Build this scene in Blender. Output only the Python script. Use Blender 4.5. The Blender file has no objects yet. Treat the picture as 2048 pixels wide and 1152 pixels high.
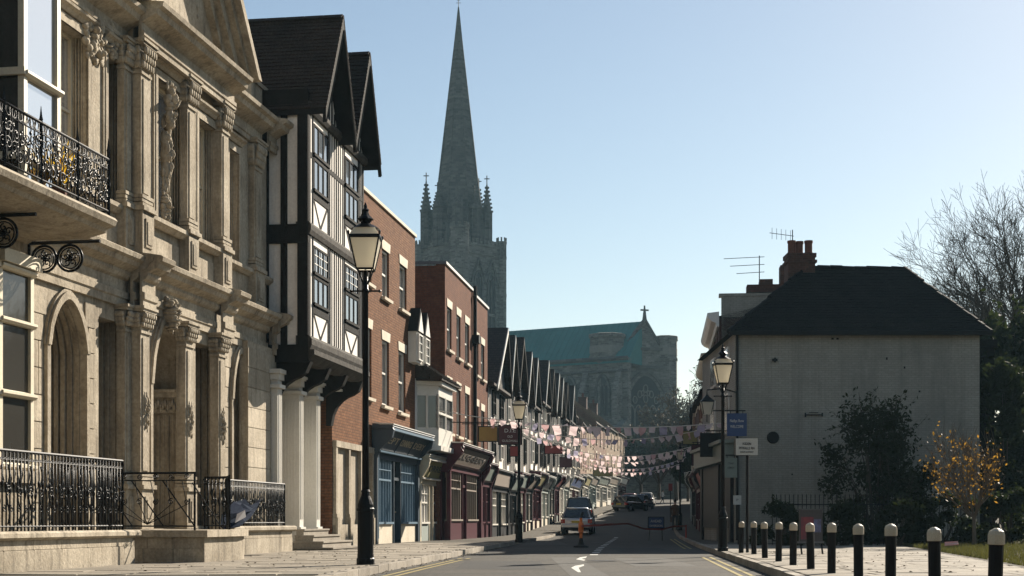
import bpy, bmesh, math, random
from mathutils import Vector, Matrix
random.seed(7)
SC = bpy.context.scene
C = SC.collection
F = 2900.0          # focal length in photo pixels
EYE = 0.85          # eye height (m)
HOR = 1042.0        # horizon row in the photo

# ------------------------------------------------------------------ camera
cam = bpy.data.cameras.new('camera')
cam.sensor_width = 36.0
cam.lens = 36.0 * F / 2048.0
cam.shift_y = (HOR - 576.0) / 2048.0
cam.clip_start = 0.1
cam.clip_end = 3000
co = bpy.data.objects.new('camera', cam)
co.location = (0, 0, EYE)
co.rotation_euler = (math.radians(90), 0, 0)
C.objects.link(co)
SC.camera = co

# ------------------------------------------------------------------ world and sun
SUN_EL, SUN_AZ = 28.0, 34.0      # degrees; azimuth to the right of straight ahead
W = bpy.data.worlds.new('World')
SC.world = W
W.use_nodes = True
wn = W.node_tree
wn.nodes.clear()
sky = wn.nodes.new('ShaderNodeTexSky')
sky.sky_type = 'NISHITA'
sky.sun_disc = False
sky.sun_elevation = math.radians(SUN_EL)
sky.sun_rotation = math.radians(SUN_AZ)
sky.altitude = 50
sky.air_density = 1.06
sky.dust_density = 0.3
sky.ozone_density = 1.0
bg = wn.nodes.new('ShaderNodeBackground')
bg.inputs['Strength'].default_value = 0.05
wo = wn.nodes.new('ShaderNodeOutputWorld')
wb = wn.nodes.new('ShaderNodeMix'); wb.data_type = 'RGBA'; wb.blend_type = 'MULTIPLY'; wb.inputs[0].default_value = 1.0; wb.inputs[7].default_value = (1.05, .985, .925, 1)   # one white balance for the whole sky
wn.links.new(sky.outputs[0], wb.inputs[6])
wn.links.new(wb.outputs[2], bg.inputs[0])
wn.links.new(bg.outputs[0], wo.inputs[0])
sl = bpy.data.lights.new('sun', 'SUN')
sl.energy = 5.0
sl.angle = math.radians(0.55)
sl.color = (1.0, 0.9, 0.76)
so = bpy.data.objects.new('sun', sl)
so.rotation_euler = (math.radians(90 - SUN_EL), 0, math.radians(180 - SUN_AZ))
so.location = (30, 60, 60)
C.objects.link(so)
SC.view_settings.view_transform = 'Standard'
SC.view_settings.look = 'None'
SC.view_settings.exposure = 1.22
SC.view_settings.gamma = 1.0
SC.view_settings.use_curve_mapping = False
SC.render.engine = 'CYCLES'
SC.cycles.use_denoising = True
SC.cycles.max_bounces = 6
SC.cycles.diffuse_bounces = 1
SC.cycles.glossy_bounces = 3
SC.cycles.transmission_bounces = 4
SC.cycles.volume_bounces = 0
SC.cycles.transparent_max_bounces = 8
SC.cycles.caustics_reflective = False
SC.cycles.caustics_refractive = False
SC.cycles.sample_clamp_indirect = 4.0

# ------------------------------------------------------------------ materials
M = {}
def _nodes(name):
    m = bpy.data.materials.new(name)
    m.use_nodes = True
    nt = m.node_tree
    b = nt.nodes['Principled BSDF']
    M[name] = m
    return m, nt, b
def _noise(nt, vec, scale, detail=4, rough=.6, sx=1, sy=1, sz=1):
    if (sx, sy, sz) != (1, 1, 1):
        mp = nt.nodes.new('ShaderNodeMapping')
        mp.inputs['Scale'].default_value = (sx, sy, sz)
        nt.links.new(vec, mp.inputs['Vector'])
        vec = mp.outputs[0]
    n = nt.nodes.new('ShaderNodeTexNoise')
    n.inputs['Scale'].default_value = scale
    n.inputs['Detail'].default_value = detail
    n.inputs['Roughness'].default_value = rough
    nt.links.new(vec, n.inputs['Vector'])
    return n.outputs['Fac']
def _ramp(nt, fac, a, b, c0=0.0, c1=1.0):
    r = nt.nodes.new('ShaderNodeMapRange')
    r.inputs['From Min'].default_value = a
    r.inputs['From Max'].default_value = b
    r.inputs['To Min'].default_value = c0
    r.inputs['To Max'].default_value = c1
    nt.links.new(fac, r.inputs['Value'])
    return r.outputs[0]
def _mix(nt, fac, a, b, mode='MIX'):
    n = nt.nodes.new('ShaderNodeMix')
    n.data_type = 'RGBA'
    n.blend_type = mode
    for sock, val in ((n.inputs[0], fac), (n.inputs[6], a), (n.inputs[7], b)):
        if isinstance(val, bpy.types.NodeSocket):
            nt.links.new(val, sock)
        else:
            sock.default_value = val if not isinstance(val, tuple) else (*val, 1.0)[:4]
    return n.outputs[2]
def _bump(nt, b, h, strength, dist=.01):
    n = nt.nodes.new('ShaderNodeBump')
    n.inputs['Strength'].default_value = strength
    n.inputs['Distance'].default_value = dist
    nt.links.new(h, n.inputs['Height'])
    nt.links.new(n.outputs[0], b.inputs['Normal'])
def _pos(nt):
    return nt.nodes.new('ShaderNodeNewGeometry').outputs['Position']
def mat(name, col, rough=.75, col2=None, scale=2.5, amt=.6, fine=.25, bump=0.0, bscale=30, bdist=.01,
        spec=.4, metal=0.0, rand=0.0, streak=0.0, streakcol=(.05, .045, .04), coat=0.0):
    m, nt, b = _nodes(name)
    pos = _pos(nt)
    c2 = col2 or tuple(x * .62 for x in col)
    f1 = _ramp(nt, _noise(nt, pos, scale, 5), .35, .7, 0, amt)
    c = _mix(nt, f1, col, c2)
    if fine:
        f2 = _ramp(nt, _noise(nt, pos, scale * 14, 3), .3, .7, 1 - fine, 1 + fine)
        g = nt.nodes.new('ShaderNodeVectorMath'); g.operation = 'SCALE'
        nt.links.new(c, g.inputs[0]); nt.links.new(f2, g.inputs['Scale'])
        c = g.outputs[0]
    if streak:
        f3 = _ramp(nt, _noise(nt, pos, 1.0, 5, .65, 5, 5, .55), .5, .78, 0, streak)
        c = _mix(nt, f3, c, streakcol)
    if rand:
        oi = nt.nodes.new('ShaderNodeObjectInfo')
        f4 = _ramp(nt, oi.outputs['Random'], 0, 1, 1 - rand, 1 + rand)
        g = nt.nodes.new('ShaderNodeVectorMath'); g.operation = 'SCALE'
        nt.links.new(c, g.inputs[0]); nt.links.new(f4, g.inputs['Scale'])
        c = g.outputs[0]
    nt.links.new(c, b.inputs['Base Color'])
    b.inputs['Roughness'].default_value = rough
    b.inputs['Specular IOR Level'].default_value = spec
    b.inputs['Metallic'].default_value = metal
    b.inputs['Coat Weight'].default_value = coat
    if bump:
        _bump(nt, b, _noise(nt, pos, bscale, 4), bump, bdist)
    return m
def _wallvec(nt):
    """wall coordinates in metres: along the wall, up"""
    tc = nt.nodes.new('ShaderNodeTexCoord')
    ge = nt.nodes.new('ShaderNodeNewGeometry')
    vt = nt.nodes.new('ShaderNodeVectorTransform')
    vt.vector_type = 'NORMAL'; vt.convert_from = 'WORLD'; vt.convert_to = 'OBJECT'
    nt.links.new(ge.outputs['True Normal'], vt.inputs[0])
    s = nt.nodes.new('ShaderNodeSeparateXYZ'); nt.links.new(vt.outputs[0], s.inputs[0])
    p = nt.nodes.new('ShaderNodeSeparateXYZ'); nt.links.new(tc.outputs['Object'], p.inputs[0])
    def mth(op, a, b=None):
        n = nt.nodes.new('ShaderNodeMath'); n.operation = op
        nt.links.new(a, n.inputs[0])
        if b is not None: nt.links.new(b, n.inputs[1])
        return n.outputs[0]
    g = mth('GREATER_THAN', mth('ABSOLUTE', s.outputs[0]), mth('ABSOLUTE', s.outputs[1]))
    mx = nt.nodes.new('ShaderNodeMix')
    nt.links.new(g, mx.inputs[0]); nt.links.new(p.outputs[0], mx.inputs[2]); nt.links.new(p.outputs[1], mx.inputs[3])
    cb = nt.nodes.new('ShaderNodeCombineXYZ')
    nt.links.new(mx.outputs[0], cb.inputs[0]); nt.links.new(p.outputs[2], cb.inputs[1])
    return cb.outputs[0]
def brickmat(name, c1, c2, mortar, bw=.225, rh=.075, ms=.006, rough=.85, dirt=.35, dirtcol=(.06, .04, .03), bump=.5, bdist=.012, offset=.5, dscale=1.2, wob=0.0, spec=.25, nb=.5, streak=0.0, fine=.21):
    m, nt, b = _nodes(name)
    v = _wallvec(nt)
    if wob:
        nz = nt.nodes.new('ShaderNodeTexNoise'); nz.inputs['Scale'].default_value = 1.5
        nt.links.new(v, nz.inputs['Vector'])
        sub = nt.nodes.new('ShaderNodeVectorMath'); sub.operation = 'SUBTRACT'; sub.inputs[1].default_value = (.5, .5, .5)
        nt.links.new(nz.outputs['Color'], sub.inputs[0])
        sc = nt.nodes.new('ShaderNodeVectorMath'); sc.operation = 'SCALE'; sc.inputs['Scale'].default_value = wob
        nt.links.new(sub.outputs[0], sc.inputs[0])
        ad = nt.nodes.new('ShaderNodeVectorMath'); ad.operation = 'ADD'
        nt.links.new(v, ad.inputs[0]); nt.links.new(sc.outputs[0], ad.inputs[1])
        v = ad.outputs[0]
    t = nt.nodes.new('ShaderNodeTexBrick')
    t.offset = offset
    nt.links.new(v, t.inputs['Vector'])
    t.inputs['Scale'].default_value = 1.0
    t.inputs['Brick Width'].default_value = bw
    t.inputs['Row Height'].default_value = rh
    t.inputs['Mortar Size'].default_value = ms
    t.inputs['Mortar Smooth'].default_value = .3
    t.inputs['Color1'].default_value = (*c1, 1); t.inputs['Color2'].default_value = (*c2, 1); t.inputs['Mortar'].default_value = (*mortar, 1)
    pos = _pos(nt)
    f = _ramp(nt, _noise(nt, pos, dscale, 6, .65), .42, .75, 0, dirt)
    c = _mix(nt, f, t.outputs['Color'], dirtcol)
    if streak:
        c = _mix(nt, _ramp(nt, _noise(nt, pos, 1.0, 6, .7, 2.2, 2.2, .22), .48, .75, 0, streak), c, dirtcol)
    f2 = _ramp(nt, _noise(nt, pos, 9, 3), .3, .7, 1 - fine, 1 + fine)
    g = nt.nodes.new('ShaderNodeVectorMath'); g.operation = 'SCALE'
    nt.links.new(c, g.inputs[0]); nt.links.new(f2, g.inputs['Scale'])
    nt.links.new(g.outputs[0], b.inputs['Base Color'])
    b.inputs['Roughness'].default_value = rough
    b.inputs['Specular IOR Level'].default_value = spec
    inv = nt.nodes.new('ShaderNodeMath'); inv.operation = 'SUBTRACT'; inv.inputs[0].default_value = 1.0
    nt.links.new(t.outputs['Fac'], inv.inputs[1])
    nz = _noise(nt, pos, 45, 3)
    ad = nt.nodes.new('ShaderNodeMath'); ad.operation = 'MULTIPLY_ADD'; ad.inputs[1].default_value = nb
    nt.links.new(nz, ad.inputs[0]); nt.links.new(inv.outputs[0], ad.inputs[2])
    _bump(nt, b, ad.outputs[0], bump, bdist)
    return m
mat('limestone', (.45, .39, .30), .88, (.26, .215, .155), 1.1, .9, .2, .6, 26, .02, .12, streak=.85, streakcol=(.085, .068, .05))
mat('limestone_block', (.47, .405, .31), .88, (.29, .24, .17), 1.0, .85, .16, .5, 24, .02, .2, rand=.18, streak=.75, streakcol=(.10, .08, .058))
mat('limestone_low', (.45, .39, .30), .88, (.26, .215, .155), 1.6, .8, .2, .5, 20, .02, .2, rand=.12, streak=.85, streakcol=(.09, .075, .055))
mat('pale_stone', (.62, .55, .43), .8, (.45, .38, .28), 2, .6, .15, .3, 30, .01, .3)
mat('white_paint', (.72, .69, .62), .45, (.58, .55, .48), 1.5, .5, .06, .08, 30, .005, .4)
mat('cream_paint', (.66, .58, .43), .5, (.5, .43, .31), 1.5, .5, .08, .1, 30, .005, .4)
mat('plaster', (.84, .79, .72), .85, (.7, .64, .57), 1.3, .6, .08, .25, 18, .012, .2, streak=.35, streakcol=(.3, .26, .21))
mat('timber_black', (.016, .0145, .013), .8, (.03, .027, .024), 4, .6, .3, .5, 40, .012, .05)
mat('timber_worn', (.085, .077, .066), .85, (.035, .03, .026), 5, .9, .3, .6, 40, .015, .08)
mat('roof_tile', (.05, .036, .028), .85, (.024, .02, .017), 1.7, .8, .35, .4, 30, .01, .08)
mat('slate', (.02, .019, .018), .85, (.011, .011, .011), 1.5, .7, .35, .4, 25, .01, .08)
mat('iron', (.008, .008, .009), .36, (.010, .009, .009), 8, .5, .2, .6, 40, .005, .1)
mat('iron_dull', (.010, .010, .011), .55, (.02, .016, .013), 6, .5, .2, .2, 50, .004, .12)
mat('blue_paint', (.027, .048, .07), .5, (.018, .033, .05), 2, .5, .1, .1, 30, .004, .5)
mat('blue_light', (.16, .24, .31), .4, None, 2, .3, .1, .05, 30, .004, .5)
mat('maroon_paint', (.075, .012, .022), .45, (.045, .009, .015), 2, .5, .1, .1, 30, .004, .2)
mat('fascia_taupe', (.23, .19, .15), .6, (.24, .19, .15), 2, .5, .12, .1, 30, .004, .3)
mat('fascia_olive', (.3, .26, .11), .6, (.32, .27, .1), 2, .5, .1, .1, 30, .004, .3)
mat('sage_paint', (.33, .37, .34), .5, (.25, .28, .26), 2, .5, .1, .1, 30, .004, .4)
mat('dark_paint', (.02, .021, .023), .5, (.012, .012, .014), 2, .5, .1, .1, 30, .004, .15)
mat('red_sign', (.22, .025, .022), .5, (.15, .02, .018), 3, .5, .1)
mat('maroon_sign', (.075, .02, .024), .5, (.05, .015, .018), 3, .5, .1)
mat('gold_sign', (.34, .21, .05), .5, (.25, .15, .035), 3, .6, .15)
mat('navy_sign', (.03, .06, .16), .5, (.022, .045, .12), 3, .5, .1)
mat('white_sign', (.5, .5, .46), .5, (.5, .5, .46), 3, .5, .1)
mat('green_sign', (.17, .20, .175), .5, (.2, .25, .21), 3, .5, .1)
mat('ink', (.03, .03, .035), .6, None, 3, .3, .1)
mat('letter_pale', (.62, .6, .55), .6, None, 3, .3, .1)
mat('letter_gold', (.56, .46, .3), .5, None, 3, .3, .1)
mat('asphalt', (.084, .077, .066), .92, (.05, .048, .044), .8, .8, .3, .6, 90, .008, .12)
mat('road_paint', (.62, .61, .56), .8, (.36, .35, .32), 9, .8, .2, .2, 60, .004, .2)
mat('yellow_paint', (.36, .28, .09), .85, (.16, .14, .08), 8, .9, .2, .2, 60, .004, .2)
mat('paving', (.27, .235, .185), .88, (.18, .155, .12), 1.2, .8, .2, .6, 40, .008, .2, rand=.2)
mat('paving_bed', (.10, .088, .07), .95, None, 3, .6, .2, .4, 40, .006, .1)
mat('kerb_stone', (.30, .265, .215), .85, (.19, .16, .125), 2, .8, .2, .5, 40, .008, .2, rand=.15)
mat('soil', (.07, .055, .035), .95, (.04, .033, .022), 2, .7, .3, .5, 20, .02, .1)
mat('grass', (.06, .065, .022), .9, (.11, .09, .035), 3, .7, .3, 0, spec=.2)
mat('leaf_dark', (.018, .025, .011), .7, (.03, .03, .012), 1.5, .7, .35, 0, spec=.06)
mat('leaf_mid', (.05, .06, .02), .55, (.09, .07, .02), 1.5, .7, .35, 0, spec=.3)
mat('leaf_gold', (.27, .16, .03), .6, (.25, .12, .02), 5, .7, .3, 0, spec=.3)
mat('leaf_brown', (.13, .085, .04), .7, (.07, .055, .03), 3, .7, .3, 0, spec=.2)
mat('bark', (.075, .06, .045), .9, (.04, .034, .027), 5, .7, .3, .5, 30, .01, .15)
mat('bark_pale', (.15, .12, .09), .9, (.08, .065, .05), 5, .7, .3, .4, 30, .01, .15)
mat('copper_roof', (.03, .155, .155), .7, (.02, .11, .112), .25, .7, .12, .2, 3, .02, .3)
mat('terracotta', (.14, .052, .032), .85, (.08, .034, .022), 4, .7, .2)
mat('car_silver', (.42, .43, .44), .28, (.36, .37, .38), 3, .3, .04, 0, metal=.6, spec=.5, coat=.6)
mat('car_black', (.012, .013, .015), .2, None, 3, .3, .1, 0, spec=.5, coat=.8)
mat('car_white', (.7, .7, .68), .25, None, 3, .2, .05, 0, spec=.5, coat=.6)
mat('car_red', (.22, .012, .012), .25, None, 3, .2, .05, 0, spec=.5, coat=.6)
mat('car_dark', (.03, .035, .042), .22, None, 3, .2, .05, 0, spec=.5, coat=.7)
mat('tyre', (.015, .015, .015), .85, None, 6, .3, .2)
mat('hubcap', (.4, .4, .4), .35, None, 6, .3, .1, metal=.7)
mat('lens_red', (.42, .02, .015), .2, None, 6, .3, .05, spec=.6)
mat('plate_yellow', (.6, .45, .05), .4, None, 6, .3, .05)
mat('barrier_red', (.42, .045, .03), .5, (.3, .035, .025), 6, .5, .1)
mat('barrier_orange', (.62, .16, .03), .5, (.45, .11, .02), 6, .5, .1)
mat('skin', (.42, .26, .19), .6, None, 6, .3, .05)
mat('cloth_dark', (.02, .02, .024), .9, None, 6, .4, .15)
mat('cloth_white', (.6, .58, .55), .9, None, 6, .4, .1)
mat('cloth_brown', (.07, .035, .018), .9, None, 6, .4, .15)
mat('cloth_denim', (.05, .07, .12), .9, None, 6, .4, .15)
mat('hair_dark', (.02, .015, .012), .7, None, 6, .4, .2)
mat('banner_blue', (.011, .016, .032), .95, (.022, .03, .046), 3, .6, .15, .3, 14, .01, .04)
mat('poster_grey', (.05, .045, .05), .5, (.05, .045, .05), 4, .9, .2)
mat('poster_red', (.2, .035, .045), .5, (.07, .03, .05), 7, .9, .2)
mat('poster_blue', (.14, .17, .32), .5, (.06, .05, .09), 7, .9, .2)
mat('bunting_white', (.76, .68, .66), .85, (.66, .5, .5), 14, .5, .1, 0, spec=.2)
mat('bunting_red', (.62, .36, .36), .85, (.7, .55, .55), 14, .6, .1, 0, spec=.2)
mat('bunting_blue', (.42, .38, .48), .85, (.6, .5, .56), 14, .6, .1, 0, spec=.2)
mat('cord', (.7, .66, .6), .8, None, 5, .2, .1)
mat('amber_leaf', (.55, .33, .02), .5, (.3, .28, .03), 7, .7, .1)
mat('lead', (.11, .12, .13), .6, (.07, .075, .08), 2, .6, .2, .2, 12, .01, .35)
mat('curtain', (.30, .28, .24), .9, (.16, .15, .13), 2, .6, .15)
brickmat('brick_orange', (.215, .10, .05), (.155, .068, .034), (.095, .058, .036), rh=.085, ms=.011, dirt=.45, dirtcol=(.10, .052, .03), bump=.7, bdist=.015, spec=.05)
brickmat('brick_red', (.175, .073, .042), (.13, .052, .032), (.10, .062, .042), rh=.085, ms=.011, dirt=.45, dirtcol=(.06, .03, .022), bump=.6, bdist=.015, spec=.05)
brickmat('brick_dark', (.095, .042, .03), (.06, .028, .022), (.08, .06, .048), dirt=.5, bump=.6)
brickmat('brick_painted', (.35, .336, .285), (.31, .297, .25), (.235, .225, .187), ms=.009, dirt=.75, dirtcol=(.17, .167, .145), bump=.35, bdist=.015, wob=.025, dscale=.32, nb=.05, streak=.8, fine=.06)
brickmat('stone_grey', (.23, .225, .205), (.085, .083, .078), (.2, .195, .175), bw=.75, rh=.33, ms=.035, dirt=.75, dirtcol=(.06, .058, .054), bump=1.0, bdist=.10, wob=.35, dscale=.35)
brickmat('spire_stone', (.125, .122, .115), (.055, .054, .051), (.1, .098, .092), bw=.9, rh=.42, ms=.03, dirt=.6, dirtcol=(.04, .039, .036), bump=.8, bdist=.06, wob=.2, dscale=.25)
def glassmat(name, col, rough=.04, wav=.02, spec=.9):
    m, nt, b = _nodes(name)
    b.inputs['Base Color'].default_value = (*col, 1)
    b.inputs['Roughness'].default_value = rough
    b.inputs['Specular IOR Level'].default_value = spec
    b.inputs['IOR'].default_value = 1.6
    _bump(nt, b, _noise(nt, _pos(nt), 2.5, 2), wav, .05)
    return m
glassmat('glass', (.012, .013, .014))
glassmat('glass_grey', (.09, .09, .088), .12, .05)
glassmat('glass_mid', (.045, .042, .036), .1, .05, .5)
glassmat('glass_shop', (.03, .03, .03), .06, .05)
glassmat('glass_bay', (.02, .022, .025))
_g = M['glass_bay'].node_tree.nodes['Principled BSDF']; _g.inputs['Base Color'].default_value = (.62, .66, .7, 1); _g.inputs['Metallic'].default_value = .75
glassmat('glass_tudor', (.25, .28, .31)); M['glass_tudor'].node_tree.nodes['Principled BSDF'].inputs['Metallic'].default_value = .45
brickmat('tile_course', (.062, .044, .035), (.038, .029, .025), (.015, .012, .011), bw=.2, rh=.13, ms=.012, dirt=.5, dirtcol=(.03, .026, .022), bump=.8, bdist=.03)
brickmat('brick_brown', (.22, .12, .075), (.16, .09, .06), (.2, .15, .1), dirt=.4, dirtcol=(.08, .05, .035), bump=.6)
brickmat('brick_tan', (.25, .175, .11), (.19, .13, .08), (.22, .17, .12), dirt=.35, dirtcol=(.2, .14, .09), bump=.6)
def lampglass():
    m, nt, b = _nodes('lamp_glass')
    b.inputs['Base Color'].default_value = (.86, .82, .72, 1)
    b.inputs['Roughness'].default_value = .5
    b.inputs['Specular IOR Level'].default_value = .5
    tr = nt.nodes.new('ShaderNodeBsdfTranslucent'); tr.inputs[0].default_value = (.9, .84, .7, 1)
    mx = nt.nodes.new('ShaderNodeMixShader'); mx.inputs[0].default_value = .65
    nt.links.new(b.outputs[0], mx.inputs[1]); nt.links.new(tr.outputs[0], mx.inputs[2])
    nt.links.new(mx.outputs[0], nt.nodes['Material Output'].inputs[0])
lampglass()
def translucent_leaf(name, col, k=.45):
    m = M[name]; nt = m.node_tree; b = nt.nodes['Principled BSDF']
    tr = nt.nodes.new('ShaderNodeBsdfTranslucent'); tr.inputs[0].default_value = (*col, 1)
    mx = nt.nodes.new('ShaderNodeMixShader'); mx.inputs[0].default_value = k
    nt.links.new(b.outputs[0], mx.inputs[1]); nt.links.new(tr.outputs[0], mx.inputs[2])
    nt.links.new(mx.outputs[0], nt.nodes['Material Output'].inputs[0])
translucent_leaf('leaf_gold', (.42, .23, .03), .4)
translucent_leaf('leaf_dark', (.05, .07, .02), .2)
translucent_leaf('leaf_mid', (.12, .13, .03), .35)
translucent_leaf('grass', (.11, .11, .03), .3)
translucent_leaf('bunting_white', (.75, .6, .6), .4)
translucent_leaf('bunting_red', (.6, .4, .4), .35)
translucent_leaf('bunting_blue', (.4, .38, .5), .35)
translucent_leaf('amber_leaf', (.7, .45, .03), .5)

# ------------------------------------------------------------------ mesh helpers
class MB:
    def __init__(s):
        s.v = []; s.f = []
    def add(s, vs, fs):
        b = len(s.v)
        s.v += [tuple(v) for v in vs]
        s.f += [tuple(i + b for i in f) for f in fs]
        return s
    def hexa(s, p):
        return s.add(p, [(0, 3, 2, 1), (4, 5, 6, 7), (0, 1, 5, 4), (1, 2, 6, 5), (2, 3, 7, 6), (3, 0, 4, 7)])
    def box(s, x0, x1, y0, y1, z0, z1):
        if x0 > x1: x0, x1 = x1, x0
        if y0 > y1: y0, y1 = y1, y0
        if z0 > z1: z0, z1 = z1, z0
        return s.hexa([(x0, y0, z0), (x1, y0, z0), (x1, y1, z0), (x0, y1, z0), (x0, y0, z1), (x1, y0, z1), (x1, y1, z1), (x0, y1, z1)])
    def fb(s, t0, t1, o0, o1, z0, z1):            # facade box: along, outward, up
        return s.box(t0, t1, -o0, -o1, z0, z1)
    def prism(s, poly, fn, a, b):
        """poly: 2-D points; fn(u, v, w) -> xyz; extruded from w=a to w=b"""
        n = len(poly)
        vs = [fn(u, v, a) for u, v in poly] + [fn(u, v, b) for u, v in poly]
        fs = [tuple(range(n - 1, -1, -1)), tuple(range(n, 2 * n))]
        fs += [(i, (i + 1) % n, n + (i + 1) % n, n + i) for i in range(n)]
        return s.add(vs, fs)
    def mould(s, t0, t1, prof):                   # profile in (outward, z) run along the facade
        return s.prism(prof, lambda o, z, t: (t, -o, z), t0, t1)
    def tube(s, pts, r, n=6, closed=False):
        pts = [Vector(p) for p in pts]
        m = len(pts)
        rs = r if isinstance(r, (list, tuple)) else [r] * m
        vs = []
        up = Vector((0, 0, 1))
        prev = None
        for i, p in enumerate(pts):
            if closed:
                d = pts[(i + 1) % m] - pts[i - 1]
            else:
                d = pts[min(i + 1, m - 1)] - pts[max(i - 1, 0)]
            if d.length < 1e-9: d = Vector((0, 0, 1))
            d.normalize()
            if prev is None:
                a = d.cross(up)
                if a.length < .15: a = d.cross(Vector((1, 0, 0)))
            else:
                a = prev - d * prev.dot(d)
                if a.length < 1e-4: a = d.cross(up) if abs(d.z) < .9 else d.cross(Vector((1, 0, 0)))
            a.normalize(); prev = a
            b = d.cross(a)
            for k in range(n):
                th = 2 * math.pi * k / n
                vs.append(p + (a * math.cos(th) + b * math.sin(th)) * rs[i])
        fs = []
        rng = m if closed else m - 1
        for i in range(rng):
            j = (i + 1) % m
            for k in range(n):
                fs.append((i * n + k, i * n + (k + 1) % n, j * n + (k + 1) % n, j * n + k))
        if not closed:
            fs.append(tuple(range(n - 1, -1, -1))); fs.append(tuple((m - 1) * n + k for k in range(n)))
        return s.add(vs, fs)
    def lathe(s, prof, n=12, c=(0, 0, 0), ph=0.0):
        vs = []
        for r, z in prof:
            for k in range(n):
                th = 2 * math.pi * (k + ph) / n
                vs.append((c[0] + r * math.cos(th), c[1] + r * math.sin(th), c[2] + z))
        m = len(prof)
        fs = [(i * n + k, i * n + (k + 1) % n, (i + 1) * n + (k + 1) % n, (i + 1) * n + k) for i in range(m - 1) for k in range(n)]
        fs.append(tuple(range(n - 1, -1, -1))); fs.append(tuple((m - 1) * n + k for k in range(n)))
        return s.add(vs, fs)
    def blob(s, c, r, n=7, m=5):
        prof = [(math.sin(math.pi * i / (m - 1)) * 1.0 + (.02 if i in (0, m - 1) else 0), -math.cos(math.pi * i / (m - 1))) for i in range(m)]
        vs = []
        for q, z in prof:
            for k in range(n):
                th = 2 * math.pi * k / n
                vs.append((c[0] + r[0] * q * math.cos(th), c[1] + r[1] * q * math.sin(th), c[2] + r[2] * z))
        fs = [(i * n + k, i * n + (k + 1) % n, (i + 1) * n + (k + 1) % n, (i + 1) * n + k) for i in range(m - 1) for k in range(n)]
        return s.add(vs, fs)
    def carve(s, c, size, count, seed):
        """carved relief: many small overlapping knobs and leaves"""
        r = random.Random(seed)
        for i in range(int(count * 1.9)):
            x = r.uniform(-1, 1); z = r.uniform(-1, 1)
            q = max(.12, 1 - .5 * (x * x + z * z))
            k = r.uniform(.09, .19)
            s.blob((c[0] + x * size[0] * .8, c[1] - abs(r.gauss(0, .25)) * size[1] * q, c[2] + z * size[2] * .85),
                   (size[0] * k * r.uniform(.8, 1.6), size[1] * q * r.uniform(.5, .9), size[2] * k * r.uniform(.6, 1.3)), 6, 5)
        return s
    def mesh(s, name, mt, smooth=False):
        me = bpy.data.meshes.new(name)
        me.from_pydata(s.v, [], s.f)
        me.update()
        bm = bmesh.new(); bm.from_mesh(me)
        bmesh.ops.recalc_face_normals(bm, faces=bm.faces[:])
        bm.to_mesh(me); bm.free()
        if mt: me.materials.append(M[mt] if isinstance(mt, str) else mt)
        if smooth: me.shade_smooth()
        return me
    def build(s, name, mt, parent=None, smooth=False, loc=None, bevel=0):
        return obj(name, s.mesh(name, mt, smooth), parent, loc, bevel)
def obj(name, me, parent=None, loc=None, bevel=0):
    o = bpy.data.objects.new(name, me)
    C.objects.link(o)
    if parent: o.parent = parent
    if loc: o.location = loc
    if bevel:
        b = o.modifiers.new('bevel', 'BEVEL'); b.width = bevel; b.segments = 1; b.limit_method = 'ANGLE'
    return o
def tag(o, label=None, cat=None, group=None, kind=None):
    if label: o['label'] = label
    if cat: o['category'] = cat
    if group: o['group'] = group
    if kind: o['kind'] = kind
    return o
def thing(name, label, cat, loc=(0, 0, 0), rz=0.0, group=None, scale=1.0):
    o = bpy.data.objects.new(name, None)
    C.objects.link(o)
    o.empty_display_size = .2
    o.location = loc; o.rotation_euler = (0, 0, rz)
    if scale != 1.0: o.scale = (scale,) * 3
    return tag(o, label, cat, group)
def dup(root, label=None, loc=None, rz=None, scale=None, cat=None):
    r = root.copy(); C.objects.link(r)
    if label: r['label'] = label
    if loc is not None: r.location = loc
    if rz is not None: r.rotation_euler = (0, 0, rz)
    if scale is not None: r.scale = (scale,) * 3
    for ch in list(root.children):
        c = ch.copy(); C.objects.link(c); c.parent = r
        for g in list(ch.children):
            d = g.copy(); C.objects.link(d); d.parent = c
    return r
UNIT = {}
def piece(name, mt, parent, x0, x1, y0, y1, z0, z1, rot=None):
    """one box-shaped piece sharing a unit mesh; chamfered edges"""
    if (name, mt) not in UNIT:
        b = MB(); e = .5; c = .485
        vs = [(x * c, y * c, z * e) for z in (-1, 1) for x, y in ((-1, -1), (1, -1), (1, 1), (-1, 1))]
        vs += [(x * e, y * e, z * .46) for z in (-1, 1) for x, y in ((-1, -1), (1, -1), (1, 1), (-1, 1))]
        fs = [(3, 2, 1, 0), (4, 5, 6, 7)]
        for i in range(4):
            j = (i + 1) % 4
            fs += [(i, j, 8 + j, 8 + i), (8 + i, 8 + j, 12 + j, 12 + i), (12 + i, 12 + j, 4 + j, 4 + i)]
        b.add(vs, fs)
        UNIT[(name, mt)] = b.mesh(name, mt)
    o = obj(name, UNIT[(name, mt)], parent)
    o.location = ((x0 + x1) / 2, (y0 + y1) / 2, (z0 + z1) / 2)
    o.scale = (abs(x1 - x0), abs(y1 - y0), abs(z1 - z0))
    if rot: o.rotation_euler = rot
    return o
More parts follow.
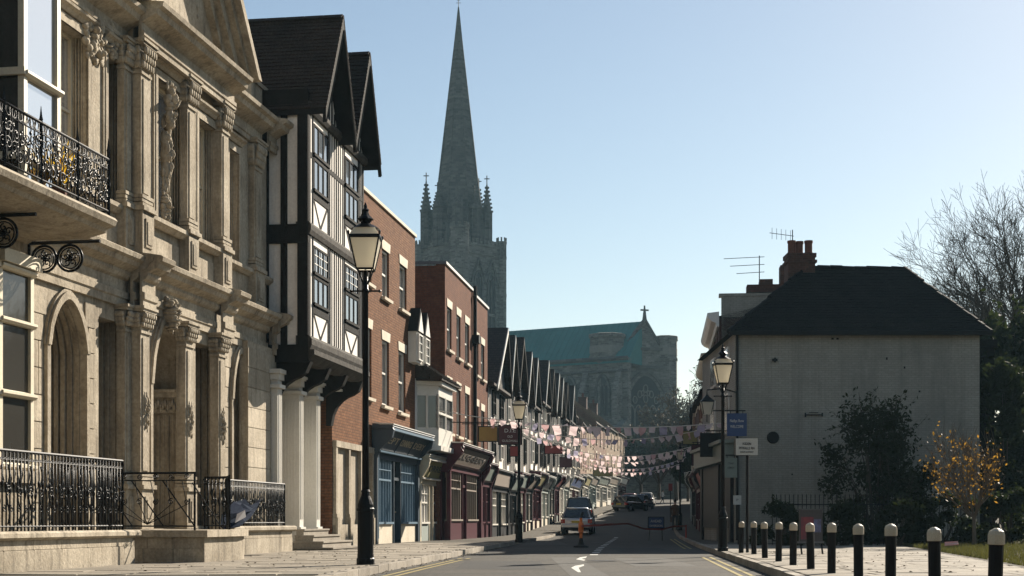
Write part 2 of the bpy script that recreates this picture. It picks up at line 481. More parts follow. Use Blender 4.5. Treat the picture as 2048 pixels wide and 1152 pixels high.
def lettering(text, size, parent, mt, origin, xdir, updir, name='lettering', depth=.006, width=None):
    cu = bpy.data.curves.new(name, 'FONT')
    cu.body = text; cu.size = size; cu.align_x = 'CENTER'; cu.align_y = 'CENTER'
    cu.extrude = depth; cu.resolution_u = 2
    to = bpy.data.objects.new(name, cu); C.objects.link(to)
    bpy.context.view_layer.update()
    me = bpy.data.meshes.new_from_object(to.evaluated_get(bpy.context.evaluated_depsgraph_get()))
    bpy.data.objects.remove(to); bpy.data.curves.remove(cu)
    me.name = name
    me.materials.clear(); me.materials.append(M[mt])
    x = Vector(xdir).normalized(); u = Vector(updir).normalized(); n = x.cross(u)
    xs = [v.co.x for v in me.vertices] or [0, 1]
    k = width / max(1e-6, max(xs) - min(xs)) if width else 1.0
    for v in me.vertices:
        c = v.co.copy()
        v.co = Vector(origin) + x * c.x * k + u * c.y + n * c.z
    me.update()
    return obj(name, me, parent)
class Fac:
    """a street front: a vertical plane through one surveyed point, heading for a vanishing point"""
    def __init__(s, vpx=None, px=None, Y=None, slope=None, X=None, z=0.0):
        sl_ = slope if slope is not None else (vpx - 1024) / F
        s.x0 = X if X is not None else (px - 1024) / F * Y
        s.y0 = Y; s.z0 = z
        a = math.atan(sl_); s.dx, s.dy = math.sin(a), math.cos(a)
        s.nx, s.ny = s.dy, -s.dx
        s.rz = math.atan2(s.dy, s.dx)
    def t(s, px, o=0.0):
        k = (px - 1024) / F
        return (k * (s.y0 + o * s.ny) - s.x0 - o * s.nx) / (s.dx - k * s.dy)
    def Y(s, t, o=0.0): return s.y0 + t * s.dy + o * s.ny
    def z(s, px, py, o=0.0): return EYE - (py - HOR) / F * s.Y(s.t(px, o), o) - s.z0
    def w(s, t, o=0.0, z=0.0): return (s.x0 + t * s.dx + o * s.nx, s.y0 + t * s.dy + o * s.ny, z + s.z0)
    def thing(s, name, label, cat, group=None): return thing(name, label, cat, (s.x0, s.y0, s.z0), s.rz, group)
def arch_pts(ta, tb, zs, za, n=10, point=1.0):
    """curve from left springing over the crown to the right springing; point>1 gives a pointed crown"""
    c = (ta + tb) / 2; h = (tb - ta) / 2
    out = []
    for i in range(n + 1):
        u = -1 + 2 * i / n
        out.append((c + u * h, zs + (za - zs) * max(0.0, 1 - abs(u) ** (2 if point == 1 else 1.7)) ** (.5 if point == 1 else .62)))
    return out
def wall(mb, t0, t1, z0, z1, of, ob, ops):
    """wall slab with openings (ta, tb, za, zb[, spring]) ; spring gives an arched head"""
    ops = sorted(ops); cur = t0
    for op in ops:
        ta, tb, za, zb = op[:4]
        if ta > cur: mb.fb(cur, ta, of, ob, z0, z1)
        if za > z0: mb.fb(ta, tb, of, ob, z0, za)
        if len(op) > 4:
            p = arch_pts(ta, tb, op[4], zb, 12, op[5] if len(op) > 5 else 1.0)
            for (a, b_), (c, d) in zip(p, p[1:]):
                mb.prism([(a, b_), (c, d), (c, z1), (a, z1)], lambda t, z, o: (t, -o, z), of, ob)
        elif zb < z1: mb.fb(ta, tb, of, ob, zb, z1)
        cur = tb
    if cur < t1: mb.fb(cur, t1, of, ob, z0, z1)
def sash(parent, ta, tb, za, zb, o, cols=1, rows=2, mt='white_paint', glass='glass', bar=.03, frame=.06, spring=None, name='window'):
    """a glazed window: frame part with pane sub-part; o is the plane of the glass"""
    m = MB()
    m.fb(ta, ta + frame, o - .03, o + .06, za, zb); m.fb(tb - frame, tb, o - .03, o + .06, za, zb)
    m.fb(ta + frame, tb - frame, o - .03, o + .06, za, za + frame); m.fb(ta + frame, tb - frame, o - .03, o + .06, zb - frame, zb)
    for i in range(1, cols):
        c = ta + (tb - ta) * i / cols; m.fb(c - bar / 2, c + bar / 2, o - .02, o + .035, za + frame, zb - frame)
    for i in range(1, rows):
        c = za + (zb - za) * i / rows; k = bar * (1.6 if rows == 2 else 1)
        m.fb(ta + frame, tb - frame, o - .022, o + .045, c - k / 2, c + k / 2)
    w = m.build(name, mt, parent)
    MB().fb(ta + frame * .4, tb - frame * .4, o - .02, o, za + frame * .4, zb - frame * .4).build('pane', glass, w)
    return w
# ------------------------------------------------------------------ terrain, road, pavements
def road_z(y):
    if y < 68: return 0.0
    if y < 84: return .028 * (y - 68) ** 2 / 32
    return .028 * (y - 76)
LK = [(-3.6, 2), (-2.18, 23.9), (-1.39, 33.8), (-.6, 44), (1.35, 66), (3.05, 85), (5.2, 104), (9.6, 140), (15, 185), (21, 235)]    # left kerb
RK = [(2.4, 2), (4.06, 22.8), (5.05, 35.2), (5.95, 46.5), (7.63, 64.9), (9.5, 85), (11.6, 104), (16, 140), (21.4, 185), (27.5, 235)]
def lerp_line(pts, y):
    for (xa, ya), (xb, yb) in zip(pts, pts[1:]):
        if y <= yb: return xa + (xb - xa) * (y - ya) / (yb - ya)
    return pts[-1][0]
YS = [2, 8, 14, 18, 21, 24, 27, 30, 33, 36, 40, 44, 50, 56, 62, 66, 70, 74, 78, 82, 86, 92, 98, 104, 112, 120, 130, 140, 150, 160, 172, 185, 200, 218, 235]
def strip(name, mt, fa, fb_, z, ys=YS, sub=1, thick=None):
    """sheet between two lines x=fa(y), x=fb(y), following the road's rise"""
    b = MB(); n = len(ys)
    for y in ys:
        for k in range(sub + 1):
            x = fa(y) + (fb_(y) - fa(y)) * k / sub
            b.v.append((x, y, road_z(y) + z))
    for i in range(n - 1):
        for k in range(sub):
            a = i * (sub + 1) + k
            b.f.append((a, a + 1, a + sub + 2, a + sub + 1))
    o = b.build(name, mt)
    return tag(o, kind='structure')
gm = MB()
gx = [-290, -60, -30, -12, -6, 0, 6, 12, 20, 40, 80, 290]
gy = [-60, -20, 0, 20, 40, 60, 68, 76, 84, 100, 120, 140, 160, 180, 200, 240, 300, 400, 560]
for y in gy:
    for x in gx: gm.v.append((x, y, road_z(min(y, 240)) - .06))
for i in range(len(gy) - 1):
    for k in range(len(gx) - 1):
        a = i * len(gx) + k; gm.f.append((a, a + 1, a + len(gx) + 1, a + len(gx)))
tag(gm.build('ground', 'soil'), kind='structure')
strip('road', 'asphalt', lambda y: lerp_line(LK, y) - .05, lambda y: lerp_line(RK, y) + .05, 0.0, sub=2)
PAV = .12
left_pav = strip('pavement_left', 'paving_bed', lambda y: lerp_line(LK, y) - (6 if y < 60 else 9), lambda y: lerp_line(LK, y) - .12, PAV)
right_pav = strip('pavement_right', 'paving_bed', lambda y: lerp_line(RK, y) + .12, lambda y: (8.0 + .17 * (y - 21.6)) if y < 45 else lerp_line(RK, y) + 6.5, PAV)
# kerb stones: one piece each, following the kerb lines
def kerb(parent, pts, side, y0, y1):
    y = y0; r = random.Random(3 if side < 0 else 4)
    while y < y1:
        L = r.uniform(.85, 1.05) * (1 if y < 60 else 2.5)
        xa, xb = lerp_line(pts, y), lerp_line(pts, y + L)
        ang = math.atan2(L, xb - xa)
        cx, cy = (xa + xb) / 2, y + L / 2
        zz = road_z(cy)
        o = piece('kerb_stone', 'kerb_stone', parent, -L / 2 + .006, L / 2 - .006, -.075, .075, -.08, PAV + .006 + r.uniform(-.006, .006))
        o.location = (cx + side * .06, cy, o.location[2] + zz)
        o.rotation_euler = (r.uniform(-.01, .01), 0, ang + r.uniform(-.006, .006))
        y += L
kerb(left_pav, LK, -1, 17, 125); kerb(right_pav, RK, 1, 17, 125)
# flagstones
def flags(parent, x_in, x_out, y0, y1, seed, zt=PAV):
    r = random.Random(seed); y = y0; n = 0
    while y < y1:
        d = r.choice([.5, .6, .6, .75]) * (1 + max(0, y - 30) * .03)
        a, b = x_in(y + d / 2), x_out(y + d / 2)
        x = a + r.uniform(0, .4)
        lo = a
        while lo < b - .2:
            w = r.uniform(.65, 1.15) * (1 + max(0, y - 30) * .02)
            hi = min(b, lo + w)
            if b - hi < .3: hi = b
            o = piece('paving_slab', 'paving', parent, lo + .009, hi - .009, y + .009, y + d - .009, zt - .03, zt + .012 + r.uniform(-.004, .004),
                      (r.uniform(-.006, .006), r.uniform(-.006, .006), 0))
            n += 1
            lo = hi
        y += d
    return n
flags(left_pav, lambda y: max(-6.9 + .1745 * (y - 21), -6.9) if y < 31 else -5.3 + .147 * (y - 35), lambda y: lerp_line(LK, y) - .15, 19.5, 47, 5)
flags(right_pav, lambda y: lerp_line(RK, y) + .15, lambda y: 7.75 + .17 * (y - 21.6), 19, 44, 6)
# painted lines: flat sheets just above the road
def decal(name, pts, mt, z=.005):
    b = MB(); b.v = [(x, y, road_z(y) + z) for x, y in pts]; b.f = [tuple(range(len(pts)))]
    o = b.build(name, mt, bpy.data.objects['road'])
    return o
def at_road(px, py, z=0.0):
    Y = F * (EYE - z) / (py - HOR); return ((px - 1024) / F * Y, Y)
decal('centre_dash', [at_road(*p) for p in ((1142, 1136), (1150, 1132), (1168, 1129), (1168, 1132), (1157, 1136), (1162, 1145), (1156, 1145))], 'road_paint')
decal('centre_dash', [at_road(*p) for p in ((1152, 1119), (1160, 1115), (1174, 1113), (1172, 1116), (1163, 1118), (1171, 1120), (1168, 1122))], 'road_paint')
y = 36.0
while y < 72:
    L = .8 + (y - 37) * .02
    def cx(yy): return (lerp_line(LK, yy) + lerp_line(RK, yy)) / 2 + .08
    decal('centre_dash', [(cx(y) - .1, y), (cx(y) + .1, y), (cx(y + L) + .1, y + L), (cx(y + L) - .1, y + L)], 'road_paint')
    y += L + 1.5 + (y - 37) * .05
for off in (.28, .46):
    for pts, sd, ya, yb in ((LK, 1, 17, 33), (RK, -1, 17, 34), (RK, -1, 44, 68)):
        ys = [ya + (yb - ya) * i / 6 for i in range(7)]
        p = [(lerp_line(pts, q) + sd * off, q) for q in ys] + [(lerp_line(pts, q) + sd * (off + .07), q) for q in reversed(ys)]
        for i in range(6):
            decal('yellow_line', [p[i], p[i + 1], p[12 - i], p[13 - i]], 'yellow_paint')

# lawn on the right, slightly humped
lw = MB(); ly_ = [8, 14, 20, 24, 28, 32, 36, 40, 44, 48.5]; nx_ = 9
for y in ly_:
    xa = 7.95 + .17 * (y - 21.6)
    for k in range(nx_):
        f_ = k / (nx_ - 1); lw.v.append((xa + f_ * 22, y, PAV + (.02 if k else -.1) + .22 * f_ ** .7 + .03 * math.sin(y * 1.3 + k * 2)))
for i in range(len(ly_) - 1):
    for k in range(nx_ - 1): a = i * nx_ + k; lw.f.append((a, a + 1, a + nx_ + 1, a + nx_))
tag(lw.build('lawn', 'soil'), kind='structure')
gb = MB(); r = random.Random(77)
for i in range(26000):
    y = 20 + 24 * r.random() ** .8; f_ = r.random() ** 1.6
    x = 7.98 + .17 * (y - 21.6) + f_ * 12; z = PAV + .02 + .22 * (f_ * 12 / 22) ** .7 - .03
    h = r.uniform(.04, .11); w = r.uniform(.006, .012); th = r.uniform(0, 3.14); c, s_ = math.cos(th) * w, math.sin(th) * w
    lx_, ly2 = r.gauss(0, .03), r.gauss(0, .03)
    gb.v += [(x - c, y - s_, z), (x + c, y + s_, z), (x + lx_, y + ly2, z + h + .03)]; n = len(gb.v); gb.f.append((n - 3, n - 2, n - 1))
gme = bpy.data.meshes.new('grass'); gme.from_pydata(gb.v, [], gb.f); gme.materials.append(M['grass'])
tag(obj('grass', gme), 'short rough grass on the lawn at the lower right', 'grass', kind='stuff')
# wear on the carriageway: repaired patches, covers, gully
mat('asphalt_patch', (.062, .060, .057), .92, (.045, .044, .042), 1.5, .8, .3, .6, 90, .008, .12)
mat('asphalt_pale', (.108, .103, .094), .92, (.08, .077, .07), 1.5, .8, .3, .6, 90, .008, .12)
for k, (xa, xb, ya_, yb_, mt) in enumerate(((-1.0, .6, 25.5, 30.5, 'asphalt_patch'), (2.3, 3.5, 27, 33, 'asphalt_pale'), (.9, 1.5, 20, 34, 'asphalt_pale'), (3.0, 4.6, 40, 46, 'asphalt_patch'), (.2, 2.0, 52, 60, 'asphalt_pale'), (-.9, 1.2, 38.5, 41, 'asphalt_patch'))):
    q = []
    rr = random.Random(k)
    for i in range(6): q.append((xa + (xb - xa) * i / 5, ya_ + rr.uniform(-.15, .15)))
    for i in range(6): q.append((xb - (xb - xa) * i / 5, yb_ + rr.uniform(-.15, .15)))
    decal('road_patch', q, mt, .002)
for x, y, r_ in ((1.9, 30.8, .32), (.3, 45, .32), (3.4, 57, .3)):
    decal('manhole_cover', [(x + r_ * math.cos(i * .5236), y + r_ * math.sin(i * .5236)) for i in range(12)], 'iron_dull', .006)
decal('gully_grate', [(-1.3, 31.6), (-.95, 31.6), (-.93, 32.1), (-1.28, 32.1)], 'iron_dull', .006)
# ------------------------------------------------------------------ the ornate limestone building, left foreground
S = Fac(vpx=1530, px=0, Y=22.9)
bank = S.thing('stone_building', 'ornate honey limestone building with pilasters, arches and steep pediment on the far left', 'building')
T0, T1 = -4.5, 12.85
BO = .16                                     # central bay stands this far forward
B0, B1 = S.t(282, BO + .16), S.t(457, BO + .16)
# openings of the plain wall (along, along, bottom, top[, springing, pointed])
gA = (S.t(93), S.t(166), .75, S.z(135, 600), S.z(135, 700), 2)
gR = (S.t(197), S.t(238), .75, S.z(220, 640))
gA2 = (S.t(453) + .25, S.t(490), .75, S.z(470, 705), S.z(470, 800), 2)
uW1 = (S.t(117), S.t(172), 6.75, S.z(150, 62))
uW2 = (S.t(212), S.t(244), 6.75, S.z(228, 118))
uW3 = (S.t(452) + .1, S.t(470) + .15, 6.75, S.z(462, 300))
m = MB()
wall(m, T0, B0 - .002, 0, 5.3, 0, -1.0, [gA, gR])
wall(m, B1 + .002, T1, 0, 5.3, 0, -1.0, [gA2])
wall(m, T0, B0 - .002, 5.3, 10.0, 0, -1.0, [uW1, uW2])
wall(m, B1 + .002, T1, 5.3, 10.0, 0, -1.0, [uW3])
m.fb(T0, T1, -1.0, -6.0, 0, 9.9)
m.build('wall', 'limestone', bank)
# central bay
dA = (S.t(299, BO), S.t(369, BO), .7, S.z(333, 632, BO), S.z(333, 775, BO), 2)
dR = (S.t(391, BO), S.t(434, BO), .75, S.z(410, 690, BO))
cW1 = (S.t(312, BO), S.t(368, BO), 6.75, S.z(340, 175, BO))
cW2 = (S.t(394, BO), S.t(430, BO), 6.75, S.z(412, 248, BO))
m = MB()
wall(m, B0, B1, 0, 5.3, BO, -1.4, [dA, dR])
wall(m, B0, B1, 5.3, 10.6, BO, -1.0, [cW1, cW2])
m.build('central_bay', 'limestone', bank)
# deep reveals: stepped jamb mouldings on the far side of every opening
def jamb(op, of, depth, steps=6, z0=None):
    b = MB(); ta, tb, za, zb = op[:4]
    zt = op[4] if len(op) > 4 else zb
    for i in range(steps):
        o0 = of - .06 - depth * i / steps; w = .035 + .05 * ((i * 37) % 5) / 5 + .035 * i
        b.fb(tb - w * .55, tb - .001, o0 - depth / steps * .62, o0, za, zt)
        b.fb(ta + .001, ta + w * .3, o0 - depth / steps * .62, o0, za, zt)
        if len(op) > 4:
            p = arch_pts(ta, tb, zt, zb, 14, 2); q = arch_pts(ta + w * .3, tb - w * .55, zt, zb - w * .5, 14, 2)
            for k in range(14):
                b.prism([p[k], p[k + 1], q[k + 1], q[k]], lambda t, z, o: (t, -o, z), o0 - depth / steps * .62, o0)
    return b
for op, of, d in ((gA, 0, .75), (gR, 0, .7), (gA2, 0, .75), (dR, BO, .9)):
    jamb(op, of, d).build('jamb_moulding', 'limestone', bank)
for op, of, d in ((uW1, 0, .22), (uW2, 0, .22), (uW3, 0, .22), (cW1, BO, .24), (cW2, BO, .22)):
    jamb(op, of, d, 5).build('jamb_moulding', 'limestone', bank)
for op, of in ((uW1, 0), (uW2, 0), (uW3, 0), (cW1, BO), (cW2, BO)):
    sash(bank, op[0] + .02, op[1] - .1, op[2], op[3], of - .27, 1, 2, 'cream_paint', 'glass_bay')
for op, of in ((gA, 0), (gR, 0), (gA2, 0), (dR, BO)):
    ww = sash(bank, op[0] + .02, op[1] - .1, op[2], op[3] - .05, of - .86, 2, 3, 'cream_paint')
# hood moulds over arches, architraves round upper windows
def hood(op, of, w=.11, d=.1):
    b = MB(); p = arch_pts(op[0], op[1], op[4], op[3], 16, 2); q = arch_pts(op[0] - w, op[1] + w, op[4], op[3] + w * 1.25, 16, 2)
    for k in range(16):
        b.prism([p[k], p[k + 1], q[k + 1], q[k]], lambda t, z, o: (t, -o, z), of, of + d)
        r = arch_pts(op[0] - w * 1.35, op[1] + w * 1.35, op[4], op[3] + w * 1.7, 16, 2)
        b.prism([q[k], q[k + 1], r[k + 1], r[k]], lambda t, z, o: (t, -o, z), of, of + d * .55)
    for t in (op[0] - w, op[1]):
        b.fb(t, t + w, of, of + d * .8, op[2], op[4])
    return b
for op, of in ((gA, 0), (gA2, 0), (dA, BO)):
    hood(op, of).build('hood_mould', 'limestone', bank)
for op, of in ((uW1, 0), (uW2, 0), (uW3, 0), (cW1, BO), (cW2, BO)):
    b = MB(); ta, tb, za, zb = op[:4]
    for w, d in ((.1, .05), (.17, .035)):
        b.fb(ta - w, ta, of, of + d, za, zb); b.fb(tb, tb + w, of, of + d, za, zb); b.fb(ta - w, tb + w, of, of + d + .002, zb, zb + w)
    b.mould(ta - .2, tb + .2, [(of, zb + .2), (of + .06, zb + .2), (of + .1, zb + .26), (of + .16, zb + .3), (of + .17, zb + .34), (of, zb + .37)])
    b.build('architrave', 'limestone', bank)
# doorway recess: back wall, impost with carved capital, inner pier
ta, tb = dA[0], dA[1]
m = MB(); m.fb(ta, tb, -1.3, -1.39, .7, dA[3]); m.build('door_recess', 'limestone', bank)
m = MB()
m.fb(tb - .22, tb - .003, -.5, .1, .7, 3.05); m.fb(tb - .30, tb - .003, -.56, .14, 3.05, 3.12)
m.fb(tb - .26, tb - .003, -.52, .12, 3.12, 3.36); m.fb(tb - .36, tb - .003, -.6, .18, 3.36, 3.46); m.fb(tb - .40, tb - .003, -.62, .22, 3.46, 3.52)
for i in range(5):
    m.fb(tb - .24 - .012 * (i % 2), tb - .1, -.42 + i * .1, -.37 + i * .1, .8, 3.0)
m.build('impost_pier', 'limestone', bank)
m = MB()
for i in range(12): m.blob((tb - .3, -(-.48 + i * .05), 3.2 + .05 * math.sin(i * 2.1)), (.05, .04, .1), 6, 4)
m.build('carved_capital', 'limestone', bank)
m = MB(); m.fb(ta + .1, tb - .3, -1.2, -1.28, .75, 3.3); m.build('door', 'timber_worn', bank)
# carved drapery of upper central window, cartouches, keystone
m = MB(); c = (cW1[0] + cW1[1]) / 2 - .25
m.carve((c, -BO - .1, 9.1), (.16, .2, .5), 26, 11); m.carve((c + .12, -BO + .05, 8.2), (.14, .18, .9), 34, 12); m.carve((c + .1, -BO + .05, 7.1), (.16, .2, .35), 16, 13)
m.build('carved_figure', 'limestone', bank, True)
m = MB(); m.carve((S.t(182), -.03, S.z(182, 75)), (.45, .16, .5), 46, 21); m.carve((S.t(215), -.03, S.z(215, 80)), (.3, .14, .35), 26, 22)
m.build('cartouche', 'limestone', bank, True)
m = MB(); m.carve((S.t(345, BO + .2), -BO - .12, S.z(345, 630, BO + .2)), (.24, .3, .36), 34, 23)
m.build('keystone_cartouche', 'limestone', bank, True)
m = MB(); m.carve((S.t(389, BO + .05), -BO - .02, S.z(389, 20, BO)), (.13, .12, .42), 26, 24)
m.build('pediment_drop', 'limestone', bank, True)
# pilasters of both storeys
def pilaster(t0, t1, o0, o1, z0, z1, cap, orn=None, ped=None):
    b = MB()
    b.fb(t0, t1, o0, o1, z0, z1)
    e = .045
    b.fb(t0 + .07, t1 - .07, o1, o1 + .022, z0 + .25, z1 - .2)
    for zz, k in ((z0 - .02, .07), (z0 + .07, .045), (z0 + .14, .06)):
        b.fb(t0 - k, t1 + k, o0, o1 + k, zz, zz + .065)
    for zz, k in ((z1 - .12, .03), (z1 + cap, .1), (z1 + cap + .05, .13)):
        b.fb(t0 - k, t1 + k, o0, o1 + k, zz, zz + .05)
    b.fb(t0 - .02, t1 + .02, o0, o1 + .02, z1, z1 + cap)
    p = b.build('pilaster', 'limestone', bank)
    k = MB(); r = random.Random(int(t0 * 100))
    n = max(4, int((t1 - t0) / .09))
    for row in range(3):
        for i in range(n + 1):
            x = t0 + (t1 - t0) * i / n
            k.blob((x, -(o1 + .04 + .03 * row), z1 + cap * (.15 + .3 * row)), (.05, .05, cap * .22), 6, 4)
        for i in range(4):
            k.blob((t0 - .03 - .02 * row, -(o0 + (o1 - o0) * (i + .5) / 4), z1 + cap * (.15 + .3 * row)), (.05, .05, cap * .22), 6, 4)
    k.build('capital', 'limestone', p, True)
    if orn:
        k = MB(); k.carve(((t0 + t1) / 2, -o1 - .01, orn), ((t1 - t0) * .3, .09, .42), 24, int(t0 * 77))
        k.build('ornament', 'limestone', p, True)
    if ped:
        k = MB(); k.fb(t0 - .06, t1 + .06, o0, o1 + .06, ped, z0 - .1); k.fb(t0 - .1, t1 + .1, o0, o1 + .11, z0 - .1, z0 - .021)
        k.fb(t0 + .05, t1 - .05, o1 + .06, o1 + .085, ped + .14, z0 - .24); k.fb(t0 + .1, t1 - .1, o1 + .085, o1 + .1, ped + .2, z0 - .3)
        k.build('pedestal', 'limestone', p)
PW = .40
ups = [B0, S.t(374, BO + .15), B1 - PW]
for t in ups: pilaster(t, t + PW, BO, BO + .16, 6.8, 9.4, .42, None, 5.88)
pilaster(B0 - .34, B0 - .02, 0, .14, 6.8, 9.4, .36, None, 5.88); pilaster(B0 - .36, B0 - .02, 0, .16, 1.55, 4.5, .28, None, .7)
for t, w in ((S.t(281, BO + .2), .4), (S.t(371, BO + .2), .4), (S.t(437, BO + .2), .4)):
    pilaster(t, t + w, BO, BO + .2, 1.55, 4.5, .28, 2.9, .7)
t = S.t(507, .12); pilaster(t, t + .5, 0, .14, 6.8, 9.2, .5, None, 5.88)
# rusticated end pier
pa, pb = S.t(497, .22), T1
m = MB(); m.fb(pa, pb, .001, .2, 0, 5.0); m.build('end_pier', 'limestone', bank)
for i in range(10):
    z = .25 + i * .46
    piece('ashlar_block', 'limestone_block', bank, pa - .012, pa + (pb - pa) * .52, -.218, -.18 , z + .008, z + .452)
    piece('ashlar_block', 'limestone_block', bank, pa + (pb - pa) * .52 + .012, pb, -.218, -.18, z + .008, z + .452)
# ashlar on the plain ground-floor wall
def ashlar(t0, t1, z0, z1, ops, seed, h=.45, of=0.0):
    r = random.Random(seed); z = z0; row = 0
    while z < z1 - .1:
        zt = min(z1, z + h); cuts = []
        for op in ops:
            ta, tb, za, zb = op[:4]; w = .16
            if zt <= za or z >= zb + w: continue
            if len(op) > 4 and zt > op[4]:
                c = (ta + tb) / 2; u = max(0.0, 1 - ((max(z, op[4]) - op[4]) / (zb + w - op[4])) ** 1.6); hw = (tb - ta) / 2 * u ** .6 + w
                cuts.append((c - hw, c + hw))
            else: cuts.append((ta - w, tb + w))
        x = t0 - r.uniform(0, .4) - (.3 if row % 2 else 0)
        while x < t1:
            L = r.uniform(.55, .95); segs = [(max(x, t0), min(x + L, t1))]
            for ca, cb in cuts:
                segs = [s for a, b in segs for s in (((a, min(b, ca)), (max(a, cb), b)))]
            for a, b in segs:
                if b - a > .08: piece('ashlar_block', 'limestone_block', bank, a + .010, b - .010, -(of + .028), -(of - .02), z + .010, zt - .010)
            x += L
        z = zt; row += 1
ashlar(S.t(-40), B0 - .05, .7, 4.8, [gA, gR], 31)
ashlar(B1 + .3, pa - .02, .7, 4.8, [gA2], 32)
# plinth, string courses, cornices: separate runs for wall and for the forward bay
lowc = lambda o: [(o - .02, 4.86), (o + .05, 4.86), (o + .05, 5.0), (o + .08, 5.02), (o + .08, 5.14), (o + .03, 5.16), (o + .03, 5.36), (o + .1, 5.4), (o + .14, 5.46), (o + .14, 5.52), (o + .32, 5.6), (o + .36, 5.68), (o + .43, 5.72), (o + .45, 5.8), (o + .40, 5.83), (o - .02, 5.9)]
upc = lambda o: [(o - .02, 9.84), (o + .06, 9.84), (o + .06, 9.94), (o + .09, 9.96), (o + .09, 10.04), (o + .04, 10.05), (o + .04, 10.2), (o + .1, 10.24), (o + .18, 10.28), (o + .34, 10.34), (o + .37, 10.44), (o + .46, 10.48), (o + .48, 10.56), (o - .02, 10.62)]
sill = lambda o: [(o - .02, 6.56), (o + .06, 6.56), (o + .1, 6.6), (o + .16, 6.64), (o + .16, 6.72), (o - .02, 6.76)]
arc = lambda o: [(o - .02, 5.98), (o + .03, 5.98), (o + .03, 6.4), (o - .02, 6.4)]
upl = lambda o: [(a, z - .12) for a, z in upc(o)]
m = MB()
m.mould(T0, B0 - .003, lowc(.02)); m.mould(B1 + .003, T1 - .6, lowc(.02)); m.mould(T1 - .6, T1 + .05, lowc(.22)); m.mould(B0 - .12, B1 - .5, lowc(BO + .02)); m.mould(B1 - .5, B1 + .12, lowc(BO + .2)); m.mould(B0 - .1, B0 + .5, lowc(BO + .2))
m.build('lower_cornice', 'limestone', bank)
m = MB()
m.mould(T0, B0 - .003, upl(.02)); m.mould(B1 + .003, T1 - .9, upl(.02)); m.mould(T1 - .9, T1 + .12, upl(.2)); m.mould(B0 - .15, B1 + .15, upc(BO + .2))
m.build('upper_cornice', 'limestone', bank)
m = MB()
m.mould(T0, B0 - .003, sill(.0)); m.mould(B1 + .003, T1, sill(0)); m.mould(B0, B1, sill(BO + .06))
for a, b in ((S.t(-30), S.t(100)), (S.t(120), B0 - .1), (B0 + .55, ups[1] - .12), (ups[1] + .52, B1 - .55)):
    o = BO if a > B0 else 0
    m.mould(a, b, arc(o))
m.build('sill_course', 'limestone', bank)
# steep pediment over the bay
pz = 10.62; pm = (B0 + B1) / 2; ph = 13.7
m = MB(); m.prism([(B0 - .1, pz - .1), (B1 + .1, pz - .1), (pm, ph - .1)], lambda t, z, o: (t, -o, z), -.6, BO + .1); m.build('tympanum', 'limestone', bank)
m = MB()
for (a, b_, sg) in ((B0 - .6, pm, 1), (B1 + .6, pm, -1)):
    za = pz - .02
    for w0, w1, o1 in ((0, .16, BO + .72), (.16, .3, BO + .55), (.3, .52, BO + .4), (.52, .7, BO + .25)):
        sl_ = (ph + .3 - za) / (b_ - a); L = math.hypot(1, sl_)
        k0, k1 = w0 * L, w1 * L
        q = [(a, za - k0), (b_, ph + .3 - k0), (b_, ph + .3 - k1), (a, za - k1)]
        q = [(t, max(z, pz + .0)) for t, z in q]
        a2 = a + sg * k1 / abs(sl_); a1 = a + sg * k0 / abs(sl_)
        m.prism([(a1, pz), (b_, ph + .3 - k0), (b_, ph + .3 - k1), (a2, pz)], lambda t, z, o: (t, -o, z), -.6, o1)
m.build('raking_cornice', 'limestone', bank)
m = MB(); m.fb(T0, B0 - .2, -.5, -6, 9.9, 10.3); m.fb(B1 + .2, T1 - .9, -.5, -6, 9.9, 10.3)
m.build('roof', 'lead', bank)
m = MB(); m.fb(T1 - 1.2, T1 - .2, -.1, -.9, 10.35, 11.3); m.fb(T1 - 1.25, T1 - .15, -.05, -.95, 11.3, 11.4); m.build('roof_pier', 'limestone', bank)
# canted timber bay window, two levels
def bay(o1, tA, tB, z0, z1, transoms, nm):
    b = MB()
    fr = .1
    for t in (tA, tB - fr): b.fb(t, t + fr, o1 - fr, o1, z0, z1)
    for z in [z0] + transoms + [z1 - .1]:
        b.mould(tA, tB, [(o1 - .1, z), (o1 + .03, z), (o1 + .07, z + .04), (o1 + .07, z + .08), (o1 - .1, z + .13)])
        b.fb(tA - .06, tA - .001, .0, o1 + .04, z + .01, z + .12)
    b.fb(tA - .002, tA + fr, .0, .12, z0, z1); b.fb(tA - .002, tA + fr, o1 * .45 - .05, o1 * .45 + .05, z0, z1)
    b.fb(tA - .05, tB + .05, .001, o1 + .12, z1, z1 + .2)
    b.fb(tB - fr, tB, 0.001, o1 - fr, z0, z1)
    w = b.build(nm, 'cream_paint', bank)
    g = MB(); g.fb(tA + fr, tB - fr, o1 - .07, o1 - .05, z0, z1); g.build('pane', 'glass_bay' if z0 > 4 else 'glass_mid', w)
    g = MB(); g.fb(tA + .04, tA + .06, .1, o1 - fr, z0, z1); g.build('pane', 'glass', w)
    g = MB(); g.fb(tA + .07, tB - .1, .002, o1 - .4, z0, z1 - .1); g.build('room_screen', 'curtain', w)
bay(.9, S.t(48, .9), S.t(121, .9), 5.75, 11.2, [S.z(80, 170, .9), 6.3], 'upper_bay_window')
bay(.32, S.t(-1, .32), S.t(68, .32), 1.65, S.z(40, 535, .32), [S.z(30, 650, .32), S.z(30, 795, .32)], 'lower_bay_window')
m = MB(); m.fb(S.t(-60, .3), S.t(72, .3), .001, .42, 1.45, 1.64); m.fb(S.t(-60, .3), S.t(70, .3), .001, .3, .5, 1.45); m.build('bay_apron', 'limestone', bank)
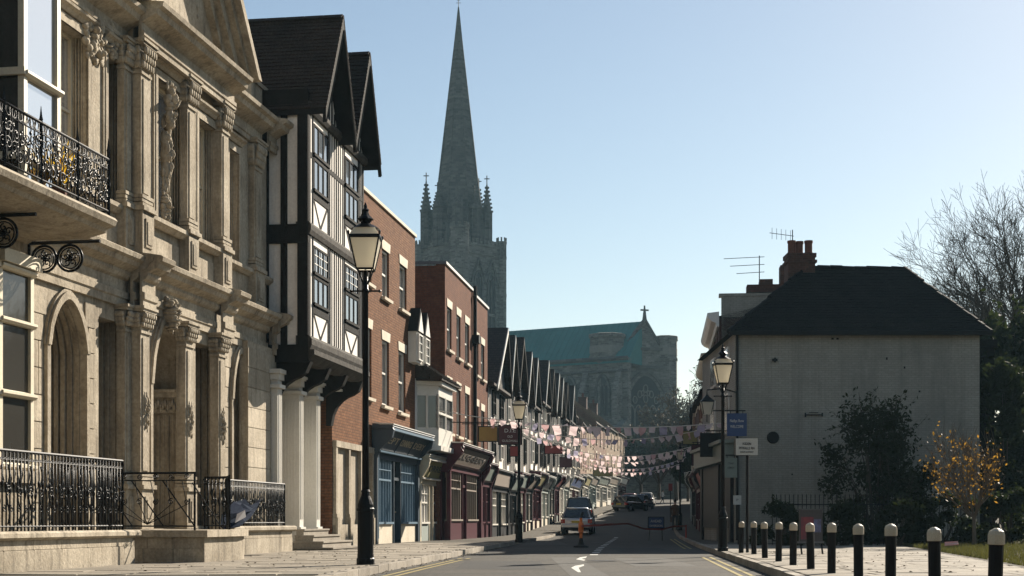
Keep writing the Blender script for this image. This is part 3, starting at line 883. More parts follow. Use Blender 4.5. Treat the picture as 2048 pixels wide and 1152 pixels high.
# balcony
BOo = 1.5
ya, yb = S.t(-60, BOo), S.t(217, BOo)
m = MB()
m.mould(ya, yb + .08, [(0, 5.42), (1.1, 5.42), (1.42, 5.5), (1.46, 5.56), (1.58, 5.6), (1.62, 5.68), (1.58, 5.73), (0, 5.76)])
m.build('balcony_slab', 'limestone_low', bank)
def scroll(b, c, r, ax, turns=1.6, rad=.013, n=22, flip=1, st=0.0):
    """flat spiral; ax maps (u, v) to local xyz"""
    pts = []
    for i in range(n + 1):
        u = i / n; th = st + flip * turns * 2 * math.pi * u; q = r * (1 - .82 * u)
        pts.append(ax(c[0] + q * math.cos(th), c[1] + q * math.sin(th)))
    b.tube(pts, rad, 5)
def ring(b, c, r, ax, rad=.013, n=18):
    b.tube([ax(c[0] + r * math.cos(2 * math.pi * i / n), c[1] + r * math.sin(2 * math.pi * i / n)) for i in range(n)], rad, 5, True)
def iron_panel(parent, ax, L, z0, z1, seed, dens=1.0, nm='scroll_panel'):
    """dense wrought scrolls between two rails"""
    r = random.Random(seed)
    f = MB()
    f.tube([ax(0, z0), ax(L, z0)], .018, 5); f.tube([ax(0, z1), ax(L, z1)], .024, 6); f.tube([ax(0, z1 - .16), ax(L, z1 - .16)], .012, 5)
    p = f.build('rail', 'iron_dull', parent, True)
    n = int(L / .105 * dens)
    for i in range(n):
        x = (i + .5) * L / n
        b = MB(); bulge = .05 * math.sin(i * 1.7)
        b.tube([ax(x + bulge * math.sin(k / 6 * 6.28), z0 + (z1 - z0 - .02) * k / 6) for k in range(7)], .0095, 5)
        b.build('baluster', 'iron', parent, True)
    for i in range(int(L / .2 * dens)):
        x = (i + .5) * L / max(1, int(L / .2 * dens)); b = MB()
        scroll(b, (x, z0 + (z1 - z0) * r.uniform(.22, .38)), .11, ax, 1.5, .011, 20, r.choice((1, -1)), r.uniform(0, 6)); b.build('scroll', 'iron', parent, True); b = MB()
        scroll(b, (x + .05, z0 + (z1 - z0) * r.uniform(.5, .68)), .1, ax, 1.5, .011, 20, r.choice((1, -1)), r.uniform(0, 6))
        b.build('scroll', 'iron', parent, True); b = MB(); ring(b, (x, z1 - .08), .065, ax, .009, 12); b.build('frieze_ring', 'iron', parent, True); b = MB()
        for q in range(4): b.blob(ax(x + r.uniform(-.1, .1), r.uniform(z0 + .08, z1 - .2)), (.026, .022, .034), 5, 4)
        tag(b.build('leaf_knobs', 'iron', parent, True), kind='stuff')
def newel(parent, ax, x, z0, z1, rad=.026):
    b = MB(); b.tube([ax(x, z0), ax(x, z1)], rad, 6); b.tube([ax(x, z1), ax(x, z1 + .05), ax(x, z1 + .2)], [rad * 1.3, rad * .8, .004], 6)
    b.build('newel', 'iron', parent)
bal = S.thing('balcony_railing', 'black wrought iron scrollwork railing round the stone balcony', 'railing')
axf = lambda u, v: (ya + .1 + u, -1.5, v)
iron_panel(bal, axf, yb - ya - .1, 5.83, 6.66, 41, 1.25)
axe = lambda u, v: (yb, -(1.5 - u), v)
iron_panel(bal, axe, 1.45, 5.83, 6.66, 42, .8)
for px in (8, 82, 155): newel(bal, axf, S.t(px, 1.5) - ya - .1, 5.7, 6.7)
newel(bal, axf, yb - ya - .1, 5.7, 6.8, .03)
# scroll brackets under the balcony
for t, lab in ((S.t(75, .25), 'double wrought iron scroll bracket under the near end of the balcony'), (S.t(140, .5), 'double wrought iron scroll bracket under the far end of the balcony')):
    t = {0: S.t(22, .9), 1: S.t(125, .65)}[0 if 'near' in lab else 1]
    br = S.thing('balcony_bracket', lab, 'bracket', 'iron balcony brackets')
    axb = lambda u, v, t=t: (t, -u, v)
    f = MB(); f.tube([axb(.06, 5.38), axb(1.3, 5.38)], .03, 5); f.tube([axb(.06, 5.38), axb(.06, 4.72)], .03, 5); f.tube([axb(.06, 4.74), axb(.06, 4.62)], [.05, .01], 6)
    f.build('bracket_bar', 'iron', br)
    for c in (.33, .78):
        b = MB(); ring(b, (c, 5.12), .215, axb, .022, 22); ring(b, (c, 5.12), .17, axb, .012, 18)
        for q in range(5):
            th = q * 1.2566 + .3; scroll(b, (c + .085 * math.cos(th), 5.12 + .085 * math.sin(th)), .06, axb, 1.1, .013, 12, 1, th)
        b.blob(axb(c, 5.12), (.03, .045, .045), 6, 5)
        b.build('scroll_ring', 'iron', br, True)
# plants on the balcony
pl = S.thing('potted_plant', 'spiky yellow and green plant behind the balcony railing', 'plant')
tb_ = S.t(128, 1.1)
m = MB(); m.lathe([(.1, 5.76), (.14, 5.95), (.15, 6.05), (.12, 6.05)], 10, (tb_, -1.0, 0)); m.build('pot', 'terracotta', pl)
m = MB(); r = random.Random(5)
for i in range(46):
    th = r.uniform(0, 6.28); L = r.uniform(.35, .85); lean = r.uniform(.1, .75)
    p0 = Vector((tb_, -1.0, 6.03)); d = Vector((math.cos(th) * lean, math.sin(th) * lean, 1)).normalized(); sd = d.cross(Vector((math.sin(th), -math.cos(th), .2))).normalized() * .022
    p1 = p0 + d * L * .6; p2 = p0 + d * L + Vector((math.cos(th), math.sin(th), -.5)) * .12 * L
    m.add([p0 - sd * .4, p0 + sd * .4, p1 + sd, p1 - sd, p2], [(0, 1, 2, 3), (3, 2, 4)])
m.build('leaves', 'amber_leaf', pl)

# ------------------------------------------------------------------ area walls with railings, landing and steps
def coped_wall(label, t0, t1, o0, o1, zb, zt, cat='wall', nm='low_wall', nblk=None, face='front'):
    w = S.thing(nm, label, cat)
    m = MB(); m.fb(t0 + .03, t1 - .03, o0, o1 - .03, zb - .1, zt - .13); m.build('core', 'limestone_low', w)
    n = nblk or max(2, int((t1 - t0) / .75)); r = random.Random(int(t0 * 10))
    for row, (za, zc) in enumerate(((zb - .05, zt - .27), (zt - .27, zt - .131))):
        for i in range(n):
            a = t0 + (t1 - t0) * i / n; b = t0 + (t1 - t0) * (i + 1) / n
            piece('wall_block', 'limestone_low', w, a + .004, b - .004, -o1 - (.012 if row == 0 else 0), -o1 + .04, za + .003, zc - .003)
    m = MB(); m.mould(t0 - .06, t1 + .1, [(o0 - .05, zt - .13), (o1 + .03, zt - .13), (o1 + .09, zt - .09), (o1 + .09, zt - .03), (o1 + .05, zt), (o0 - .05, zt)]); m.build('coping', 'limestone_low', w)
    m = MB(); m.fb(t1 - .02, t1 + .012, o0, o1, zb - .05, zt - .132); m.build('end_block', 'limestone_low', w)
    return w
w1t = S.t(268, 1.4)
coped_wall('low limestone wall with rounded coping at the lower left corner', S.t(-60, 1.4), w1t, 1.0, 1.4, .08, .70)
w3a, w3b = S.t(463, .85), S.t(584, .85)
coped_wall('low limestone area wall in front of the end pier, beside the house steps', w3a, w3b, .45, .85, .10, .74)
land = S.thing('entrance_landing', 'bow-fronted limestone landing before the arched doorway', 'landing')
la, lb = 2.75, 5.6
pts = [(la, .0), (la, 2.3)]
for i in range(9):
    th = math.pi / 2 * i / 8; pts.append((lb - 1.1 + 1.1 * math.sin(th), 1.2 + 1.1 * math.cos(th)))
pts += [(lb, 0.45), (lb, 0)]
m = MB(); m.prism(pts, lambda t, o, z: (t, -o, z), .0, .57); m.build('base', 'limestone_low', land)
big = [(la - .07, 0), (la - .07, 2.38)] + [(lb - 1.1 + 1.18 * math.sin(math.pi / 2 * i / 8), 1.2 + 1.18 * math.cos(math.pi / 2 * i / 8)) for i in range(9)] + [(lb + .08, .45), (lb + .08, 0)]
m = MB(); m.prism(big, lambda t, o, z: (t, -o, z), .571, .69); m.build('coping', 'limestone_low', land)
for i in range(4):                                    # facing stones on the side towards the street end
    piece('wall_block', 'limestone_low', land, la - .014, la + .02, -(.05 + .56 * i + .004), -(.05 + .56 * (i + 1) - .004), .04, .36)
    piece('wall_block', 'limestone_low', land, la - .010, la + .02, -(.25 + .5 * i + .004), -(.25 + .5 * (i + 1) - .004), .37, .565)
st = S.thing('entrance_steps', 'worn limestone steps between the bowed landing and the area wall', 'steps')
for i in range(3):
    m = MB(); m.fb(lb + .1 + i * .36, lb + .1 + (i + 1) * .36, .3, 1.25 + .1 * i, .0, .50 - i * .14); m.fb(lb + .08 + i * .36, lb + .13 + (i + 1) * .36, .3, 1.29 + .1 * i, .50 - i * .14, .545 - i * .14)
    m.build('step', 'limestone_low', st)
def railing(label, pts, z0, h, seed, dens=1.0, mode='bars'):
    """railing along local (t, o) points"""
    R_ = S.thing('railing', label, 'railing', 'wrought iron area railings')
    for k, (p, q) in enumerate(zip(pts, pts[1:])):
        L = math.hypot(q[0] - p[0], q[1] - p[1]); ux, uo = (q[0] - p[0]) / L, (q[1] - p[1]) / L
        ax = lambda u, v, p=p, ux=ux, uo=uo: (p[0] + ux * u, -(p[1] + uo * u), v)
        rr = random.Random(seed + k)
        f = MB(); f.tube([ax(0, z0 + h), ax(L, z0 + h)], .022, 6); f.tube([ax(0, z0 + .07), ax(L, z0 + .07)], .014, 5); f.tube([ax(0, z0 + h - .13), ax(L, z0 + h - .13)], .010, 5)
        f.build('rail', 'iron_dull', R_)
        if mode == 'bars':
            n = max(2, int(L / .12 * dens))
            for i in range(n + 1):
                x = L * i / n; b = MB(); off = rr.uniform(-.012, .012)
                b.tube([ax(x, z0 + .0), ax(x + off, z0 + h * .5), ax(x, z0 + h)], .0135, 5)
                kz = rr.uniform(.3, .72); b.tube([ax(x, z0 + h * (kz - .1)), ax(x + .035, z0 + h * kz), ax(x, z0 + h * (kz + .1))], [.008, .018, .008], 5)
                b.blob(ax(x, z0 + h * rr.uniform(.42, .6)), (.022, .022, .06), 6, 5)
                b.build('baluster', 'iron', R_, True)
                b = MB(); ring(b, (min(L, x + L / n / 2), z0 + h - .065), .05, ax, .008, 10); b.build('frieze_ring', 'iron', R_, True); b = MB()
                if i % 3 == 0:
                    b.tube([ax(min(L, x + L / n * .5 + .045 * math.sin(k / 10 * 9.4)), z0 + .1 + (h - .3) * k / 10) for k in range(11)], .012, 5); b.build('wavy_bar', 'iron', R_, True); b = MB()
                    scroll(b, (min(L, x + L / n / 2), z0 + h * .5), .085, ax, 1.5, .012, 16, 1 if i % 2 else -1, .6); b.build('scroll', 'iron', R_, True); b = MB()
                if i % 2: continue
                scroll(b, (min(L, x + L / n / 2), z0 + h * .28), .055, ax, 1.3, .009, 14, 1 if i % 4 else -1, 1.5)
                b.build('scroll', 'iron', R_, True)
        else:
            for x, a, b_ in ((.0, .08, .92), (L * .33, .08, .92), (L * .66, .08, .92)):
                b = MB(); b.tube([ax(x, z0 + h - .13), ax(min(L, x + L * .34), z0 + .07)], .013, 5); b.build('brace', 'iron', R_)
            for i in range(6):
                b = MB(); scroll(b, (L * (i + .5) / 6, z0 + h - .065), .05, ax, 1.6, .01, 16, 1 if i % 2 else -1, 0); b.build('scroll', 'iron', R_); b = MB(); scroll(b, (L * (i + .5) / 6, z0 + h * .5), .06, ax, 1.4, .009, 16, -1 if i % 2 else 1, 1.0)
                b.build('scroll', 'iron', R_)
                b = MB(); b.tube([ax(L * (i + .2) / 6, z0 + h - .13), ax(L * (i + .5) / 6, z0 + h * .45), ax(L * .5, z0 + .1)], .008, 5); b.build('tendril', 'iron', R_, True)
        for x in (0, L):
            b = MB(); b.tube([ax(x, z0), ax(x, z0 + h + .02)], .02, 6); b.build('newel', 'iron', R_)
    return R_
railing('black iron railing on the near low wall below the bay window', [(S.t(-60, 1.25), 1.25), (S.t(245, 1.25), 1.25), (S.t(245, 1.25), .15)], .70, 1.16, 51, 1.15)
railing('open scrolled iron railing with diagonal braces on the bowed landing', [(la + .05, .35), (la + .05, 2.1)], .69, 1.0, 52, 1, 'open')
railing('black iron railing curving round the far side of the bowed landing', [(lb - 1.0, 2.05), (lb - .35, 1.75), (lb - .1, 1.2)], .69, 1.0, 53, 1.2)
railing('black iron railing on the area wall next to the white house columns', [(w3a + .1, .68), (w3b - .05, .68), (w3b - .05, -.0)], .74, .98, 54, 1.25)
# blue cloth banner slumped over the railing
bn = S.thing('fallen_banner', 'crumpled dark blue banner on a pole slumped against the landing railing', 'banner')
def W2L(px, py, o):
    return (S.t(px, o), -o, S.z(px, py, o))
out = [W2L(440, 1052, 1.45), W2L(452, 1028, 1.5), W2L(468, 1004, 1.4), W2L(482, 998, 1.3), W2L(500, 1014, 1.35), W2L(522, 994, 1.3), W2L(512, 1018, 1.45), W2L(496, 1034, 1.55), W2L(474, 1052, 1.65), W2L(456, 1058, 1.6)]
cx_ = [sum(p[i] for p in out) / len(out) for i in range(3)]
m = MB(); r = random.Random(9); rings = []
for k, f_ in enumerate((1.0, .7, .38)):
    rings.append([(cx_[0] + (p[0] - cx_[0]) * f_ + r.uniform(-.03, .03), cx_[1] + (p[1] - cx_[1]) * f_ - (.0, .06, .05)[k] + r.uniform(-.09, .09), cx_[2] + (p[2] - cx_[2]) * f_) for p in out])
n = len(out); m.v = [p for q in rings for p in q] + [(cx_[0], cx_[1] - .12, cx_[2])]
for k in range(2):
    for i in range(n): m.f.append((k * n + i, k * n + (i + 1) % n, (k + 1) * n + (i + 1) % n, (k + 1) * n + i))
for i in range(n): m.f.append((2 * n + i, 2 * n + (i + 1) % n, 3 * n))
o = m.build('cloth', 'banner_blue', bn, False)
sd = o.modifiers.new('thick', 'SOLIDIFY'); sd.thickness = .02
m = MB(); m.tube([W2L(385, 966, 1.45), W2L(441, 1052, 1.5)], .013, 6); m.build('pole', 'iron_dull', bn)

m = MB(); q = [W2L(470, 1046, 1.75), W2L(474, 1028, 1.75), W2L(490, 1020, 1.7), W2L(492, 1034, 1.72)]
m.add(q, [(0, 1, 2, 3)]); pr_ = m.build('printed_panel', 'poster_grey', bn)
# ------------------------------------------------------------------ roofs with real tiles
def tiles(mb, p0, u, v, L, H, tw=.19, g=.125, th=.018, seed=1, clip=None):
    """overlapping tiles on a slope: p0 eave corner, u along the eave, v up the slope"""
    r = random.Random(seed)
    p0 = Vector(p0); u = Vector(u).normalized(); v = Vector(v).normalized(); n = u.cross(v)
    if n.z < 0: n = -n
    rows = int(H / g) + 1
    for i in range(rows):
        a = i * g; b = min(H + .02, a + g * 1.35)
        off = (i % 2) * tw / 2
        k = int(L / tw) + 2
        for j in range(k):
            x0 = max(0, j * tw - off); x1 = min(L, (j + 1) * tw - off - .006)
            if x1 - x0 < .02: continue
            if clip:
                lo, hi = clip(a)
                x0 = max(x0, lo); x1 = min(x1, hi)
                if x1 - x0 < .02: continue
            d = r.uniform(0, .012); e = r.uniform(-.008, .008)
            q = [p0 + u * x0 + v * (a + e) + n * (th * 1.6 + d), p0 + u * x1 + v * (a + e) + n * (th * 1.6 + d + r.uniform(-.006, .006)), p0 + u * x1 + v * b + n * .004, p0 + u * x0 + v * b + n * .004]
            q2 = [p0 + u * x0 + v * (a + e), p0 + u * x1 + v * (a + e)]
            mb.add(q + q2, [(0, 1, 2, 3), (4, 5, 1, 0), (4, 0, 3), (1, 5, 2)])
# ------------------------------------------------------------------ timber-framed jettied house
TU = Fac(vpx=1450, px=545, Y=35.5)
tud = TU.thing('timber_framed_house', 'black and white jettied timber house with two steep gables, beside the stone building', 'house')
J = 1.0                                   # jetty
a0, a1 = TU.t(617, J), TU.t(727, J)       # front of the upper storeys
g1 = TU.t(672, 0)                         # end of ground floor
zj, zm, ze = TU.z(612, 697, J), TU.z(614, 456, J), TU.z(619, 218, J)
m = MB(); m.fb(a0 + .02, a1 - .02, J - .012, -3.5, zj + .15, ze + .1); m.build('infill_wall', 'plaster', tud)
# gable walls
ga = (a0 + a1) / 2
zt = 13.55
for k, (p, q) in enumerate(((a0, ga), (ga, a1))):
    m = MB(); m.prism([(p + .02, ze + .1), (q - .02, ze + .1), ((p + q) / 2, zt - .45)], lambda t, z, o: (t, -o, z), J - .012, J - .25); m.build('gable_wall', 'plaster', tud)
def timber(nm, t0, t1, z0, z1, o0=J - .1, o1=J, mt='timber_black', par=None):
    return MB().fb(t0, t1, o0, o1, z0, z1).build(nm, mt, par or tud)
def brace(t0, z0, t1, z1, w=.09, o0=J - .1, o1=J - .004):
    d = Vector((t1 - t0, z1 - z0)).normalized(); nn = Vector((-d.y, d.x)) * w / 2
    return MB().prism([(t0 + nn.x, z0 + nn.y), (t1 + nn.x, z1 + nn.y), (t1 - nn.x, z1 - nn.y), (t0 - nn.x, z0 - nn.y)], lambda t, z, o: (t, -o, z), o0, o1).build('timber_brace', 'timber_black', tud)
# main beams
for z, h, d in ((zj, .34, .1), (zm - .12, .3, .08), (ze - .1, .26, .12)):
    m = MB(); m.mould(a0 - .06, a1 + .06, [(J - .3, z), (J + d * .5, z), (J + d, z + h * .35), (J + d, z + h * .75), (J + d * .4, z + h), (J - .3, z + h)]); m.build('bressummer', 'timber_worn', tud)
m = MB(); m.mould(a0 - .05, a1 + .08, [(J - .3, zj - .3), (J - .05, zj - .3), (J + .16, zj - .12), (J + .16, zj - .001), (J - .3, zj - .001)]); m.build('jetty_fascia', 'timber_worn', tud)
# windows and studs, storey by storey
w1a, w1b = TU.t(627, J), TU.t(656, J); w2a, w2b = TU.t(690, J), TU.t(716, J)
def leaded(ta, tb, za, zb, cols, rows):
    w = MB(); fr = .05
    w.fb(ta, ta + fr, J - .1, J + .018, za, zb); w.fb(tb - fr, tb, J - .1, J + .018, za, zb); w.fb(ta - .04, tb + .04, J - .1, J + .05, za - .07, za); w.fb(ta, tb, J - .1, J + .018, zb - fr, zb)
    for i in range(1, cols): c = ta + (tb - ta) * i / cols; w.fb(c - .025, c + .025, J - .09, J + .015, za, zb - fr)
    o = w.build('window', 'timber_black', tud)
    for i in range(cols):
        c0, c1 = ta + (tb - ta) * i / cols + .03, ta + (tb - ta) * (i + 1) / cols - .03
        MB().fb(c0, c1, J - .03, J - .006, za, zb - fr).build('pane', 'glass_tudor', o)
        if rows > 1:
            b = MB()
            for k in range(1, rows): z = za + (zb - za) * k / rows; b.fb(c0, c1, J - .006, J + .006, z - .012, z + .012)
            b.fb((c0 + c1) / 2 - .01, (c0 + c1) / 2 + .01, J - .0055, J + .0065, za, zb - fr)
            b.build('glazing_bar', 'white_paint', o)
for (ta, tb), px, ys_up, ys_lo in (((w1a, w1b), 641, (260, 318, 328, 388), (500, 551, 560, 612)), ((w2a, w2b), 703, (324, 378, 388, 440), (536, 583, 592, 645))):
    z = [TU.z(px, y_, J) for y_ in ys_up]; leaded(ta, tb, z[1], z[0], 3, 1); leaded(ta, tb, z[3], z[2], 3, 1)
    timber('timber_rail', ta, tb, z[1] - .16, z[1] - .075, J - .1, J + .02); timber('timber_rail', ta - .02, tb + .02, z[3] - .25, z[3] - .075, J - .1, J + .01)
    brace(ta + .05, z[3] - .25, (ta + tb) / 2, zm + .2); brace(tb - .05, z[3] - .25, (ta + tb) / 2, zm + .2)
    z = [TU.z(px, y_, J) for y_ in ys_lo]; leaded(ta, tb, z[1], z[0], 3, 3); leaded(ta, tb, z[3], z[2], 3, 1)
    timber('timber_rail', ta, tb, z[1] - .14, z[1] - .075, J - .1, J + .02); timber('timber_rail', ta - .02, tb + .02, z[3] - .27, z[3] - .075, J - .1, J + .01)
    brace(ta + .05, z[3] - .27, (ta + tb) / 2, zj + .36); brace(tb - .05, z[3] - .27, (ta + tb) / 2, zj + .36)
r = random.Random(2)
spans = [(a0 + .18, w1a), (w1b, w2a), (w2b, a1 - .1)]
for za, zb in ((zj + .34, zm - .12), (zm + .18, ze - .1)):
    timber('timber_post', a0 - .004, a0 + .16, za, zb, J - .14, J + .01); timber('timber_post', a1 - .14, a1 + .004, za, zb, J - .14, J + .01)
    for t in (w1a - .09, w1b, w2a - .09, w2b): timber('timber_stud', t + .01, t + .075, za, zb, J - .1, J + .008)
    for s, e in spans:
        n = max(1, int((e - s - .08) / .2))
        for i in range(1, n + (0 if e - s < .5 else 1)):
            c = s + (e - s) * i / (n + (0 if e - s < .5 else 1)) + r.uniform(-.012, .012)
            timber('timber_stud', c - .036, c + .036, za, zb, J - .1, J + r.uniform(-.004, .006))
    for s, e in spans:
        zz = (za + zb) / 2 + .35
        if za > 7: timber('timber_rail', s, e, zz - .06, zz + .06, J - .1, J + .004)
for p, q in ((a0, ga), (ga, a1)):
    c = (p + q) / 2
    for i in range(-4, 5):
        x = c + i * .26; h = (zt - .55 - ze) * (1 - abs(x - c) / ((q - p) / 2)) + ze
        if h > ze + .3: timber('timber_stud', x - .05, x + .05, ze + .16, h, J - .1, J + .004)
# side wall towards the viewer: posts, rails
so0, so1 = J, -.2
sz = a0
MB().fb(a0 - .02, a0 + .02, J - .16, -.6, zj + .1, ze + .3).build('side_panel', 'plaster', tud)
for o0, o1 in ((J + .004, J - .26), (J - .52, J - .68), (J - .98, J - 1.3)):
    MB().fb(a0 - .07, a0 + .02, o0, o1, zj + .002, ze + .3).build('timber_post', 'timber_black', tud)
for z0, z1 in ((zj - .3, zj + .12), (zm - .34, zm + .12), (ze - .12, ze + .45), (ze - .62, ze - .5)):
    o0 = J - .262 if z0 < ze - .6 else J
    MB().fb(a0 - .085, a0 + .02, J + .01 if z0 != ze - .62 else J - .7, -.6, z0, z1).build('timber_rail', 'timber_black', tud)
# jetty brackets
for i in range(4):
    t = a0 + .02 + (a1 - a0 - .3) * i / 3
    p = [(0, zj - 1.5), (.14, zj - 1.5), (.2, zj - 1.2), (.3, zj - .98), (.45, zj - .82), (.6, zj - .72), (.76, zj - .66), (.92, zj - .55), (1.04, zj - .28), (0, zj - .28)]
    MB().prism(p, lambda o, z, w: (w, -o, z), t, t + .24).build('jetty_bracket', 'timber_black', tud)
m = MB(); m.fb(a0, a1, J - .06, -.5, zj - .28, zj - .24); m.build('jetty_soffit', 'timber_black', tud)
# two gable roofs
OV = .45
for k, (p, q, zt_, back) in enumerate(((a0 - .12, ga + .08, 13.55, -6.0), (ga + .1, a1 + .14, 13.5, -6.0))):
    c = (p + q) / 2 + (.18 if k == 0 else .1)
    ef = ze - .05
    rf = MB()
    for sgn, e in ((-1, p), (1, q)):
        rf.prism([(c, zt_), (e, ef), (e, ef - .14), (c, zt_ - .2)], lambda t, z, o: (t, -o, z), J + OV, back)
    ro = rf.build('roof', 'timber_black', tud)
    tm = MB()
    for sgn, e in ((-1, p), (1, q)):
        vv = Vector((c - e, 0, zt_ - ef)); H = vv.length
        if sgn < 0: tiles(tm, (e, -(J + OV + .03), ef), (0, 1, 0), vv, J + OV + .03 - back if k == 0 else J + OV + 1.5, H, seed=70 + k)
        else: tiles(tm, (e, -(J + OV + .03), ef), (0, 1, 0), vv, 1.2, H, seed=75 + k)
    tag(tm.build('roof_tiles', 'roof_tile', ro), kind='stuff')
    for i in range(14 if k == 0 else 6):
        o_ = J + OV - i * .5; MB().prism([(c - .14, zt_ - .06), (c, zt_ + .05), (c + .14, zt_ - .06), (c, zt_ - .1)], lambda t, z, o: (t, -o, z), o_ - .49, o_).build('ridge_tile', 'roof_tile', ro)
    bb = MB()
    for e in (p, q):
        bb.prism([(c, zt_ - .02), (e, ef - .02), (e + (.0), ef - .34), (c, zt_ - .4)], lambda t, z, o: (t, -o, z), J + OV - .06, J + OV + .02)
    bb.build('bargeboard', 'timber_black', tud)
    bb = MB(); bb.tube([(p + .02, -(J + OV + .03), ef - .32), (c, -(J + OV + .03), zt_ - .36), (q - .02, -(J + OV + .03), ef - .32)], .018, 4); bb.build('barge_trim', 'timber_worn', tud)
# ground floor: panelled back wall, three white piers, steps
m = MB(); m.fb(0, TU.t(672), -.35, -3.4, 0, zj - .27); m.build('ground_wall', 'white_paint', tud)
pt = [(548, 588), (597, 628), (634, 662)]
for i, (x0, x1) in enumerate(pt):
    t = [TU.t(556, .35), TU.t(600, .35), TU.t(634, .35)][i]
    d = .34
    m = MB(); m.fb(t, t + .34, d, -.33, .62, zj - .75)
    for zz, e in ((.30, .16), (.5, .1), (.6, .05)): m.fb(t - e, t + .34 + e, d + e, -.33, zz, zz + .2 if zz < .5 else zz + .1)
    m.fb(t - .07, t + .41, d + .07, -.33, zj - .95, zj - .86); m.fb(t - .05, t + .39, d + .05, -.33, zj - .75, zj - .6); m.fb(t - .1, t + .44, d + .1, -.33, zj - .6, zj - .5)
    for q in range(4): m.fb(t + .06 + q * .07, t + .085 + q * .07, d, d + .015, .9, zj - 1.0)
    pr = m.build('pier', 'white_paint', tud)
    m = MB()
    for q in range(7): m.fb(t - .012, t, d - .1 - q * .08 - .05, d - .1 - q * .08, .95, zj - 1.1)
    m.build('fluting', 'white_paint', pr)
m = MB(); m.fb(-.1, TU.t(672), .4, -.3, zj - .5, zj - .27); m.fb(-.1, TU.t(672), .48, -.3, zj - .56, zj - .5); m.build('entablature', 'white_paint', tud)
hs = TU.thing('house_steps', 'grey stone steps up to the white columned porch', 'steps')
for i in range(4):
    m = MB(); m.fb(.2 + i * .1, 3.2 + .1 * i - .25 * i, .45 - .0, 1.45 - i * .27, .02 + (i > 0) * .0, .16 + i * .15); m.fb(.18 + i * .1, 3.22 - .15 * i, .44, 1.48 - i * .27, .16 + i * .15, .20 + i * .15)
    m.build('step', 'kerb_stone', hs)

# ------------------------------------------------------------------ orange brick house with blue shopfront
b1t = TU.t(664)
BR = Fac(vpx=1450, px=664, Y=TU.Y(b1t))
br1 = BR.thing('orange_brick_house', 'orange brick house with white lintels and blue shopfront, behind the nearest lamp', 'house')
e1 = BR.t(830)
zp = BR.z(735, 388)
def wins(fac, cols, heads, bots):
    out = []
    for (x0, x1), hy, by in zip(cols, heads, bots):
        out.append((fac.t(x0), fac.t(x1), fac.z((x0 + x1) / 2, by), fac.z((x0 + x1) / 2, hy)))
    return out
up = wins(BR, ((731, 743), (764, 778), (799, 813)), (476, 502, 532), (566, 596, 620))
lo = wins(BR, ((731, 743), (764, 778), (797, 811)), (656, 682, 704), (794, 811, 825))
z1_, z2_ = 4.15, 7.6
m = MB()
wall(m, 0, e1, z1_, z2_, 0, -.35, lo); wall(m, 0, e1, z2_, zp, 0, -.35, up)
m.fb(0, e1, -.35, -7, 0, zp - .1); m.fb(0, 1.0, 0, -.35, 2.95, z1_)
wall(m, 0, e1, 2.9 + .05, z1_, 0, -.35, [])  if False else m.fb(1.0, e1, 0, -.35, 2.95, z1_)
m.fb(0, .18, 0, -.35, 0, 2.95)
m.build('wall', 'brick_orange', br1)
m = MB(); m.fb(-.05, e1 + .05, .06, -.4, zp, zp + .1); m.build('parapet_coping', 'pale_stone', br1)
def dress(parent, ops, lint=.3, o=.0):
    for ta, tb, za, zb in ops:
        c = MB(); c.prism([(ta - .05, zb), (tb + .05, zb), (tb + .12, zb + lint), (ta - .12, zb + lint)], lambda t, z, w: (t, -w, z), o - .1, o + .025); c.build('lintel', 'pale_stone', parent)
        c = MB(); c.mould(ta - .1, tb + .1, [(o - .1, za - .12), (o + .12, za - .12), (o + .13, za - .03), (o - .1, za)]); c.build('sill', 'pale_stone', parent)
        sash(parent, ta, tb, za, zb, o - .13, 1, 2, 'white_paint', 'glass_grey', .04, .07)
dress(br1, up); dress(br1, lo)
m = MB(); m.tube([(.55, -.05, zp), (.55, -.05, 4.4)], .05, 6); m.build('downpipe', 'brick_orange', br1)
# stone-dressed ground floor windows left of the shop
m = MB()
zs = 2.95
bs = BR.t(743)
n = 3
for i in range(n + 1):
    t = .18 + (bs - .35) * i / n
    m.fb(t - .09, t + .09, .1, -.34, .1, zs); m.fb(t - .13, t + .13, .16, -.34, .1, .95); m.fb(t - .11, t + .11, .13, -.34, .95, 1.05)
m.fb(.05, bs - .1, .12, -.34, zs, zs + .18); m.fb(.05, bs - .1, .1, -.34, .1, .75)
m.build('stone_surround', 'limestone', br1)
for i in range(n):
    t0 = .18 + (bs - .35) * i / n + .1; t1 = .18 + (bs - .35) * (i + 1) / n - .1
    MB().fb(t0, t1, -.02, -.06, .75, zs).build('blind_panel', 'limestone_block', br1)
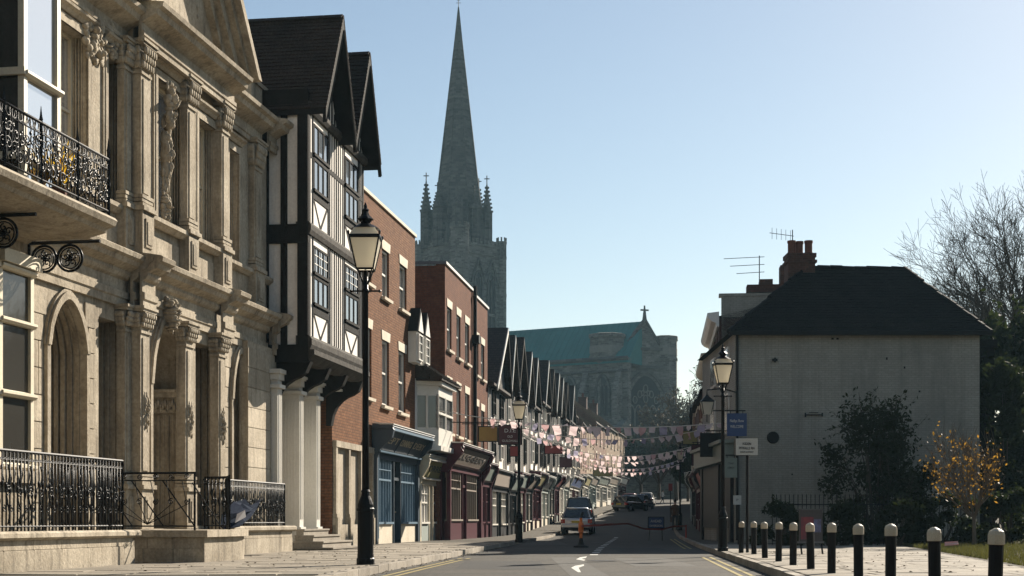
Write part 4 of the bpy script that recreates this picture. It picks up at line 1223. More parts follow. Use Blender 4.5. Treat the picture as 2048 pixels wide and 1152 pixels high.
# blue shopfront
def shopfront(parent, t0, t1, zt, o, paint, light, fascia, glassm='glass_shop', cols=((0, .38, 8), (.62, 1, 8)), door=(.4, .6), stall='pale_stone', zstall=.75, text=None, tcol='letter_gold', panels=1, trans=True, z0=.1, corn=.5, nm='shopfront', brk=True, wmt=None):
    W_ = t1 - t0
    sf = MB()
    sf.fb(t0, t0 + .2, o, o + .14, z0, zt - .75); sf.fb(t1 - .2, t1, o, o + .14, z0, zt - .75)
    sf.fb(t0, t1, o - .25, o - .2, z0, zt - .05)
    sf.fb(t0 + .2, t1 - .2, o - .2, o + .1, zt - .98, zt - .75)
    sf.mould(t0 - .05, t1 + .05, [(o, zt - .78), (o + .2, zt - .78), (o + .24, zt - .73), (o, zt - .7)])
    sf.mould(t0 - .08, t1 + .08, [(o, zt - .06), (o + corn, zt - .06), (o + corn + .05, zt), (o + corn + .03, zt + .05), (o, zt + .1)])
    s = sf.build(nm, paint, parent)
    # tilted fascia board
    fb_ = MB(); fb_.mould(t0 + .12, t1 - .12, [(o - .1, zt - .7), (o + .18, zt - .7), (o + corn - .08, zt - .1), (o - .1, zt - .1)]); fb_.build('fascia', fascia, s)
    k = MB(); k.mould(t0 - .1, t1 + .1, [(o + corn * .4, zt + .06), (o + corn + .07, zt + .055), (o + corn + .07, zt + .085), (o, zt + .13)]); k.build('flashing', 'letter_pale', s)
    if brk:
        for t in (t0 - .02, t1 - .16):
            c = MB(); c.prism([(o, zt - .95), (o + .16, zt - .95), (o + .24, zt - .7), (o + corn, zt - .35), (o + corn + .06, zt - .1), (o + corn, zt + .0), (o, zt + .0)], lambda w, z, t_: (t_, -w, z), t, t + .18); c.build('console_bracket', paint, s)
    if light:
        k = MB(); k.mould(t0, t1, [(o + .19, zt - .80), (o + .26, zt - .79), (o + .27, zt - .74), (o + .19, zt - .74)]); k.mould(t0 + .1, t1 - .1, [(o + corn - .06, zt - .12), (o + corn + .055, zt - .12), (o + corn + .055, zt - .05), (o + corn - .06, zt - .05)]); k.fb(t0 + .14, t0 + .205, o + .13, o + .155, z0 + .2, zt - .8); k.build('trim', light, s)
    ztop = zt - .98
    for a, b, nb in cols:
        ta, tb = t0 + .2 + (W_ - .4) * a, t0 + .2 + (W_ - .4) * b
        MB().fb(ta, tb, o - .2, o + .05, z0, zstall).build('stall_riser', stall, s)
        MB().fb(ta, tb, o - .15, o + .12, zstall, zstall + .07).build('sill', wmt or light or paint, s)
        wq = MB(); wq.fb(ta, ta + .07, o - .1, o + .02, zstall + .07, ztop); wq.fb(tb - .07, tb, o - .1, o + .02, zstall + .07, ztop)
        zr = ztop - .62
        if trans: wq.fb(ta + .07, tb - .07, o - .1, o + .03, zr - .06, zr); wq.fb(ta + .07, tb - .07, o - .1, o + .02, zr + .28, zr + .31)
        for i in range(1, nb): c = ta + (tb - ta) * i / nb; wq.fb(c - .013, c + .013, o - .09, o + .02, zstall + .07, ztop)
        wf = wq.build('window', wmt or light or paint, s)
        for i in range(nb):
            MB().fb(ta + (tb - ta) * i / nb + .02, ta + (tb - ta) * (i + 1) / nb - .02, o - .08, o - .06, zstall + .07, ztop).build('pane', glassm, wf)
    if door:
        ta, tb = t0 + .2 + (W_ - .4) * door[0], t0 + .2 + (W_ - .4) * door[1]
        d = MB(); d.fb(ta, tb, o - .2, o - .12, z0, z0 + 2.1); d.fb(ta, ta + .06, o - .12, o + .08, z0, ztop); d.fb(tb - .06, tb, o - .12, o + .08, z0, ztop); d.fb(ta + .06, tb - .06, o - .12, o + .03, z0 + 2.1, z0 + 2.2)
        dd = d.build('door', paint, s)
        MB().fb(ta + .1, tb - .1, o - .12, o - .11, z0 + 1.1, z0 + 2.0).build('pane', 'glass_grey', dd); MB().fb(ta + .06, tb - .06, o - .11, o - .10, z0 + 2.2, ztop).build('pane', 'glass_grey', dd)
        MB().blob((tb - .12, -(o - .09), z0 + 1.05), (.03, .03, .03)).build('handle', 'letter_gold', dd)
    if text:
        words = text; n_ = len(words)
        for i, wd in enumerate(words):
            c = t0 + .2 + (W_ - .4) * (i + .5) / n_
            up_ = Vector((0, -(corn - .26), .6)).normalized()
            lettering(wd, .34, s, tcol, (c, -(o + .18 + (corn - .26) * .5) - .012, zt - .4), (1, 0, 0), up_, width=(W_ - .5) / n_ * .86, depth=.004)
        for i in range(1, n_):
            c = t0 + .2 + (W_ - .4) * i / n_
            k = MB(); k.mould(c - .02, c + .02, [(o + .1, zt - .7), (o + .2, zt - .7), (o + corn - .06, zt - .1), (o + .1, zt - .1)]); k.build('fascia_divider', paint, s)
    return s
s0 = BR.t(748, .1)
shopfront(br1, s0, BR.t(828), BR.z(752, 845, .6), .06, 'blue_paint', 'blue_light', 'blue_paint', text=('JEPT', 'CUNNINGS', 'DEBY'), cols=((0, .38, 6), (.60, 1, 6)), door=(.40, .58), corn=.62)

# ------------------------------------------------------------------ narrow house with oriel
BH = Fac(vpx=1450, px=830, Y=BR.Y(e1))
bh = BH.thing('narrow_oriel_house', 'narrow white house with oriel bay window and two little roof dormers', 'house')
eh = BH.t(876)
zE = BH.z(850, 752, .3)
m = MB(); m.fb(0, eh, 0, -6, 0, zE); m.build('wall', 'plaster', bh)
m = MB(); m.prism([(.5, zE - .1), (.5, zE), (-3.2, zE + 3.2), (-6, zE + 1), (-6, zE - .1)], lambda o, z, t: (t, -o, z), 0, eh); rf = m.build('roof', 'roof_tile', bh)
m = MB(); vv = Vector((0, 3.7, 3.2)); tiles(m, (0, -.5, zE + .0), (1, 0, 0), vv, eh, 1.9, .2, .14, .02, 81); tag(m.build('roof_tiles', 'roof_tile', rf), kind='stuff')
for px in (833, 847):
    t = BH.t(px, .3); zb = zE + .35
    d = MB(); d.fb(t, t + .85, .3, -1.6, zb, zb + 1.1)
    dd = d.build('dormer', 'white_paint', bh)
    d = MB(); d.prism([(t - .08, zb + 1.08), (t + .93, zb + 1.08), (t + .425, zb + 1.95)], lambda u, z, o: (u, -o, z), .36, -2.2); d.build('dormer_roof', 'slate', dd)
    d = MB(); d.prism([(t + .02, zb + 1.09), (t + .83, zb + 1.09), (t + .425, zb + 1.8)], lambda u, z, o: (u, -o, z), .38, .36); d.build('dormer_gable', 'white_paint', dd)
    sash(bh, t + .08, t + .77, zb + .08, zb + 1.0, .32, 2, 3, 'white_paint', 'glass_grey', .03, .05, name='dormer_window')
# oriel: canted bay
oz0, oz1 = BH.z(850, 893, .5), BH.z(850, 757, .5)
ot0, ot1 = .35, eh - .45
q = [(ot0, 0), (ot0 + .35, .72), (ot1 - .35, .72), (ot1, 0)]
m = MB(); m.prism(q, lambda t, o, z: (t, -o, z), oz0 + .1, oz0 + .75); m.prism(q, lambda t, o, z: (t, -o, z), oz1 - .5, oz1)
m.prism([(ot0 - .08, 0), (ot0 + .3, .82), (ot1 - .3, .82), (ot1 + .08, 0)], lambda t, o, z: (t, -o, z), oz0 - .08, oz0 + .1); m.prism([(ot0 - .1, 0), (ot0 + .28, .86), (ot1 - .28, .86), (ot1 + .1, 0)], lambda t, o, z: (t, -o, z), oz1 - .12, oz1 + .02)
for (ta, oa), (tb, ob) in zip(q, q[1:]):
    for k in (0, .5, 1):
        x, y_ = ta + (tb - ta) * k, oa + (ob - oa) * k
        m.fb(x - .05, x + .05, y_ - .07, y_ + .01, oz0 + .7, oz1 - .45)
m.fb(ot0 + .3, ot1 - .3, .64, .735, (oz0 + oz1) / 2 + .05, (oz0 + oz1) / 2 + .13)
ori = m.build('oriel', 'white_paint', bh)
for (ta, oa), (tb, ob) in zip(q, q[1:]):
    g = MB(); k = .06
    g.prism([(ta, oa - k), (tb, ob - k), (tb, ob - k - .03), (ta, oa - k - .03)], lambda t, o, z: (t, -o, z), oz0 + .7, oz1 - .4); g.build('pane', 'glass_grey', ori)
m = MB(); m.prism([(.0, oz1 + .02), (.95, oz1 + .02), (.95, oz1 + .1), (.0, oz1 + .75)], lambda o, z, t: (t, -o, z), ot0 - .2, ot1 + .2); orr = m.build('oriel_roof', 'roof_tile', bh)
m = MB(); tiles(m, (ot0 - .22, -.97, oz1 + .1), (1, 0, 0), (0, .95, .65), ot1 - ot0 + .44, 1.15, .2, .14, .02, 82); tag(m.build('roof_tiles', 'roof_tile', orr), kind='stuff')
shopfront(bh, .05, eh - .05, BH.z(848, 912, .4), .04, 'cream_paint', 'white_paint', 'fascia_olive', text=("FORRE'S",), tcol='ink', cols=((0, .45, 3), (.68, 1, 2)), door=(.47, .66), stall='sage_paint', corn=.45)

# ------------------------------------------------------------------ red brick house with maroon shopfront
RB = Fac(vpx=1400, px=890, Y=54.9)
rb = RB.thing('red_brick_house', 'tall red brick house with white parapet, black downpipe and maroon shopfront', 'house')
e2 = RB.t(975)
zp2 = RB.z(890, 528)
cols = ((894, 903), (913, 921), (930, 938), (950.5, 957), (962, 968.5))
up = wins(RB, cols, (616, 632, 648, 678, 690), (700, 716, 727, 750, 759))
lo = wins(RB, cols, (769, 780, 788, 812, 822), (865, 872, 879, 893, 899))
m = MB(); zc = 6.65
wall(m, 0, e2, 3.3, zc, 0, -.35, lo); wall(m, 0, e2, zc, zp2, 0, -.35, up)
m.fb(0, e2, -.35, -7, 0, zp2 - .05)
m.fb(0, e2, 0, -.35, .1, 3.3) if False else m.fb(0, e2, -.2, -.35, .1, 3.3)
m.build('wall', 'brick_red', rb)
m = MB(); m.fb(-.04, RB.t(944), .07, -.4, zp2, zp2 + .1); m.fb(RB.t(951), e2 + .04, .07, -.4, zp2 - .12, zp2 - .02); m.build('parapet_coping', 'letter_pale', rb)
m = MB(); m.fb(-.05, 0, .05, -7, zp2, zp2 + .12); m.build('side_coping', 'lead', rb)
dress(rb, up); dress(rb, lo)
tp = RB.t(945.5)
m = MB(); m.tube([(tp, -.1, 3.4), (tp, -.1, zp2 + .25)], .085, 7); m.fb(tp - .22, tp + .22, .0, .3, zp2 - 2.2, zp2 - 1.85); m.tube([(tp - .25, -.1, zp2 - .2), (tp, -.1, zp2 - .7)], .06, 6); m.build('downpipe', 'iron_dull', rb)
m = MB(); m.tube([(tp + .3, -.08, 3.4), (tp + .3, -.08, 7.6)], .05, 6); m.build('downpipe', 'lead', rb)
for i in range(5):
    t = .8 + i * .38; m = MB(); m.lathe([(.11, 0), (.12, .1), (.1, .15), (.1, .55), (.13, .58), (.13, .66), (.09, .66)], 8, (t - 2.6, 4.5, zp2 + .65)); m.build('chimney_pot', 'gold_sign', rb)
m = MB(); m.fb(-2.1, .3, -4.1, -4.9, zp2 - 2, zp2 + .65); m.build('chimney', 'brick_dark', rb)
m = MB(); ms = RB.t(955)
shopfront(rb, .05, ms, RB.z(900, 882, .6), .06, 'maroon_paint', None, 'fascia_taupe', text=('LUGGERY',), tcol='ink', cols=((.02, .38, 5), (.55, .92, 5)), door=(.40, .53), stall='maroon_paint', zstall=.85, corn=.6, wmt='fascia_taupe')
# the maroon end panel that hides the side of the fascia
zf = RB.z(890, 882, .6)
m = MB(); m.prism([(-.3, zf - .95), (.1, zf - 1.0), (.55, zf - .45), (.72, zf - .2), (.6, zf + .02), (-.3, zf + .05)], lambda o, z, t: (t, -o, z), -.1, .02); m.build('end_panel', 'maroon_paint', rb)
shopfront(rb, ms + .1, e2 - .1, RB.z(965, 925, .4), .05, 'maroon_paint', None, 'green_sign', text=None, cols=((.0, .4, 3), (.65, 1, 3)), door=(.42, .62), stall='maroon_paint', corn=.45, nm='second_shopfront')
# ------------------------------------------------------------------ row of small gabled timber houses, left side further up
ROW = Fac(slope=.12, X=-1.11, Y=65.9)
peaks = [(1015, 655), (1030, 670), (1047, 674), (1063, 703), (1075, 715), (1097, 720), (1107, 738), (1118, 746), (1126, 755), (1134.5, 765), (1148, 771)]
pt_ = [ROW.t(px, .3) for px, py in peaks]; pz_ = [ROW.z(px, py, .3) for px, py in peaks]
ordn = ['first', 'second', 'third', 'fourth', 'fifth', 'sixth', 'seventh', 'eighth', 'ninth', 'tenth', 'eleventh']
paints = [('dark_paint', 'fascia_taupe'), ('dark_paint', 'green_sign'), ('maroon_paint', 'green_sign'), ('dark_paint', 'fascia_taupe'), ('maroon_paint', 'fascia_olive'), ('sage_paint', 'dark_paint'),
          ('dark_paint', 'green_sign'), ('maroon_paint', 'red_sign'), ('white_paint', 'green_sign'), ('sage_paint', 'fascia_taupe'), ('white_paint', 'navy_sign')]
def gable_house(k, t0, t1, tp, zp_, label):
    y_ = ROW.Y((t0 + t1) / 2); g0 = road_z(y_)
    h = thing('gabled_house', label, 'house', ROW.w(t0, 0, 0)[:2] + (g0,), ROW.rz, 'small gabled timber houses in a row')
    W_ = t1 - t0; zp_ = zp_ - g0; c = tp - t0; r = random.Random(100 + k)
    big = W_ > 4.6
    zeave = zp_ - (3.1 if k == 0 else 2.6) - r.uniform(0, .3)
    MB().fb(0, W_, 0, -7, -.5, zeave + .05).build('wall', 'plaster', h)
    zf = 3.15 + r.uniform(-.15, .25)
    hw = min(c, W_ - c) + .12
    if k == 0: p, q = .9, W_ + .05
    else: p, q = max(-.08, c - 2.1), min(W_ + .08, c + 2.1)
    MB().prism([(p + .1, zeave), (q - .1, zeave), (c, zp_ - .25)], lambda t, z, o: (t, -o, z), -.01, -.2).build('gable_wall', 'plaster', h)
    rf = MB()
    rf.prism([(c, zp_), (p - .05, zeave - .05), (p - .05, zeave - .2), (c, zp_ - .22)], lambda t, z, o: (t, -o, z), .32, -7)
    rf.prism([(c, zp_), (q + .05, zeave - .05), (q + .05, zeave - .2), (c, zp_ - .22)], lambda t, z, o: (t, -o, z), .32, -7)
    rf.build('roof', 'tile_course', h)
    if q < W_ - .3 or p > .3:                      # plain eaves roof beside the gable
        rr = MB(); rr.prism([(.3, zeave - .12), (.3, zeave), (-3.4, zeave + 2.3), (-7, zeave)], lambda o, z, t: (t, -o, z), -.02, W_ + .02); rr.build('side_roof', 'tile_course', h)
    bb = MB()
    for e, bm_ in ((p, 'timber_worn' if r.random() < .7 else 'white_paint'), (q, 'timber_black')):
        bb = MB(); bb.prism([(c, zp_ - .02), (e, zeave - .06), (e, zeave - .3), (c, zp_ - .34)], lambda t, z, o: (t, -o, z), .3, .36); bb.build('bargeboard', bm_, h)
    for i in range(-3, 4):
        x = c + i * .42; hh = zeave + (zp_ - .45 - zeave) * (1 - abs(x - c) / max(.1, (q - p) / 2))
        if hh > zeave + .3: MB().fb(x - .06, x + .06, -.02, .012, zeave, hh).build('timber_stud', 'timber_black', h)
    n = int(W_ / .42)
    zmid = (zf + zeave) / 2 + .1
    for z in (zf + .05, zmid, zeave - .12):
        MB().fb(0, W_, -.02, .035, z, z + .16).build('timber_rail', 'timber_worn', h)
    ww = [(W_ * .3, .95)] if W_ < 4 else [(W_ * .28, 1.0), (W_ * .72, 1.0)]
    for i in range(n + 1):
        x = .05 + (W_ - .1) * i / n
        if any(abs(x - wc) < wd / 2 + .05 for wc, wd in ww): continue
        MB().fb(x - .1, x + .1, -.02, .014, zf + .2, zeave - .1).build('timber_stud', 'timber_black', h)
    for wc, wd in ww:
        for za, zb in ((zf + .65, zmid - .1), (zmid + .5, zeave - .2)):
            if zb - za > .5: sash(h, wc - wd / 2, wc + wd / 2, za, zb, .03, 2, 2, 'white_paint' if r.random() < .5 else 'timber_black', 'glass_grey', .04, .06)
    pa_, fa_ = paints[k]
    shopfront(h, .06, W_ - .06, zf + .02, .05, pa_, None, fa_, cols=((0, .36, 3), (.64, 1, 3)), door=(.4, .6), stall=r.choice(['pale_stone', 'sage_paint', pa_]), corn=.3 + r.uniform(0, .3), z0=.08, zstall=.65, wmt='white_paint' if k % 3 != 1 else None)
    if k in (0, 5, 8):
        ch = MB(); ch.fb(W_ * .5 - .4, W_ * .5 + .4, -3.5, -4.3, zp_ - 1.5, zp_ + .7); ch.build('chimney', 'brick_dark', h)
    return h
edges = [.05] + [(pt_[i] + pt_[i + 1]) / 2 for i in range(10)] + [ROW.t(1156)]
for k in range(11):
    gable_house(k, edges[k] + .02, edges[k + 1] - .02, pt_[k], pz_[k], ordn[k] + ' small gabled timber house counting up the street from the red brick house')
# ------------------------------------------------------------------ plain houses closing the left side
def row_house(fac, t0, t1, zt, mt, label, roof='tile_course', gable=True, paint=('dark_paint', 'fascia_taupe'), name='terraced_house', ridge=2.6, deep=8, wins_=3, storeys=2, cat='house', group=None, shop=True, cornice=None, parapet=False, stack=True):
    y_ = fac.Y((t0 + t1) / 2); g0 = road_z(y_)
    h = thing(name, label, cat, fac.w(t0)[:2] + (g0,), fac.rz, group)
    W_ = t1 - t0; zt -= g0
    zf = 3.3
    ops = []
    for s_ in range(storeys):
        za = zf + .75 + s_ * (zt - zf) / storeys; zb = min(zt - .35, za + min(1.7, (zt - zf) / storeys - .95))
        ops.append([(W_ * (i + .5) / wins_ - .45, W_ * (i + .5) / wins_ + .45, za, zb) for i in range(wins_)])
    m = MB(); zs = [zf - .1] + [zf + (s_ + 1) * (zt - zf) / storeys for s_ in range(storeys)]
    for s_ in range(storeys): wall(m, 0, W_, zs[s_], zs[s_ + 1], 0, -.3, ops[s_])
    m.fb(0, W_, -.3, -deep, -.6, zt - .01); m.fb(0, W_, -.22, -.299, -.6, zf - .1)
    m.build('wall', mt, h)
    for o_ in ops: dress(h, o_, .22)
    if parapet:
        MB().fb(-.03, W_ + .03, .05, -.35, zt, zt + .5).build('parapet', mt, h)
    if cornice:
        m = MB(); m.mould(-.05, W_ + .05, [(0, zt - .35), (.08, zt - .35), (.12, zt - .2), (.3, zt - .12), (.42, zt), (.46, zt + .12), (.46, zt + .2), (0, zt + .25)]); m.build('cornice', cornice, h)
    if roof:
        e = .0 if parapet or cornice else .25
        m = MB(); m.prism([(e, zt - .02), (e, zt + .08), (-deep / 2, zt + ridge), (-deep, zt), (-deep, zt - .02)], lambda o, z, t: (t, -o, z), .0 if gable else .0, W_); m.build('roof', roof, h)
        if gable:
            for tt in (-.06, W_ - .14):
                m = MB(); m.prism([(.2, zt - .3), (.2, zt + .2), (-deep / 2, zt + ridge + .22), (-deep, zt + .2), (-deep, zt - .3)], lambda o, z, t: (t, -o, z), tt, tt + .2); m.build('gable_parapet', mt, h)
        if not stack: return _shop(h, W_, zf, paint, shop)
        m = MB(); m.fb(W_ - 1.0, W_ - .1, -deep / 2 + .5, -deep / 2 - .5, zt + ridge - 1.2, zt + ridge + 1.1); m.fb(W_ - 1.05, W_ - .05, -deep / 2 + .55, -deep / 2 - .55, zt + ridge + 1.1, zt + ridge + 1.2); ch = m.build('chimney', 'brick_dark', h)
        for i in range(3):
            m = MB(); m.lathe([(.11, 0), (.09, .4), (.12, .42), (.12, .48)], 7, (W_ - .85 + i * .3, deep / 2, zt + ridge + 1.2)); m.build('chimney_pot', 'terracotta', ch)
    return _shop(h, W_, zf, paint, shop)
def _shop(h, W_, zf, paint, shop):
    if shop: shopfront(h, .08, W_ - .08, zf, .05, paint[0], None, paint[1], cols=((0, .36, 3), (.64, 1, 3)), door=(.4, .6), stall=paint[0] if random.random() < .5 else 'pale_stone', corn=.5, z0=.08)
    return h
FAR1 = Fac(slope=.1067, X=4.66, Y=114.0)
FAR2 = Fac(slope=.164, X=8.55, Y=150.5)
fl = [(FAR1, .1, 5.6, 9.3, 'brick_dark', 'dark steep-roofed brick house next after the last timber gable', ('maroon_paint', 'red_sign')),
      (FAR1, 5.7, 12.0, 8.7, 'timber_black', 'black weatherboarded house with low eaves on the left, before the stepped brick gables', ('dark_paint', 'navy_sign')),
      (FAR1, 12.1, 22.2, 9.4, 'brick_brown', 'brown brick house with parapet gables on the left, below the cathedral roof', ('white_paint', 'fascia_olive')),
      (FAR1, 22.3, 36.3, 9.9, 'brick_tan', 'tan brick house with second parapet gable near the top of the street', ('sage_paint', 'fascia_taupe')),
      (FAR2, .1, 12.0, 11.0, 'brick_brown', 'tall brown house on the left beside the group of parked cars', ('white_paint', 'green_sign')),
      (FAR2, 12.1, 25.0, 11.4, 'brick_tan', 'pale tan house with white doors beyond the parked cars', ('white_paint', 'fascia_taupe')),
      (FAR2, 25.1, 37.0, 11.6, 'brick_tan', 'last pale house at the top left of the street before the trees', ('maroon_paint', 'white_sign'))]
for k, (fac, a, b, zt, mt, lb_, pn) in enumerate(fl):
    row_house(fac, a, b, zt, mt, lb_, gable=k != 1, paint=pn, ridge=3.2)

# ------------------------------------------------------------------ right side: white-painted end house with hipped roof
RX0, RX1, RY0, RY1 = 7.54, 15.8, 49.0, 57.4
eh_ = 7.22
wh = thing('white_end_house', 'white painted brick house end with dark hipped roof and tall brick chimney on the right', 'house', (RX0, RY0, 0))
lx = RX1 - RX0; ly = RY1 - RY0
m = MB(); m.box(0, lx, 0, ly, -.2, eh_); m.build('wall', 'brick_painted', wh)
rzd = 10.1
e = .22
ra, rb_, ry = 3.2, 6.8, 4.1
P = [(-e, -e, eh_ - .02), (lx + e + .1, -e, eh_ - .02), (lx + e + .1, ly, eh_ - .02), (-e, ly, eh_ - .02), (ra, ry, rzd), (rb_, ry, rzd)]
m = MB(); m.add(P, [(0, 1, 5, 4), (1, 2, 5), (2, 3, 4, 5), (3, 0, 4), (3, 2, 1, 0)]); rfo = m.build('roof', 'slate', wh)
m = MB(); vv = Vector((0, ry + e, rzd - eh_)); H = vv.length
def hipclip(a):
    f = a / H; return (ra + e) * f, (lx + 2 * e + .1) - (lx + e + .1 - rb_) * f
tiles(m, (-e, -e, eh_), (1, 0, 0), vv, lx + 2 * e + .1, H, .2, .13, .02, 91, hipclip)
tag(m.build('roof_tiles', 'slate', rfo), kind='stuff')
m = MB(); pass
rr_ = random.Random(14)
for a_, b_ in ((P[0], P[4]), (P[1], P[5]), (P[4], P[5])):
    a_, b_ = Vector(a_), Vector(b_); n_ = int((b_ - a_).length / .42)
    for i in range(n_):
        j_ = Vector((rr_.uniform(-.015, .015), rr_.uniform(-.015, .015), rr_.uniform(-.02, .035)))
        m = MB(); m.tube([a_ + (b_ - a_) * (i / n_) + j_, a_ + (b_ - a_) * ((i + .97) / n_) + j_ + Vector((0, 0, rr_.uniform(-.015, .015)))], [.1, .085], 6); m.build('ridge_tile', 'slate', rfo)
m = MB(); m.box(-e - .02, lx + e + .1, -e - .1, -e, eh_ - .12, eh_ + .02); m.build('gutter', 'iron_dull', wh)
cxa = 10.05 - RX0; cy = ry
m = MB(); m.box(cxa, cxa + .98, cy - .35, cy + .45, 8.3, 10.45); m.box(cxa - .06, cxa + 1.04, cy - .41, cy + .51, 10.25, 10.35); m.box(cxa - .04, cxa + 1.02, cy - .39, cy + .49, 10.45, 10.6); ch = m.build('chimney', 'brick_dark', wh)
for i in range(3):
    m = MB(); m.lathe([(.15, 0), (.16, .05), (.14, .1), (.14, .40), (.16, .42), (.16, .5), (.11, .5)], 9, (cxa + .18 + i * .31, cy + (.1 if i == 1 else -.05), 10.6)); m.build('chimney_pot', 'terracotta', ch)
m = MB(); m.tube([(.06, -.07, eh_ - .1), (.06, -.07, .2)], .045, 6); m.build('downpipe', 'iron_dull', wh)
m = MB(); m.tube([(1.28, -.012, 3.67), (1.28, -.05, 3.67)], [.21, .2], 14); m.build('round_vent', 'iron_dull', wh)
m = MB(); m.box(1.25, 1.42, -.08, .0, 6.25, 6.33); m.box(1.3, 1.36, -.12, -.08, 6.2, 6.36); m.build('wall_fixing', 'iron_dull', wh)
m = MB(); m.box(2.35, 2.95, -.05, -.0, 4.42, 4.45); m.box(2.35, 2.38, -.09, -.0, 4.36, 4.5); m.box(2.5, 2.8, -.04, 0, 4.5, 4.52); m.box(2.92, 2.95, -.09, 0, 4.38, 4.5); m.build('wall_bracket', 'iron_dull', wh)
for (x, z, w, h_) in ((3.25, 6.98, .08, .06), (3.42, 6.98, .08, .06), (5.1, 6.3, .05, .08), (3.9, 4.2, .04, .05), (6.2, 5.2, .06, .06), (1.9, 2.4, .05, .05), (5.7, 6.0, .05, .07)):
    MB().box(x, x + w, -.012, .004, z, z + h_).build('air_brick', 'iron_dull', wh)
# brick garden wall / outbuilding to the right of the end house
ob = thing('dark_outbuilding', 'dark outbuilding half hidden at the right of the white house', 'building', (RX1 + .05, RY0 + 1.5, 0))
m = MB(); m.box(0, .95, 0, 4, -.2, 6.9); m.build('wall', 'slate', ob)
m = MB(); m.box(-.0, 1.0, -.2, 4, 6.9, 7.15); m.build('roof', 'slate', ob)
# front of the end house and the row beyond
class RFac(Fac):
    """front on the right-hand side: runs from its far end towards the viewer"""
    def __init__(s, X, Y, slope):
        a = math.atan(slope); s.x0, s.y0, s.z0 = X, Y, 0.0
        s.dx, s.dy = -math.sin(a), -math.cos(a); s.nx, s.ny = s.dy, -s.dx
        s.rz = math.atan2(s.dy, s.dx)
m = MB()
for i, (y0, y1) in enumerate(((1.2, 2.3), (4.6, 5.7))):
    for z0, z1 in ((3.9, 5.3), (5.8, 6.9)):
        w = MB(); w.box(-.06, .0, y0, y1, z0, z1); wo_ = w.build('window', 'white_paint', wh); w = MB(); w.box(-.075, -.06, y0 + .08, y1 - .08, z0 + .08, z1 - .08); w.build('pane', 'glass_grey', wo_)
m = MB(); m.box(-.35, 0, .3, ly, 2.9, 3.5); m.box(-.5, 0, .2, ly, 3.5, 3.62); m.build('shop_fascia', 'green_sign', wh)
m = MB(); m.box(-.12, 0, .3, .7, 0, 2.9); m.build('shop_pilaster', 'dark_paint', wh); MB().box(-.12, 0, 3.2, 3.6, 0, 2.9).build('shop_pilaster', 'dark_paint', wh); MB().box(-.1, 0, ly - .5, ly - .1, 0, 2.9).build('shop_pilaster', 'dark_paint', wh)
m = MB(); m.box(-.05, 0, .7, 3.2, .6, 2.9); m.box(-.05, 0, 3.6, ly - .5, .6, 2.9); m.build('shop_window', 'dark_paint', wh)
def rline(y): return 8.2 + .1 * (y - 57.4) if y < 100 else (12.46 + .125 * (y - 100))
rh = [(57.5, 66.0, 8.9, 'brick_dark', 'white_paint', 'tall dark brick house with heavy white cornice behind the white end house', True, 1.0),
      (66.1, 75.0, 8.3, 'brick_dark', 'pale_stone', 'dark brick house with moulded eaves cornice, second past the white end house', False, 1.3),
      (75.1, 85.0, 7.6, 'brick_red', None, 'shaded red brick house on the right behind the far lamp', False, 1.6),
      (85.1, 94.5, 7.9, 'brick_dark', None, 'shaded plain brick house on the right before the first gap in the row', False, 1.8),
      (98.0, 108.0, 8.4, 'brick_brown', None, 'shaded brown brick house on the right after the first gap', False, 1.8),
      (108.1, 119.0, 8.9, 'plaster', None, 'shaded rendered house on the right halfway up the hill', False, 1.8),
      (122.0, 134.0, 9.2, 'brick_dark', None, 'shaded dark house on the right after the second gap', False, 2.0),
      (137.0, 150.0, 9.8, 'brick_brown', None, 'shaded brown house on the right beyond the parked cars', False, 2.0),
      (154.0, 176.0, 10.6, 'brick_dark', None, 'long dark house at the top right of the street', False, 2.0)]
shop_p = [('dark_paint', 'dark_paint'), ('dark_paint', 'red_sign'), ('maroon_paint', 'dark_paint'), ('dark_paint', 'fascia_taupe'), ('sage_paint', 'dark_paint'), ('white_paint', 'navy_sign'), ('dark_paint', 'dark_paint'), ('dark_paint', 'green_sign'), ('dark_paint', 'dark_paint')]
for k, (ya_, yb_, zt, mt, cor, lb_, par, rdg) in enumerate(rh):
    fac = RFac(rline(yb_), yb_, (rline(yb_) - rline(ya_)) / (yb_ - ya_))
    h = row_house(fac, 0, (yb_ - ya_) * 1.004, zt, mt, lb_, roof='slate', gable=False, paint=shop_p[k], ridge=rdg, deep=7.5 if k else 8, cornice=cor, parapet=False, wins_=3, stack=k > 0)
    if k == 0:
        L = (yb_ - ya_) * 1.004
        m = MB(); m.fb(L - .35, L, -.1, -4.2, 8.0, 9.75); m.fb(L - .4, L + .03, .0, -4.3, 9.75, 9.87); m.build('side_parapet', 'brick_painted', h)
        m = MB(); m.fb(L - .7, L + .06, -1.1, -3.6, 9.9, 10.2); m.fb(L - .7, L + .06, -2.4, -3.1, 10.2, 10.95); m.fb(L - .75, L + .1, -1.6, -2.1, 10.2, 10.4); m.build('side_chimney', 'brick_dark', h)
        an = MB(); an.tube([(L - .3, 2.9, 10.9), (L - .3, 2.9, 12.4)], .02, 5); an.tube([(L - .3, 2.0, 12.3), (L - .3, 2.95, 12.15)], .012, 4)
        for q in range(5): an.tube([(L - .3, 2.1 + q * .18, 12.05 - .02 * q), (L - .3, 2.1 + q * .18, 12.5 - .03 * q)], .008, 4)
        an.build('aerial', 'iron_dull', h)
        an = MB(); an.tube([(L - .3, 1.6, 10.1), (L - .3, 1.6, 11.4)], .02, 5)
        for q in range(3): an.tube([(L - .3, .2 + q * .25, 11.3 - q * .3), (L - .3, 1.8, 11.35 - q * .3)], .012, 4)
        an.build('aerial', 'iron_dull', h)
mat('tracery_stone', (.19, .185, .168), .85, None, 2, .5, .1)
